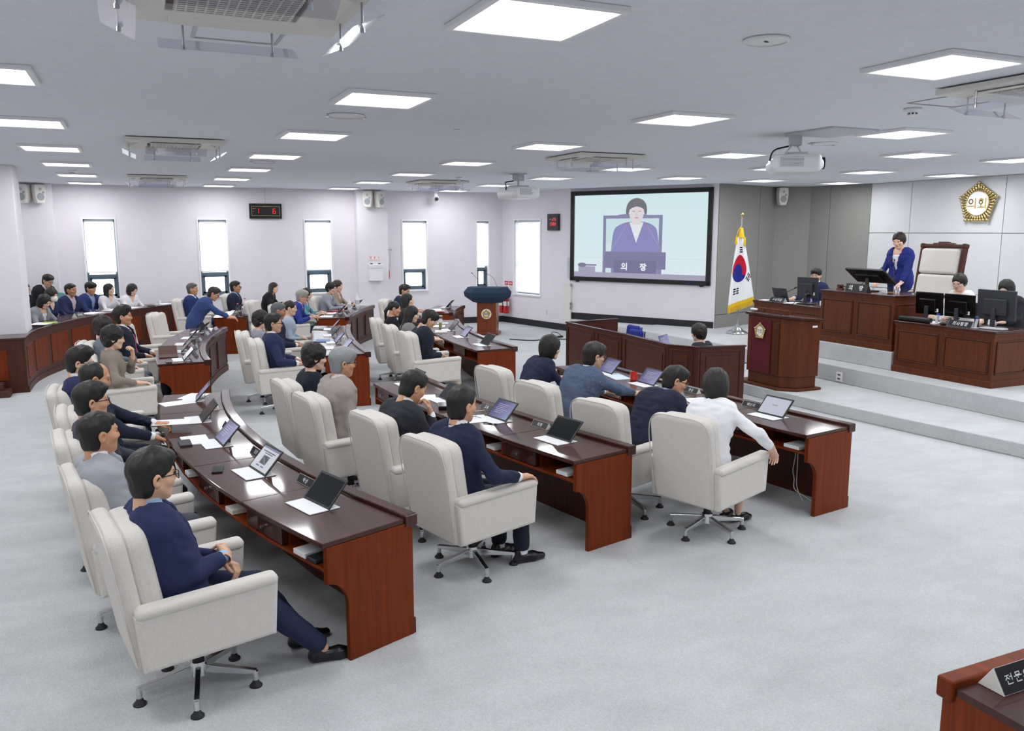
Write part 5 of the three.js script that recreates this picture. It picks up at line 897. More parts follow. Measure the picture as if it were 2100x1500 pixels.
const screenM = {}; for (const k in screens) screenM[k] = k === 'dark' ? mat({ color: 0x0b100f, roughness: 0.08 }) : k === 'grey' ? mat({ color: 0x2e3136, roughness: 0.15 }) : mat({ color: 0x050505, emissive: 0xffffff, emissiveMap: screens[k], emissiveIntensity: 0.42, roughness: 0.12 });
function tablet(id, t, kind, label, o = {}) {                 // faces the user edge of its desk
  const { pos, turn } = onDesk(id, t, o.d ?? 0.3, DT + 0.001), g = thing('tablet_computer', label, 'tablet', pos, turn + (o.turn || 0) * D2R, 'tablets on the member desks');
  part('keyboard_cover', rbox(0.31, 0.007, 0.21, 0.003, 0, 0.0035, 0.02), M.white, g);
  const tilt = -0.74, tr = (q) => at(q, 0, 0.008, 0.0, tilt);
  part('tablet_body', tr(rbox(0.32, 0.21, 0.009, 0.004, 0, 0.105, -0.0045)), M.black, g);
  part('display', tr(plane(0.288, 0.178, 0, 0.105, 0.0008)), screenM[kind], g);
  part('kickstand', rbox(0.1, 0.11, 0.004, 0.0015, 0, 0.06, -0.092, -0.15), M.steel, g);
  return g;
}
const plateTex = new Map();
function namePlate(pos, turn, text, label, o = {}) {
  const L = o.len || 0.22, h = o.h || 0.052, g = thing('name_plate', label, 'name plate', pos, turn, o.group || 'desk name plates');
  part('prism', at(extr([[-h * 0.62, 0], [h * 0.62, 0], [0, h]], L, 0.002), -L / 2, 0, 0, 0, Math.PI / 2), o.m || M.offWhite, g);
  const k = text + (o.small || ''); if (!plateTex.has(k)) plateTex.set(k, canvasTex(512, 128, (c) => { c.fillStyle = '#0d0e10'; c.fillRect(0, 0, 512, 128); const n = text.length, s = o.small ? 46 : Math.min(70, 290 / n); drawHangul(c, text, o.small ? 34 : (512 - n * s - (n - 1) * s * 0.22) / 2, (128 - s) / 2, s, s * 0.22, '#eef0f4', o.small ? 5 : 8, 0.08); }));
  const a = Math.atan2(h * 0.62, h), sl = Math.hypot(h, h * 0.62);
  part('lettering', at(plane(L - 0.008, sl - 0.004), 0, h / 2 + 0.0012, h * 0.31 + 0.0016, -a), mat({ map: plateTex.get(k), roughness: 0.3 }), g);
  return g;
}
const plateOn = (id, t, text, label, o = {}) => { const p = onDesk(id, t, o.d ?? 0.47, DT + 0.001); return namePlate(p.pos, p.turn + (o.turn || 0) * D2R, text, label, o); };
function sheet(pos, turn, w, d, label, n = 1, m = M.paper, name = 'paper_sheets') { return single(name, turned(rbox(w, 0.0015 * n + 0.001, d, 0.0004, 0, 0.0008 * n, 0, 0, 0, 0, 1), turn, pos), m, label, name === 'paper_sheets' ? 'paper' : 'book'); }
const sheetOn = (id, t, d, turn, w, l, label, n, m, name) => { const p = onDesk(id, t, d, DT + 0.001); return sheet(p.pos, p.turn + turn * D2R, w, l, label, n, m, name); };
function bottle(pos, h, label, cap, body = M.glass, lab) { const g = thing('water_bottle', label, 'bottle', pos), r = h * 0.155; part('bottle_body', lathe([[0.001, 0], [r, 0], [r, h * 0.2], [r * 0.9, h * 0.24], [r, h * 0.28], [r, h * 0.62], [r * 0.42, h * 0.86], [r * 0.42, h * 0.9], [0.001, h * 0.9]], 20), body, g); part('cap', cyl(r * 0.48, r * 0.48, h * 0.09, 0, h * 0.94, 0), cap, g); if (lab) part('wrapper', at(norm(new THREE.CylinderGeometry(r * 1.01, r * 1.01, h * 0.26, 20, 1, true)), 0, h * 0.46, 0), lab, g); return g; }
function phone(id, t, d, turn, label) { const p = onDesk(id, t, d, DT + 0.001), g = thing('mobile_phone', label, 'phone', p.pos, p.turn + turn * D2R); part('phone_body', rbox(0.075, 0.009, 0.155, 0.004, 0, 0.0045, 0), M.black, g); part('glass_face', rbox(0.07, 0.001, 0.15, 0.0004, 0, 0.0095, 0, 0, 0, 0, 1), M.blackGloss, g); }
// near left desk
tablet('A', 0.125, 'dark', 'tablet with a blank dark screen on the near end of the long desk', {});
tablet('A', 0.315, 'doc', 'tablet showing a page with a picture beside a black phone', {});
tablet('A', 0.52, 'violet', 'tablet with a violet screen beside an open white notebook', {});
tablet('A', 0.72, 'grey', 'tablet turned grey before the man with glasses and purple tie', {});
tablet('A', 0.93, 'violet', 'tablet with a violet screen beside loose papers at the far end of the long desk', {});
plateOn('A', 0.215, '박성', 'black name plate beside the blank tablet on the long desk'); plateOn('A', 0.41, '김정', 'black name plate beside the tablet with a picture');
plateOn('A', 0.62, '최영', 'black name plate beside the grey tablet'); plateOn('A', 0.82, '정민', 'black name plate near the loose papers on the long desk');
phone('A', 0.36, 0.1, 70, 'black mobile phone on the long curved desk before the man in light grey');
sheetOn('A', 0.56, 0.16, 88, 0.2, 0.3, 'open white notebook on the long desk beside the violet tablet', 5); sheetOn('A', 0.545, 0.07, 86, 0.09, 0.2, 'slim black notebook beside the white notebook', 8, M.charcoal, 'notebook');
sheetOn('A', 0.9, 0.13, 20, 0.21, 0.3, 'loose white papers at the far end of the long desk', 2); sheetOn('A', 0.965, 0.28, 65, 0.21, 0.3, 'white papers lying crosswise at the far end of the long desk', 2);
[0.06, 0.26, 0.47, 0.68].forEach((t, i) => { const p = onDesk('A', t, 0.1, DT - 0.16); single('cubby_book', turned(rbox(0.13, 0.03, 0.19, 0.003, 0, 0.017, 0), p.turn, p.pos), i % 2 ? M.offWhite : M.paper, ['white notepad in the cubby at the near end of the long desk', 'cream notepad in the second cubby of the long desk', 'white notepad in the middle cubby of the long desk', 'cream notepad in the cubby before the man with glasses'][i], 'notepad', 'notepads in desk cubbies'); });
single('wallet', turned(rbox(0.1, 0.025, 0.19, 0.008, 0, 0.013, 0), onDesk('A', 0.02, 0.1, DT - 0.16).turn, onDesk('A', 0.035, 0.1, DT - 0.16).pos), M.charcoal, 'dark wallet in the end cubby of the long desk', 'wallet');
// near middle desk
tablet('B', 0.15, 'dark', 'tablet with a dark screen before the man in navy with white socks', {}); tablet('B', 0.39, 'violet', 'tablet with a pale violet screen beside folded eyeglasses', {}); tablet('B', 0.66, 'grey', 'grey tablet beyond the man holding a phone', {}); tablet('B', 0.92, 'violet', 'blue-violet tablet at the far end of the desk of the grey-haired man', {});
plateOn('B', 0.265, '이하', 'black name plate beside the dark tablet on the middle desk'); plateOn('B', 0.5, '조용', 'black name plate beside the pale violet tablet');
sheetOn('B', 0.42, 0.17, 75, 0.21, 0.29, 'white papers under the pen on the middle desk', 2); sheetOn('B', 0.72, 0.2, 70, 0.2, 0.28, 'white papers before the man touching his chin', 2);
single('black_case', turned(rbox(0.1, 0.035, 0.2, 0.008, 0, 0.018, 0), onDesk('B', 0.72, 0.1).turn + 1.2, onDesk('B', 0.58, 0.14).pos), M.blackGloss, 'shiny black case on the desk before the man touching his chin', 'case');
single('ballpoint_pen', turned(rod([-0.07, 0.006, 0], [0.07, 0.006, 0], 0.005), onDesk('B', 0.4, 0.2).turn + 0.5, onDesk('B', 0.36, 0.17).pos), M.black, 'black pen lying by the pale violet tablet', 'pen');
{ const p = onDesk('B', 0.43, 0.12, DT), g = thing('eyeglasses', 'folded eyeglasses with silver lenses on the middle desk', 'eyeglasses', p.pos, p.turn); for (const s of [-1, 1]) part('rim', at(norm(new THREE.TorusGeometry(0.022, 0.002, 6, 20)), s * 0.028, 0.026, 0, -0.2), M.steel, g); part('temple', [rod([-0.05, 0.03, 0], [0.05, 0.01, -0.09], 0.002), rod([0.05, 0.03, 0], [-0.05, 0.01, -0.1], 0.002)], M.black, g); for (const s of [-1, 1]) part('lens', cyl(0.021, 0.021, 0.001, s * 0.028, 0.026, 0, Math.PI / 2 - 0.2), M.glass, g); }
[[0.05, 0], [0.3, 1]].forEach(([t, i]) => { const p = onDesk('B', t, 0.12, DT - 0.16); single('cubby_book', turned(rbox(0.13, 0.03, 0.19, 0.003, 0, 0.017, 0), p.turn, p.pos), M.paper, i ? 'white notepad in the second cubby of the middle desk' : 'white notepad in the end cubby of the middle desk', 'notepad', 'notepads in desk cubbies'); });
sheet(onDesk('B', 0.215, 0.13, DT - 0.16).pos, 0.4, 0.12, 0.17, 'blue notebook in the middle desk cubby', 10, mat({ color: 0x1d5d86, roughness: 0.5 }), 'notebook');
// near right desk
tablet('C', 0.165, 'plain', 'tablet with a bright white search page before the woman in white', {}); tablet('C', 0.62, 'violet', 'tablet touched by the man in the blue-grey jacket', {}); tablet('C', 0.83, 'violet', 'tablet behind the man in round glasses', {});
plateOn('C', 0.255, '배신지', 'black name plate beside the bright tablet of the woman in white'); plateOn('C', 0.47, '윤성', 'black name plate before the leaning man with glasses'); plateOn('C', 0.69, '정현', 'black name plate beside the red mug');
sheetOn('C', 0.37, 0.2, 70, 0.21, 0.3, 'white papers before the leaning man with glasses', 3); sheetOn('C', 0.76, 0.3, 80, 0.2, 0.42, 'pale blue papers beside the red mug', 2, mat({ color: 0xcfe0e4, roughness: 0.7 }));
{ const p = onDesk('C', 0.685, 0.33), g = thing('mug', 'red mug with a pale inside on the near right desk', 'mug', p.pos); part('cup', lathe([[0.001, 0], [0.038, 0], [0.04, 0.01], [0.041, 0.1], [0.036, 0.1], [0.035, 0.012], [0.001, 0.012]], 28), M.redMug, g); part('handle', at(norm(new THREE.TorusGeometry(0.026, 0.006, 8, 16, Math.PI)), 0.04, 0.05, 0, 0, 0, -Math.PI / 2), M.redMug, g); }
{ const p = onDesk('C', 0.045, 0.12, DT - 0.16); single('cubby_book', turned(rbox(0.16, 0.03, 0.2, 0.003, 0, 0.017, 0), p.turn, p.pos), M.paper, 'white notepad in the end cubby of the near right desk', 'notepad', 'notepads in desk cubbies'); }
{ const g = thing('power_cable', 'white looped cables hanging under the near right desk', 'cable'); const a = onDesk('C', 0.12, 0.45, 0.5).pos, q = (x, y, z) => new THREE.Vector3(a.x + x, y, a.z + z); part('cable', [tube([q(0, 0.52, 0), q(0.01, 0.4, 0.01), q(-0.02, 0.25, 0.02), q(0.02, 0.16, 0), q(0, 0.08, 0.03), q(0.05, 0.02, 0.12), q(0.02, 0.012, 0.25)], 0.004, 50), tube([q(0.03, 0.5, 0.01), q(0.03, 0.36, 0.02), q(0.05, 0.24, 0), q(0.02, 0.1, 0.04), q(-0.05, 0.012, 0.2)], 0.004, 50)], M.white, g); const b = onDesk('C', 0.02, 0.42, 0).pos; part('adapter', [rbox(0.05, 0.06, 0.05, 0.01, b.x, 0.03, b.z - 0.06), cyl(0.02, 0.02, 0.06, b.x, 0.09, b.z - 0.06)], M.white, g); }
// far desks
tablet('D', 0.07, 'plain', 'tablet with a glaring white screen on the desk with the brown folder', {}); [0.27, 0.47, 0.66, 0.86].forEach((t, i) => tablet('D', t, i % 2 ? 'violet' : 'grey', ['grey tablet beside the glaring tablet', 'tablet before the man in a pink tie', 'tablet before the first empty chair of the panelled desk', 'tablet at the far end of the desk with the brown folder'][i], {}));
single('brown_folder', turned(join([rbox(0.24, 0.012, 0.32, 0.003, 0, 0.006, 0), rbox(0.24, 0.005, 0.3, 0.002, 0, 0.05, -0.26, 0.3)]), onDesk('D', 0.14, 0.14).turn + Math.PI / 2, onDesk('D', 0.17, 0.14).pos), M.brownLeather, 'open brown folder standing on the curved desk', 'folder');
phone('D', 0.035, 0.12, 90, 'black phone on the corner of the desk with the brown folder');
[0.16, 0.36, 0.56, 0.76, 0.93].forEach((t, i) => plateOn('D', t, ['김영', '이상', '박민', '최정', '한수'][i], ['name plate seen from behind next to the glaring tablet', 'name plate seen from behind before the man in a pink tie', 'name plate seen from behind before the first empty chair', 'name plate seen from behind before the second empty chair', 'name plate at the far end of the desk with the brown folder'][i], { d: 0.49, m: M.greyPlastic }));
[0.12, 0.36, 0.6, 0.84].forEach((t, i) => tablet('F', t, ['violet', 'violet', 'grey', 'violet'][i], ['tablet beside the clear bottle on the far middle desk', 'tablet before the man in navy with a pink tie', 'tablet before the grey-haired man on the far middle desk', 'tablet before the woman in pale blue'][i], {}));
bottle(onDesk('F', 0.05, 0.3).pos, 0.24, 'clear water bottle on the corner of the far middle desk', M.white); sheetOn('F', 0.2, 0.12, 80, 0.21, 0.3, 'white papers with a blue edge on the far middle desk', 3); sheetOn('F', 0.42, 0.14, 85, 0.21, 0.28, 'blue bound report on the far middle desk', 6, mat({ color: 0x6d86b4, roughness: 0.5 }), 'report'); sheetOn('F', 0.84, 0.12, 70, 0.24, 0.16, 'wooden clipboard on the far middle desk', 4, M.wood2, 'clipboard');
[0.12, 0.37, 0.6].forEach((t, i) => tablet('G', t, ['dark', 'violet', 'grey'][i], ['dark tablet on the near end of the desk with the tumbler', 'violet tablet before the young man looking down', 'grey tablet beside the clear tumbler'][i], {}));
{ const p = onDesk('G', 0.7, 0.2), g = thing('tumbler', 'tall clear tumbler with a drink and green leaves', 'tumbler', p.pos); part('glass_wall', lathe([[0.001, 0], [0.03, 0], [0.036, 0.2], [0.033, 0.2], [0.028, 0.006], [0.001, 0.006]], 20), M.glass, g); part('lid', cyl(0.037, 0.037, 0.015, 0, 0.207, 0), M.lightGrey, g); part('drink', cyl(0.031, 0.028, 0.08, 0, 0.048, 0), mat({ color: 0x9aa25a, roughness: 0.5 }), g); part('sleeve_label', at(norm(new THREE.CylinderGeometry(0.0355, 0.034, 0.05, 20, 1, true)), 0, 0.13, 0), M.white, g); }
sheetOn('G', 0.55, 0.12, 80, 0.2, 0.3, 'brown edged notebook under the tumbler', 8, M.offWhite, 'notebook'); sheetOn('G', 0.75, 0.2, 82, 0.21, 0.3, 'white papers beyond the tumbler', 3); sheetOn('G', 0.86, 0.3, 85, 0.2, 0.3, 'grey folder beyond the tumbler', 4, M.lightGrey, 'folder');
tablet('H', 0.78, 'grey', 'tablet standing on the short desk below the back window'); { const p = onDesk('H', 0.18, 0.25); const g = thing('ring_binder', 'open ring binder with white pages on the short desk', 'binder', p.pos, p.turn + 0.3); for (const s of [-1, 1]) part('page_block', rbox(0.2, 0.03, 0.28, 0.008, s * 0.11, 0.025, 0, 0, 0, s * 0.12), M.paper, g); part('cover', rbox(0.46, 0.006, 0.3, 0.002, 0, 0.003, 0), M.red, g); }
[0.1, 0.42, 0.75].forEach((t, i) => tablet('E', t, 'dark', ['dark tablet beside the leaning man in blue', 'dark tablet before the man in a light blue shirt', 'dark tablet before the woman in black'][i])); bottle(onDesk('E', 0.28, 0.42).pos, 0.24, 'water bottle with a pink cap on the desk of the leaning man', mat({ color: 0xd864a8, roughness: 0.4 })); bottle(onDesk('E', 0.9, 0.42).pos, 0.26, 'water bottle with a blue wrapper and pink cap', mat({ color: 0xd864a8, roughness: 0.4 }), M.glass, mat({ color: 0x4a6a9a, roughness: 0.5 })); sheetOn('E', 0.3, 0.2, 80, 0.21, 0.3, 'white papers under the hands of the leaning man', 3); sheetOn('E', 0.6, 0.22, 80, 0.21, 0.3, 'white papers before the man in a light blue shirt', 3);
[0.1, 0.36, 0.6, 0.85].forEach((t, i) => tablet('J', t, 'dark', ['dark tablet before the grey-haired man in a blue jacket', 'dark tablet beside the nearer white bottle', 'dark tablet before the woman in a grey jacket', 'dark tablet before the woman in beige'][i]));
bottle(onDesk('J', 0.48, 0.47).pos, 0.27, 'short white bottle on the desk with the red folder', M.white, M.white, M.lightGrey); bottle(onDesk('J', 0.73, 0.47).pos, 0.33, 'tall white bottle on the desk with the red folder', M.white, M.white, M.lightGrey); sheetOn('J', 0.12, 0.14, 80, 0.22, 0.32, 'white papers before the grey-haired man in a blue jacket', 3); sheetOn('J', 0.34, 0.14, 80, 0.22, 0.3, 'white papers before the woman in teal', 3); sheetOn('J', 0.52, 0.14, 80, 0.2, 0.28, 'red folder before the woman in a grey jacket', 8, M.red, 'folder');
[0.2, 0.45, 0.7].forEach((t, i) => plateOn('J', t, ['이정', '박현', '김수'][i], ['name plate seen from behind by the grey-haired man in a blue jacket', 'name plate seen from behind between the white bottles', 'name plate seen from behind by the woman in beige'][i], { d: 0.49, m: M.greyPlastic }));
// public desk
const onGal = (i, o, y = 0.841) => { const p = gal.at(i, o); return { pos: V(p[0], y, p[1]), turn: headingTo(-gal.n[i][0], -gal.n[i][1]) }; };
[[12, -0.2, 'open report before the woman in a grey jacket at the public desk', 4], [23, -0.25, 'open report before the man in navy at the public desk', 5], [27, -0.22, 'thick open report before the woman with long hair', 8], [30, -0.22, 'open report before the woman in a white sweater', 5], [36, -0.2, 'pile of papers at the empty end of the public desk', 6]].forEach(([i, o, l, n]) => { const p = onGal(i, o); sheet(p.pos, p.turn, 0.4, 0.29, l, n); });
{ const p = onGal(13, -0.12); sheet(p.pos, p.turn + 0.4, 0.16, 0.22, 'yellow-green memo pad beside the grey-jacketed woman', 5, mat({ color: 0xb6d84a, roughness: 0.7 }), 'memo_pad'); }
{ const p = onGal(19, -0.1); namePlate(p.pos, p.turn + Math.PI, '기획예산', 'four-letter name plate on the public desk', { len: 0.3, h: 0.08 }); }
{ const p = onGal(35, -0.2), g = thing('paper_cup', 'white paper cup on the public desk', 'cup', p.pos); part('cup_wall', lathe([[0.001, 0], [0.028, 0], [0.038, 0.09], [0.036, 0.09], [0.026, 0.004], [0.001, 0.004]], 18), M.paper, g); part('rim', at(norm(new THREE.TorusGeometry(0.038, 0.002, 5, 18)), 0, 0.09, 0, Math.PI / 2), M.paper, g); }
{ const p = onGal(33, -0.12); single('mobile_phone', turned(rbox(0.075, 0.01, 0.15, 0.004, 0, 0.006, 0), p.turn + 1, p.pos), M.black, 'dark phone on the public desk beside the white-sweatered woman', 'phone'); }
{ const o = gal.at(22, -1.2); const g = thing('teal_chair', 'teal plastic backed chair behind the public desk', 'chair', V(-1.35, 0, 19.75), headingTo(0.7, -0.7)); part('backrest', at(extr(roundTop(0.46, 0.42, 0.16), 0.02, 0.012), 0, 0.72, -0.22, -0.15), M.teal, g); part('seat', rbox(0.46, 0.05, 0.44, 0.02, 0, 0.45, 0), M.teal, g); for (const [x, z] of [[-0.2, -0.2], [0.2, -0.2], [-0.2, 0.2], [0.2, 0.2]]) part('leg', rod([x, 0.43, z], [x * 1.1, 0, z * 1.1], 0.012), M.steel, g); part('back_frame', [rod([-0.18, 0.45, -0.2], [-0.18, 0.8, -0.24], 0.012), rod([0.18, 0.45, -0.2], [0.18, 0.8, -0.24], 0.012)], M.steel, g); }
// ---------------------------------------------------------------- things on the stage
function monitor(pos, turn, w, h, tilt, label, o = {}) {       // screen to local +z, back to -z
  const g = thing('monitor', label, 'monitor', pos, turn); const r = o.rise ?? 0.09, tr = (q) => at(q, 0, r + h / 2, 0, tilt);
  part('housing', tr(rbox(w, h, 0.035, 0.008, 0, 0, 0)), o.m || M.black, g); part('rear_bulge', tr(rbox(w * 0.62, h * 0.55, 0.05, 0.015, 0, -h * 0.06, -0.03)), o.m || M.black, g);
  part('display', tr(plane(w - 0.02, h - 0.02, 0, 0, 0.0185)), screenM.violet, g);
  part('stand', [rbox(0.06, r + h * 0.4, 0.03, 0.008, 0, (r + h * 0.4) / 2, -0.055), rbox(0.26, 0.015, 0.19, 0.006, 0, 0.0075, -0.02)], M.charcoal, g);
  if (o.mark) part('sticker', tr(plane(0.06, 0.05, -w * 0.3, -h * 0.28, -0.0178, 0, Math.PI)), M.paper, g);
  return g;
}
{
  const F = Math.PI / 2;                                         // users sit towards +X
  monitor(V(10.38, 1.5, 9.52), F, 0.74, 0.36, -0.95, 'wide black monitor tilted back on the tall stage desk', { rise: 0.06 });
  { const g = thing('name_plate', 'large black sign with two white letters on the tall stage desk', 'name plate', V(10.07, 1.5, 9.5), -F, 'desk name plates'); part('board', at(extr([[0, 0], [0.1, 0], [0.045, 0.12], [0.03, 0.12]], 0.42, 0.003), -0.21, 0, 0.0, 0, Math.PI / 2), M.black, g); part('letters', at(hangulMesh('의', 0.07, 0, 0.011, 0.006), -0.1, 0.06, -0.006, -0.2), M.white, g); part('letters', at(hangulMesh('장', 0.07, 0, 0.011, 0.006), 0.1, 0.06, -0.006, -0.2), M.white, g); }
  const gv = thing('gavel', 'brown wooden gavel on its sound block', 'gavel', V(10.25, 1.5, 9.98)); part('sound_block', cyl(0.06, 0.065, 0.025, 0, 0.0125, 0), M.wood2, gv); part('mallet', [cyl(0.028, 0.028, 0.09, 0, 0.055, 0, 0, 0, Math.PI / 2), cyl(0.032, 0.032, 0.015, -0.035, 0.055, 0, 0, 0, Math.PI / 2), cyl(0.032, 0.032, 0.015, 0.035, 0.055, 0, 0, 0, Math.PI / 2)], M.wood2, gv); part('handle', rod([0, 0.055, 0], [0.02, 0.05, 0.22], 0.009, 0.011), M.wood2, gv);
  const ms = thing('microphone_stand', 'pair of long gooseneck microphones on the tall stage desk', 'microphone', V(10.5, 1.5, 9.5)); mic(ms, [-0.05, 0, -0.28], [-0.03, 0.2, -0.02], [0.1, 0.48, 0.33 - 0.55]); ms.clear(); part('base', [cyl(0.04, 0.045, 0.02, 0, 0.01, -0.38), cyl(0.04, 0.045, 0.02, 0, 0.01, 0.33)], M.black, ms);
  mic(ms, [0, 0.02, -0.38], [0.05, 0.25, -0.12], [0.12, 0.47, 0.12]); mic(ms, [0, 0.02, 0.33], [0.04, 0.25, 0.28], [0.1, 0.47, 0.22]);
  { const t = canvasTex(128, 64, (c) => { c.fillStyle = '#f2f2f0'; c.fillRect(0, 0, 128, 64); const k = ['#2c4c8c', '#c05030', '#3a3a3a', '#2c4c8c']; for (let i = 0; i < 26; i++) { c.fillStyle = k[i % 4]; c.fillRect((i * 29) % 124, 12 + (i * 17) % 40, 6, 8); } }); const g = thing('mug', 'white printed mug beside the hand of the standing woman', 'mug', V(10.35, 1.5, 8.98)); part('cup', lathe([[0.001, 0], [0.04, 0], [0.044, 0.11], [0.039, 0.11], [0.036, 0.008], [0.001, 0.008]], 24), mat({ map: t, roughness: 0.3 }), g); part('handle', at(norm(new THREE.TorusGeometry(0.028, 0.006, 6, 14, Math.PI)), 0.042, 0.055, 0, 0, 0, -Math.PI / 2), M.white, g); }
  { const g = thing('folded_cards', 'small white folded cards on the tall stage desk', 'cards', V(10.3, 1.5, 9.16)); part('card', rbox(0.1, 0.06, 0.012, 0.003, 0, 0.03, 0, -0.2, F), M.paper, g); part('card', rbox(0.12, 0.004, 0.16, 0.001, 0.1, 0.003, 0.02), M.goldFlat, g); }
  // president's armchair
  const pc = thing('high_back_chair', 'tall cream armchair with a carved dark wooden frame', 'chair', V(11.8, 0.68, 9.75), -F); const ti = -0.14, tb = (q) => at(q, 0, 0.45, -0.3, ti);
  part('seat', rbox(0.72, 0.14, 0.66, 0.05, 0, 0.46, 0.02), M.linen, pc); for (const [y, h] of [[0.33, 0.5], [0.8, 0.42]]) part('back_cushion', tb(rbox(0.7, h, 0.13, 0.05, 0, y, 0.03, 0, 0, 0, 4)), M.linen, pc);
  part('back_panel', tb(rbox(0.74, 1.0, 0.05, 0.01, 0, 0.54, -0.05)), M.linen, pc);
  for (const s of [-1, 1]) part('back_post', tb(join([rbox(0.055, 1.1, 0.1, 0.015, s * 0.39, 0.53, -0.01), rbox(0.075, 0.08, 0.12, 0.025, s * 0.39, 1.06, -0.01)])), M.woodDark, pc);
  part('top_rail', tb(join([rbox(0.78, 0.06, 0.09, 0.02, 0, 1.06, -0.01), rbox(0.4, 0.05, 0.09, 0.02, 0, 1.085, -0.01), rbox(0.2, 0.04, 0.09, 0.018, 0, 1.11, -0.01)])), M.woodDark, pc);
  for (const s of [-1, 1]) { part('armrest', [rbox(0.08, 0.05, 0.62, 0.02, s * 0.4, 0.7, 0.02), rbox(0.06, 0.3, 0.06, 0.01, s * 0.4, 0.55, 0.28)], M.woodDark, pc); for (const z of [-0.28, 0.3]) part('leg', [rbox(0.07, 0.42, 0.07, 0.01, s * 0.33, 0.21, z)], M.woodDark, pc); }
  // clerks' desk
  monitor(V(10.35, 1.15, 8.4), F, 0.44, 0.32, -0.08, 'glossy black monitor at the inner end of the clerks desk', { m: M.blackGloss, mark: 1 }); monitor(V(10.37, 1.15, 7.93), F, 0.46, 0.32, -0.08, 'glossy black monitor in the middle of the clerks desk', { m: M.blackGloss, mark: 1 }); monitor(V(10.4, 1.15, 7.41), F, 0.54, 0.4, -0.06, 'large matte charcoal monitor at the outer end of the clerks desk', { m: M.charcoal, rise: 0.1 });
  single('sound_bar', rbox(0.1, 0.075, 0.52, 0.03, 10.04, 1.188, -8.36), M.black, 'long black speaker bar along the front of the clerks desk', 'speaker');
  { const p = thing('name_plate', 'black four-letter name plate on the clerks desk', 'name plate', V(10.08, 1.151, 7.66), -F, 'desk name plates'); p.removeFromParent(); namePlate(V(10.08, 1.151, 7.66), -F, '의사팀장', 'black four-letter name plate on the front of the clerks desk', { len: 0.36, h: 0.085, m: M.greyPlastic }); }
  for (const [z, l] of [[8.05, 'small document stand with a blue clip by the inner clerks monitor'], [7.46, 'small document stand with a blue clip behind the clerks name plate']]) { const g = thing('clip_stand', l, 'stand', V(10.1, 1.15, z + 0.0)); part('post', [rbox(0.04, 0.12, 0.02, 0.006, 0, 0.07, 0, 0.2), rbox(0.1, 0.012, 0.07, 0.004, 0, 0.006, 0)], M.lightGrey, g); part('clip', rbox(0.05, 0.02, 0.03, 0.006, 0, 0.135, 0.01), M.blueCloth, g); }
  single('keyboard', rbox(0.15, 0.02, 0.3, 0.006, 10.2, 1.162, -7.28, 0, 0.1), M.lightGrey, 'white keyboard at the outer end of the clerks desk', 'keyboard'); single('desk_telephone', [rbox(0.05, 0.16, 0.05, 0.015, 10.16, 1.23, -7.5, 0.2, 0, 0.2), rbox(0.12, 0.02, 0.1, 0.006, 10.18, 1.16, -7.5)], M.black, 'upright black handset on the clerks desk', 'telephone');
  sheet(V(10.16, 1.151, 8.17), 1.4, 0.3, 0.22, 'open booklet between the clerks monitors', 6); single('mouse_device', sph(0.05, 10.06, 1.168, -7.92, 0.7, 0.4, 1.1), M.black, 'black computer mouse by the open booklet', 'mouse');
  // side desk
  monitor(V(10.55, 1.18, 11.0), F + 0.15, 0.42, 0.36, -0.05, 'square charcoal monitor on the low side desk', { m: M.charcoal, rise: 0.1, mark: 1 }); { const g = thing('laptop', 'open laptop seen from behind on the low side desk', 'laptop', V(10.5, 1.18, 11.5), F); part('keyboard_deck', rbox(0.36, 0.015, 0.25, 0.005, 0, 0.008, 0.08), M.charcoal, g); part('lid', at(rbox(0.36, 0.25, 0.01, 0.004, 0, 0.125, 0), 0, 0.012, -0.05, -0.35), M.charcoal, g); }
  namePlate(V(10.36, 1.181, 11.5), -F, '사무국장', 'grey four-letter name plate on the low side desk', { len: 0.36, h: 0.08, m: M.greyPlastic }); sheet(V(10.42, 1.181, 11.22), 0.5, 0.3, 0.21, 'white papers between the laptop and the square monitor', 3); sheet(V(10.42, 1.181, 11.9), 0.2, 0.2, 0.16, 'small white card at the end of the low side desk', 4);
  { const g = thing('power_adapter', 'white plug and cable on the low side desk', 'adapter', V(10.38, 1.18, 10.5)); part('plug', rbox(0.035, 0.08, 0.035, 0.008, 0, 0.05, 0), M.white, g); part('cable', tube([[0, 0.02, 0], [-0.02, 0.01, 0.05], [0.04, 0.006, 0.1], [0.12, 0.006, 0.04]], 0.005), M.white, g); }
  { const g = thing('floor_socket', 'white double socket plate on the carpeted step riser', 'socket', V(9.565, 0.255, 9.22), -F); part('plate', rbox(0.12, 0.14, 0.012, 0.004, 0, 0, 0.006), M.white, g); for (const y of [0.03, -0.03]) part('outlet', box(0.05, 0.022, 0.004, 0, y, 0.0125), M.charcoal, g); }
  // inside the reporters' box
  for (const [x, z, l] of [[7.25, 11.6, 'blue cushioned chair in the reporters box by the far wall'], [7.55, 12.15, 'blue cushioned chair in the reporters box in the middle']]) { const g = thing('blue_chair', l, 'chair', V(x, 0, z), headingTo(-1, 0), 'blue chairs in the reporters box'); part('backrest', at(rbox(0.36, 0.32, 0.1, 0.05, 0, 0.16, 0, 0, 0, 0, 4), 0, 0.5, -0.2, -0.12), M.blueCloth, g); part('seat', rbox(0.42, 0.06, 0.42, 0.025, 0, 0.45, 0), M.blueCloth, g); part('frame', [tube([[-0.22, 0.02, 0.2], [-0.22, 0.42, 0.18], [-0.22, 0.45, -0.2], [-0.21, 0.8, -0.26]], 0.011), tube([[0.22, 0.02, 0.2], [0.22, 0.42, 0.18], [0.22, 0.45, -0.2], [0.21, 0.8, -0.26]], 0.011), rod([-0.22, 0.42, -0.18], [-0.22, 0.0, -0.24], 0.011), rod([0.22, 0.42, -0.18], [0.22, 0.0, -0.24], 0.011)], M.black, g); }
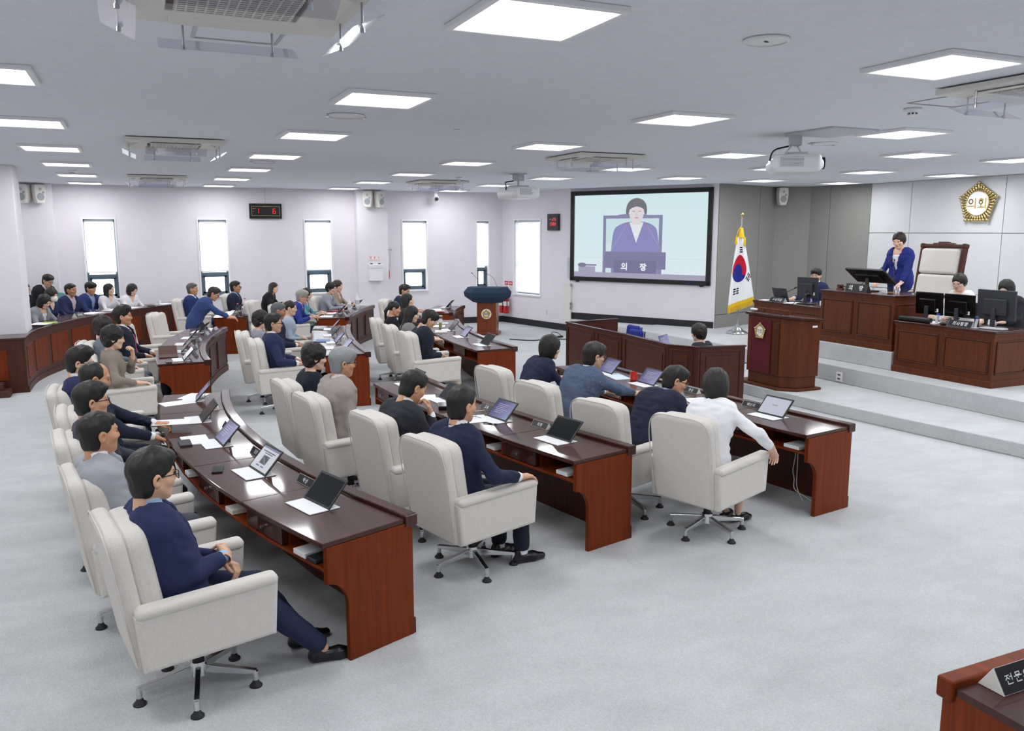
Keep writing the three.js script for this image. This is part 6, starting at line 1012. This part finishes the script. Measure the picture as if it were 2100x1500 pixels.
  { const g = thing('laptop', 'open laptop on the desk inside the reporters box', 'laptop', V(6.95, 0.72, 9.95), headingTo(0.5, -0.85)); part('keyboard_deck', rbox(0.34, 0.015, 0.23, 0.005, 0, 0.008, 0.1), M.lightGrey, g); part('lid', at(rbox(0.34, 0.22, 0.01, 0.004, 0, 0.11, 0), 0, 0.012, -0.02, -0.3), M.lightGrey, g); part('display', at(plane(0.32, 0.2, 0, 0.11, 0.006), 0, 0.012, -0.02, -0.3), screenM.violet, g); }
  sheet(V(6.9, 0.721, 11.5), 0.2, 0.3, 0.2, 'pale green notebook inside the reporters box', 8, mat({ color: 0xb9c9a6, roughness: 0.7 }), 'notebook');
  // floor cable by the short wall
  const cb = thing('floor_cable', 'black cable and plug lying on the carpet beside the orange lectern', 'cable'); part('cable', tube([V(7.6, 0.012, 17.0), V(8.0, 0.012, 16.6), V(8.5, 0.012, 16.7), V(8.8, 0.012, 16.45), V(9.3, 0.012, 16.6), V(9.9, 0.012, 16.3)], 0.012, 60), M.black, cb); part('power_strip', [rbox(0.3, 0.04, 0.07, 0.008, 8.75, 0.022, -16.85, 0, 0.4), tube([V(8.6, 0.03, 16.9), V(8.65, 0.12, 16.95), V(8.8, 0.1, 16.95), V(8.85, 0.03, 16.85)], 0.008)], M.black, cb);
}
// ---------------------------------------------------------------- desk in the foreground with a lettered name plate
{
  const g = thing('specialist_desk', 'dark glossy wooden desk corner with a white-lettered name plate', 'desk'); const x0 = 2.68, x1 = 4.4, z0 = 1.32, z1 = 2.0;
  part('top_board', box(x1 - x0, 0.03, z1 - z0 - 0.06, (x0 + x1) / 2, DT - 0.015, -(z0 + z1 - 0.06) / 2), M.woodTop, g); part('back_rail', rbox(x1 - x0 + 0.04, 0.085, 0.07, 0.012, (x0 + x1) / 2, DT - 0.015, -z1 + 0.035), M.wood, g);
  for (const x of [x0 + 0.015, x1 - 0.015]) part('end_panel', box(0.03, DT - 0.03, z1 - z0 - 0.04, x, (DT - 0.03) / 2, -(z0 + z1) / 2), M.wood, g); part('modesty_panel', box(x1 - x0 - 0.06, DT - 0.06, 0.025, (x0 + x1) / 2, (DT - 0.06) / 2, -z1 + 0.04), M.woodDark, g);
  const s = namePlate(V(3.02, DT + 0.001, 1.87), 0, '전문위원', 'black and silver name plate with four white Korean letters on the foreground desk', { len: 0.46, h: 0.085, m: M.offWhite, small: 's' });
  sheet(V(3.13, DT + 0.001, 1.6), 0.25, 0.21, 0.297, 'white paper sheet on the foreground desk', 2);
}
// ---------------------------------------------------------------- who sits where
const NAVY = 0x1c2750, NAVY2 = 0x151c34, BLUE = 0x2a3c78, GREY = 0x9a9ca3, BEIGE = 0x9a8f84, BLACK = 0x0f1014, CHAR = 0x24262c;
function seat(X, Z, deg, chairLabel, o) {                        // chair and its sitter, who sits a little behind the chair's centre
  if (chairLabel) chair(X, Z, deg, chairLabel);
  if (!o) return;
  const b = o.back ?? 0.07, c = Math.cos(deg * D2R), s = Math.sin(deg * D2R);
  return person({ at: [X - c * b, Z - s * b], face: deg + (o.turnBody || 0), ...o });
}
// near left desk
seat(0.17, 4.47, 10, 'white linen armchair of the man in navy with black glasses at the near end', { label: 'person in a navy jacket, pale blue shirt and black glasses sitting with folded hands', hair: 'short', glasses: 'full', topC: NAVY, shirtC: 0x9fc0dd, legC: 0x1b2444, armL: 'lap', armR: 'fold', hip: 0.54, back: 0.07, lean: -19, bend: 8, head: [12, 2, 0], legR: [-0.12, 0.72], legL: [0.12, 0.68], s: 1.03, fat: 0.035, skin: 0xdcae8e, q: 0.9 });
seat(-0.04, 5.48, 9, 'white linen armchair of the man in a light grey suit', { label: 'person in a light grey suit and open white shirt sitting upright', hair: 'crop', topC: 0xa6a9b0, shirtC: 0xf4f5f8, legC: 0x4c4f57, armL: 'lap', armR: 'lap', hip: 0.58, back: 0.13, lean: -19, bend: 8, head: [12, -1, 0], skin: 0xcf9b78, q: 0.95 });
seat(-0.17, 6.5, 6, 'white linen armchair of the man with a purple tie', { label: 'person in a dark grey jacket with a purple tie and thin black glasses', hair: 'short', glasses: 'full', topC: 0x3b3f49, shirtC: 0xf0f1f5, tieC: 0x6a4c9a, legC: NAVY2, armL: 'knee', armR: 'lap', hip: 0.59, back: 0.09, lean: -17, head: [6, 0, 0], skin: 0xd8a684 });
seat(-0.22, 7.45, 3, 'white linen armchair of the balding man holding papers', { label: 'person with receding hair in a navy suit holding up white papers', hair: 'bald', topC: NAVY2, shirtC: 0xf4f5f8, legC: 0x14182a, armL: { w: [0.06, 0.8, 0.4], dir: [-0.3, 0, 0.95], curl: 0.7 }, armR: { w: [-0.14, 0.74, 0.36], dir: [0.2, -0.5, 0.85], curl: 0.3 }, hip: 0.59, back: 0.09, lean: -15, head: [4, 14, 0], skin: 0xcb9673, s: 1.02 });
seat(-0.36, 8.5, 0, 'white linen armchair at the far end of the long desk', { label: 'person in a navy jacket with thick black hair and glasses beside the papers', hair: 'tall', glasses: 'full', topC: NAVY, shirtC: 0xf0f1f5, legC: NAVY2, armL: 'lap', armR: 'lap', hip: 0.59, back: 0.09, lean: -17, head: [0, 8, 0] });
sheet(V(0.2, 0.8, 7.55), 1.4, 0.21, 0.297, 'white papers held by the balding man over the desk edge', 2);
// near middle desk
seat(2.11, 5.39, 14, 'white linen armchair of the man with white socks', { label: 'person in a navy suit and white shirt resting a hand on the armrest', hair: 'tidy', topC: 0x18203f, shirtC: 0xf5f6f9, legC: 0x171c30, sockC: 0xe9eaee, armL: 'lap', armR: { w: [-0.31, 0.71, 0.3], dir: [0.05, -0.1, 1], curl: 0.35, pole: [-0.6, -0.5, -0.6] }, back: 0.1, lean: -9, bend: 10, head: [8, 4, 0], legR: [-0.18, 0.42], legL: [0.02, 0.36], skin: 0xd9a583, q: 0.9 });
seat(1.95, 6.3, 11, 'white linen armchair of the man touching his chin', { label: 'person in a charcoal suit touching the chin and looking down at a phone', hair: 'tidy', topC: 0x25272f, shirtC: 0xeef2f6, legC: 0x1c1e26, armR: { w: [-0.1, 0.98, 0.24], dir: [0.25, 0.95, -0.1], up: [-0.4, 0, 0.9], curl: 0.7, pole: [-0.5, -1, 0.1] }, armL: { w: [0.06, 0.8, 0.36], dir: [-0.3, 0.1, 0.95], up: [0.9, 0.2, 0.2], curl: 0.6 }, back: 0.12, lean: -4, bend: 16, head: [2, 26, 0], skin: 0xd6a37f, q: 0.9 });
{ const g = thing('mobile_phone', 'black phone held up by the man in charcoal', 'phone', V(2.42, 0.88, 6.4), 0.7); part('phone_body', at(rbox(0.08, 0.16, 0.01, 0.004), 0, 0, 0, -0.7, 0, 0), M.black, g); part('glass_face', at(rbox(0.072, 0.15, 0.001, 0.0004, 0, 0, 0.0055), 0, 0, 0, -0.7, 0, 0), M.blackGloss, g); }
seat(1.66, 7.25, 8, 'white linen armchair of the grey-haired man with glasses', { label: 'person with silver grey hair and black glasses in a taupe jacket', hair: 'fringe', hairC: 0x8f9193, glasses: 'full', topC: 0xa69d97, shirtC: 0xe9e6e4, legC: 0x3c3a3c, armL: 'lap', armR: 'lap', hip: 0.62, back: 0.1, lean: -4, bend: 8, head: [-4, 4, 0], skin: 0xd29e7b });
seat(1.58, 8.0, 5, 'white linen armchair of the woman with short black hair in dark navy', { f: 1, label: 'person with short puffy black hair in a dark navy top', hair: 'perm', top: 'blouse', topC: 0x101a2b, legC: 0x16181e, armL: 'lap', armR: 'lap', hip: 0.61, back: 0.1, lean: -5, head: [-4, 8, 0] });
// near right desk
seat(4.12, 5.27, 18, 'white linen armchair of the woman in a white jacket', { f: 1, label: 'person in a white jacket with a dark bob hanging one arm over the armrest', hair: 'bob', hairC: 0x1b1512, topC: 0xf2f3f6, shirtC: 0x22222a, scoop: 1, skirt: 1, legC: 0x17181d, shoeC: 0x0e0e11, armL: { w: [0.16, 0.78, 0.42], dir: [-0.2, 0, 1], curl: 0.5 }, armR: { w: [-0.37, 0.7, 0.37], dir: [0.12, -0.75, 0.65], curl: 0.45, pole: [-0.8, 0.1, -0.6] }, lean: 10, bend: 12, side: -6, hip: 0.59, head: [38, 24, 0], back: 0.05, legR: [-0.05, 0.42], legL: [0.06, 0.4], s: 0.98, q: 0.9 });
seat(3.82, 6.02, 15, 'white linen armchair of the leaning man with black glasses', { label: 'person in a navy jacket with black glasses leaning over towards the woman in white', hair: 'short', glasses: 'full', topC: 0x171b35, shirtC: 0xaebfdc, legC: 0x15182a, armL: { w: [0.16, 0.8, 0.66], dir: [-0.3, -0.1, 0.9], curl: 0.4 }, armR: { w: [-0.14, 0.8, 0.66], dir: [0.2, -0.1, 0.95], curl: 0.4 }, lean: 27, bend: 14, head: [-32, 20, -6], back: -0.2, skin: 0xd8a482, q: 0.95 });
seat(3.72, 6.98, 10, 'white linen armchair of the man in a blue-grey tweed jacket', { label: 'person in a blue-grey tweed jacket and round glasses reaching for a tablet', hair: 'fringe', hairC: 0x1f1812, glasses: 'round', topC: 0x7383a0, tweed: 1, shirtC: 0xf0f2f5, legC: 0x2a2e3a, armL: { w: [0.2, 0.79, 0.62], dir: [-0.2, -0.1, 1], curl: 0.4 }, armR: { w: [-0.22, 0.81, 0.72], dir: [0.1, 0, 1], curl: 0.3 }, lean: 20, bend: 8, head: [-8, 8, 0], hip: 0.62, back: -0.05, skin: 0xdfb193 });
seat(3.7, 7.95, 7, 'white linen armchair of the woman in a navy blouse with a white earring', { f: 1, label: 'person with a black bob in a loose navy blouse leaning on the desk', hair: 'bob', top: 'blouse', topC: 0x1c2440, legC: 0x1a1c24, armL: { w: [0.16, 0.79, 0.6], dir: [-0.3, -0.1, 0.9], curl: 0.4 }, armR: { w: [-0.16, 0.79, 0.58], dir: [0.3, -0.1, 0.9], curl: 0.4 }, lean: 24, bend: 10, head: [-14, 8, 0], hip: 0.62, back: -0.04, s: 0.98 });
// far left desk
seat(-0.22, 10.55, 2, 'white linen armchair of the person in a taupe suit', { f: 1, label: 'person in a taupe suit with short black hair holding a hand to the mouth', hair: 'perm', topC: 0x8f8578, shirtC: 0x6a6660, scoop: 1, legC: 0x6e675f, armL: { w: [0.02, 0.99, 0.2], dir: [-0.25, 0.95, 0.0], up: [0.2, 0, 0.95], curl: 0.7, pole: [0.6, -1, 0.1] }, armR: { w: [-0.29, 0.71, 0.24], dir: [0.05, -0.1, 1], curl: 0.3, pole: [-0.6, -0.5, -0.6] }, lean: -8, head: [0, 6, 0], s: 0.99, q: 1.15 });
seat(-0.3, 11.9, -5, 'white linen armchair of the woman hidden behind the taupe suit', { f: 1, label: 'person with wavy brown-black hair and a blue watch strap behind the taupe suit', hair: 'perm', hairC: 0x231814, top: 'blouse', topC: 0x6f7683, legC: 0x5d6470, armL: 'rest', armR: 'rest', lean: -13, head: [4, 2, 0], s: 0.98, q: 1.4 });
seat(-0.08, 12.85, -8, 'white linen armchair of the man in a pink tie', { label: 'person in a navy suit with a bright pink tie sitting back', hair: 'tall', topC: 0x141a30, shirtC: 0xf4f5f8, tieC: 0xd84a82, legC: 0x12162a, armL: 'knee', armR: 'lap', lean: -13, head: [4, -2, 0], skin: 0xcf9a76, s: 1.04, q: 1.2 });
seat(0.12, 13.85, -12, 'empty white linen armchair beside the man in a pink tie'); seat(0.6, 15.6, -17, 'empty white linen armchair behind the far end of the panelled desk');
// far middle desk
seat(1.72, 11.3, -3, 'white linen armchair of the man in navy with a pale pink tie', { label: 'person in a navy suit, pale tie and glasses at the far middle desk', hair: 'tidy', glasses: 'full', topC: 0x1f2a50, shirtC: 0xf2f3f6, tieC: 0xcdaeb2, legC: 0x1a2140, armL: 'knee', armR: 'rest', lean: -11, head: [-4, 0, 0], skin: 0xdba98a, q: 1.2 });
seat(1.66, 12.2, -6, 'white linen armchair of the person with a patterned light top', { f: 1, label: 'person with full black hair in a patterned light top behind the man in navy', hair: 'perm', top: 'blouse', topC: 0xc9c6cf, tweed: 1, legC: 0x3a3a42, armL: 'lap', armR: 'lap', lean: -10, head: [0, 8, 0], q: 1.5 });
seat(2.0, 13.1, -9, 'white linen armchair of the grey-haired man in a dark suit', { label: 'person with iron grey hair and a tanned face in a dark suit', hair: 'crop', hairC: 0x5d5f60, topC: 0x19203a, shirtC: 0xf2f3f6, legC: 0x161a2a, armL: 'knee', armR: 'knee', lean: -6, head: [0, 10, 0], skin: 0xb98462, q: 1.4 });
seat(2.3, 13.9, -12, 'white linen armchair of the woman in pale blue', { f: 1, label: 'person with hair tied back in a pale blue blouse', hair: 'bun', hairC: 0x241814, top: 'blouse', topC: 0xa9b8cb, legC: 0x4a5264, armL: 'lap', armR: 'lap', lean: -4, head: [-4, 4, 0], q: 1.5 });
// far right desk
seat(3.78, 11.2, -3, 'white linen armchair of the young man looking down', { label: 'person in a dark navy jacket looking down with hands in the lap', hair: 'fringe', topC: 0x171b30, shirtC: 0xdfe9f2, legC: 0xcbbfa9, armL: 'lap', armR: 'lap', back: 0.1, lean: -12, bend: 16, head: [-4, 30, 0], skin: 0xd7a582, q: 1.15 });
seat(3.8, 12.15, -7, 'white linen armchair of the woman in a light checked jacket', { f: 1, label: 'person with long dark hair in a light checked jacket', hair: 'long', top: 'blouse', topC: 0xb5b0a6, tweed: 1, legC: 0xcbb8a4, armL: 'desk', armR: 'desk', lean: -2, head: [-10, 10, 0], q: 1.4 });
seat(3.86, 13.15, -11, 'white linen armchair of the woman in black with a ponytail', { f: 1, label: 'person in black with a low black ponytail', hair: 'pony', top: 'blouse', topC: 0x101116, legC: 0x14151a, armL: 'lap', armR: 'lap', lean: -7, head: [-4, 10, 0], skin: 0xd9a787, q: 1.3 });
seat(4.4, 14.35, -15, 'white linen armchair beyond the woman with a ponytail', { f: 1, label: 'person with long straight black hair and a pale face looking up at the screen', hair: 'long', top: 'blouse', topC: 0x2b2428, legC: 0x1c1c22, armL: 'desk', armR: 'desk', lean: 2, head: [-6, -4, 0], s: 0.97, q: 1.5 });
// back left desk
seat(0.0, 0, 0, null, { at: [0.95, 16.7], face: -8, stand: 1, hip: 0.74, label: 'person in a blue jacket and glasses bending over the desk on both hands', hair: 'tidy', hairC: 0x2b2420, glasses: 'full', topC: 0x35487c, shirtC: 0x6f80a8, legC: 0x23283a, armL: { w: [0.18, 0.8, 0.62], dir: [-0.1, -0.1, 1], curl: 0.4 }, armR: { w: [-0.14, 0.8, 0.66], dir: [0.1, -0.1, 1], curl: 0.4 }, lean: 26, bend: 12, head: [-4, 26, 0], skin: 0xd6a27e, q: 1.5, s: 0.97 });
seat(1.12, 18.75, -14, 'white linen armchair of the grey-haired man in a bright navy suit', { label: 'person with short grey hair in a bright navy suit behind the bending man', hair: 'crop', hairC: 0x585654, topC: 0x202f66, shirtC: 0xeef0f4, legC: 0x1a2140, armL: 'lap', armR: 'lap', lean: -6, head: [-2, 0, 0], skin: 0xcb9672, q: 1.6 });
seat(2.0, 18.9, -17, null, { label: 'person in a dark jacket and light blue shirt with glasses at the back desk', hair: 'crop', glasses: 'full', topC: 0x171e33, shirtC: 0x7fb0d8, legC: 0x161a2a, armL: 'lap', armR: 'lap', lean: -6, head: [0, 2, 0], skin: 0xc48f6b, q: 1.6, s: 1.02 });
seat(2.2, 19.7, -20, 'empty white linen armchair beside the woman in black'); seat(2.72, 19.7, -22, null, { f: 1, label: 'person in black with long wavy hair tilting the head and speaking', hair: 'long', hairC: 0x1d1613, topC: 0x111216, v: 0.24, vs: 0.3, legC: 0x15161b, armL: 'desk', armR: 'desk', lean: 14, bend: 8, head: [-12, 6, -14], q: 1.5, noButton: 1 });
// back middle desk
seat(2.74, 16.4, -18, 'white linen armchair of the grey-haired man in a blue jacket', { label: 'person with pale grey hair and red glasses in a bright blue jacket', hair: 'fringe', hairC: 0x9a978f, glasses: 'full', topC: 0x27388a, shirtC: 0xc9b3c6, legC: 0x20284a, armL: 'desk', armR: 'desk', lean: 16, bend: 8, head: [-6, 6, 0], skin: 0xdba88a, q: 1.4 });
seat(3.05, 17.1, -23, null, { f: 1, label: 'person in a teal blouse behind the man in a blue jacket', hair: 'bob', top: 'blouse', topC: 0x5f97a6, legC: 0x3f5a66, armL: 'desk', armR: 'desk', lean: 8, head: [-10, 10, 0], q: 1.6 });
seat(3.82, 18.25, -28, 'white linen armchair of the woman in a grey jacket', { f: 1, label: 'person with a black bob and glasses in a light grey jacket', hair: 'pixie', hairC: 0x121013, glasses: 'wire', topC: 0x9498a6, shirtC: 0x1a1a20, scoop: 1, legC: 0x33343c, armL: 'desk', armR: 'desk', lean: 4, head: [-4, 10, 0], q: 1.4, s: 0.98 });
seat(4.12, 18.8, -32, null, { f: 1, label: 'person with short brown hair in a beige jacket', hair: 'pixie', hairC: 0x3a2418, topC: 0xa3927f, shirtC: 0xe8e4de, scoop: 1, legC: 0x4a443e, armL: 'desk', armR: 'desk', lean: 2, head: [-4, 4, 0], q: 1.5, s: 0.98 });
seat(2.45, 17.6, -25, 'white linen armchair standing empty behind the woman in teal');
// back right desk
seat(5.02, 16.75, -28, 'white linen armchair of the man in navy at the short desk', { label: 'person in a navy suit with black hair reading at the short desk', hair: 'tidy', topC: 0x1a2344, shirtC: 0xf2f3f6, legC: 0x171c32, armL: 'desk', armR: 'desk', lean: 4, head: [-10, 14, 0], skin: 0xcf9c7a, q: 1.4 });
// people at the public desk, with low chairs behind it
function guest(X, Z, deg, o) { return person({ at: [X, Z], face: deg, hip: 0.6, q: 1.6, ...o }); }
guest(-1.68, 17.1, -35, { f: 1, label: 'person in a light grey jacket reading with lowered head at the public desk', hair: 'bob', topC: 0x8e9197, shirtC: 0xe9eaee, scoop: 1, legC: 0x2c2e36, armL: 'desk', armR: 'desk', lean: 6, bend: 10, head: [0, 28, 0] });
const masked = guest(-1.62, 18.35, -38, { f: 1, label: 'person wearing a white face mask and a navy top', hair: 'perm', hairC: 0x1c1613, top: 'blouse', topC: 0x1d2850, legC: 0x1b2038, armL: 'desk', armR: 'desk', lean: 6, head: [4, 12, 0] });
{ const F = new Field([-0.09, -0.13, 0], [0.09, 0.03, 0.14], 0.006); F.ell([0, -0.045, 0.045], [0.062, 0.062, 0.072], 0.01); F.cap([0, -0.02, 0.09], [0, -0.07, 0.1], 0.02, 0.018, 0.03); F.all((x, y, z, f) => Math.max(f, 0.028 - z)); part('face_mask', F.mesh().applyMatrix4(M4().compose(masked.headC, masked.HQ, new THREE.Vector3(1, 1, 1))), M.paper, masked.g); }
guest(-1.28, 19.0, -40, { label: 'person in a navy jacket and pale shirt with short hair at the public desk', hair: 'crop', topC: 0x1f2a50, shirtC: 0xc9b7c4, legC: 0x1b2038, armL: 'desk', armR: 'desk', lean: 0, head: [10, 4, 0], skin: 0xba8663 });
guest(-0.96, 19.5, -42, { label: 'person in a navy jacket and blue shirt before the window at the public desk', hair: 'fringe', topC: 0x27376a, shirtC: 0x9db4d6, legC: 0x1b2038, armL: 'desk', armR: 'desk', lean: 2, head: [8, 10, 0], skin: 0xcf9b78 });
guest(-0.6, 19.5, -44, { f: 1, label: 'person with long black hair in white at the public desk', hair: 'long', top: 'blouse', topC: 0xe6e3e8, legC: 0x30323c, armL: 'desk', armR: 'desk', lean: 2, head: [16, 2, 0] });
guest(-0.2, 19.55, -46, { f: 1, label: 'person with short wavy hair in a white sweater at the public desk', hair: 'bob', hairC: 0x1c1512, top: 'sweater', topC: 0xf1f1f4, legC: 0x30323c, armL: 'desk', armR: 'desk', lean: 6, head: [0, 22, 0] });
guest(-2.1, 19.95, -40, { f: 1, hip: 0.62, label: 'person in a black and white striped top half hidden by the column', hair: 'pixie', glasses: 'wire', top: 'blouse', topC: 0x15161a, legC: 0x15161a, armL: 'lap', armR: 'lap', head: [0, 4, 0] });
guest(-1.85, 19.85, -40, { hip: 0.8, label: 'person in a black suit and glasses bending down behind the public desk', hair: 'short', glasses: 'wire', topC: 0x121318, shirtC: 0xc9ccd6, legC: 0x121318, armL: 'lap', armR: 'lap', lean: 10, bend: 10, head: [0, 26, 0], skin: 0xd6a27e });
// stage
const F0 = 180;
person({ at: [11.12, 9.6], y: 0.68, face: 185, f: 1, stand: 1, hip: 0.99, q: 1.1, s: 0.94, legS: 1.09, label: 'person standing in a royal blue jacket and white lace top behind the tall stage desk', hair: 'pixie', hairC: 0x2a1712, topC: 0x1e2a78, shirtC: 0xf1f1f4, scoop: 1, v: 0.1, vs: 0.2, legC: 0x1a2148, armL: { w: [0.2, 0.86, 0.28], dir: [0.1, -0.35, 0.9], curl: 0.35, pole: [0.8, -0.3, -0.6], abs: 1 }, armR: { w: [-0.24, 0.85, 0.26], dir: [-0.1, -0.4, 0.9], curl: 0.35, pole: [-0.8, -0.3, -0.6], abs: 1 }, lean: 3, bend: 4, head: [14, 16, 0], shut: 1 });
person({ at: [11.5, 11.75], y: 0.41, face: 178, hip: 0.55, q: 1.4, label: 'person in a navy suit, lilac tie and wire glasses at the low side desk', hair: 'fringe', glasses: 'wire', topC: 0x1b2450, shirtC: 0xdfe6f4, tieC: 0xb9a8d8, legC: 0x171c32, armL: 'lap', armR: 'desk', lean: -2, head: [28, 2, 0] });
person({ at: [11.15, 8.5], y: 0.41, face: 182, f: 1, hip: 0.66, q: 1.3, label: 'person with short dark hair and wire glasses behind the clerks monitors', hair: 'pixie', hairC: 0x201613, glasses: 'wire', top: 'blouse', topC: 0xe5e3e0, legC: 0x2a2a30, armL: 'desk', armR: 'desk', lean: 0, head: [8, 16, 0] });
person({ at: [11.1, 7.68], y: 0.41, face: 182, f: 1, hip: 0.64, q: 1.3, label: 'person with a black bob in a dark suit behind the large charcoal monitor', hair: 'bob', glasses: 'wire', topC: 0x1c1d24, shirtC: 0xe9eaee, legC: 0x1c1d24, armL: 'desk', armR: 'desk', lean: 8, head: [10, 24, 0] });
person({ at: [7.2, 9.45], face: 110, f: 1, hip: 0.42, q: 1.3, s: 0.9, label: 'person with curly dark hair seated inside the reporters box with headphones', hair: 'perm', hairC: 0x211815, top: 'blouse', topC: 0x22242c, legC: 0x22242c, armL: 'lap', armR: 'lap', lean: 0, head: [0, 8, 0], legL: [0.12, 0.4], legR: [-0.12, 0.4] });
for (const [X, Z, y, d, l] of [[11.22, 8.53, 0.41, 182, 'dark office chair of the clerk with wire glasses'], [11.17, 7.7, 0.41, 182, 'dark office chair of the clerk in a dark suit'], [11.56, 11.75, 0.41, 178, 'dark office chair behind the low side desk']]) { const g = thing('office_chair', l, 'chair', V(X, y, Z), headingTo(Math.cos(d * D2R), Math.sin(d * D2R)), 'dark office chairs on the stage'); part('seat', rbox(0.48, 0.08, 0.48, 0.03, 0, 0.44, 0), M.blackMatte, g); part('backrest', at(rbox(0.44, 0.46, 0.06, 0.03, 0, 0.26, 0), 0, 0.46, -0.26, -0.1), M.blackMatte, g); part('column', cyl(0.025, 0.025, 0.36, 0, 0.22, 0), M.black, g); for (let i = 0; i < 5; i++) { const t = i * 1.2566; part('leg', [rod([0, 0.06, 0], [0.27 * Math.cos(t), 0.05, 0.27 * Math.sin(t)], 0.018, 0.013), sph(0.025, 0.27 * Math.cos(t), 0.026, 0.27 * Math.sin(t))], M.black, g); } }
scene.traverse((o) => { if (o.isMesh) { o.castShadow = o.name !== 'diffuser'; o.receiveShadow = true; } });
renderer.render(scene, camera);
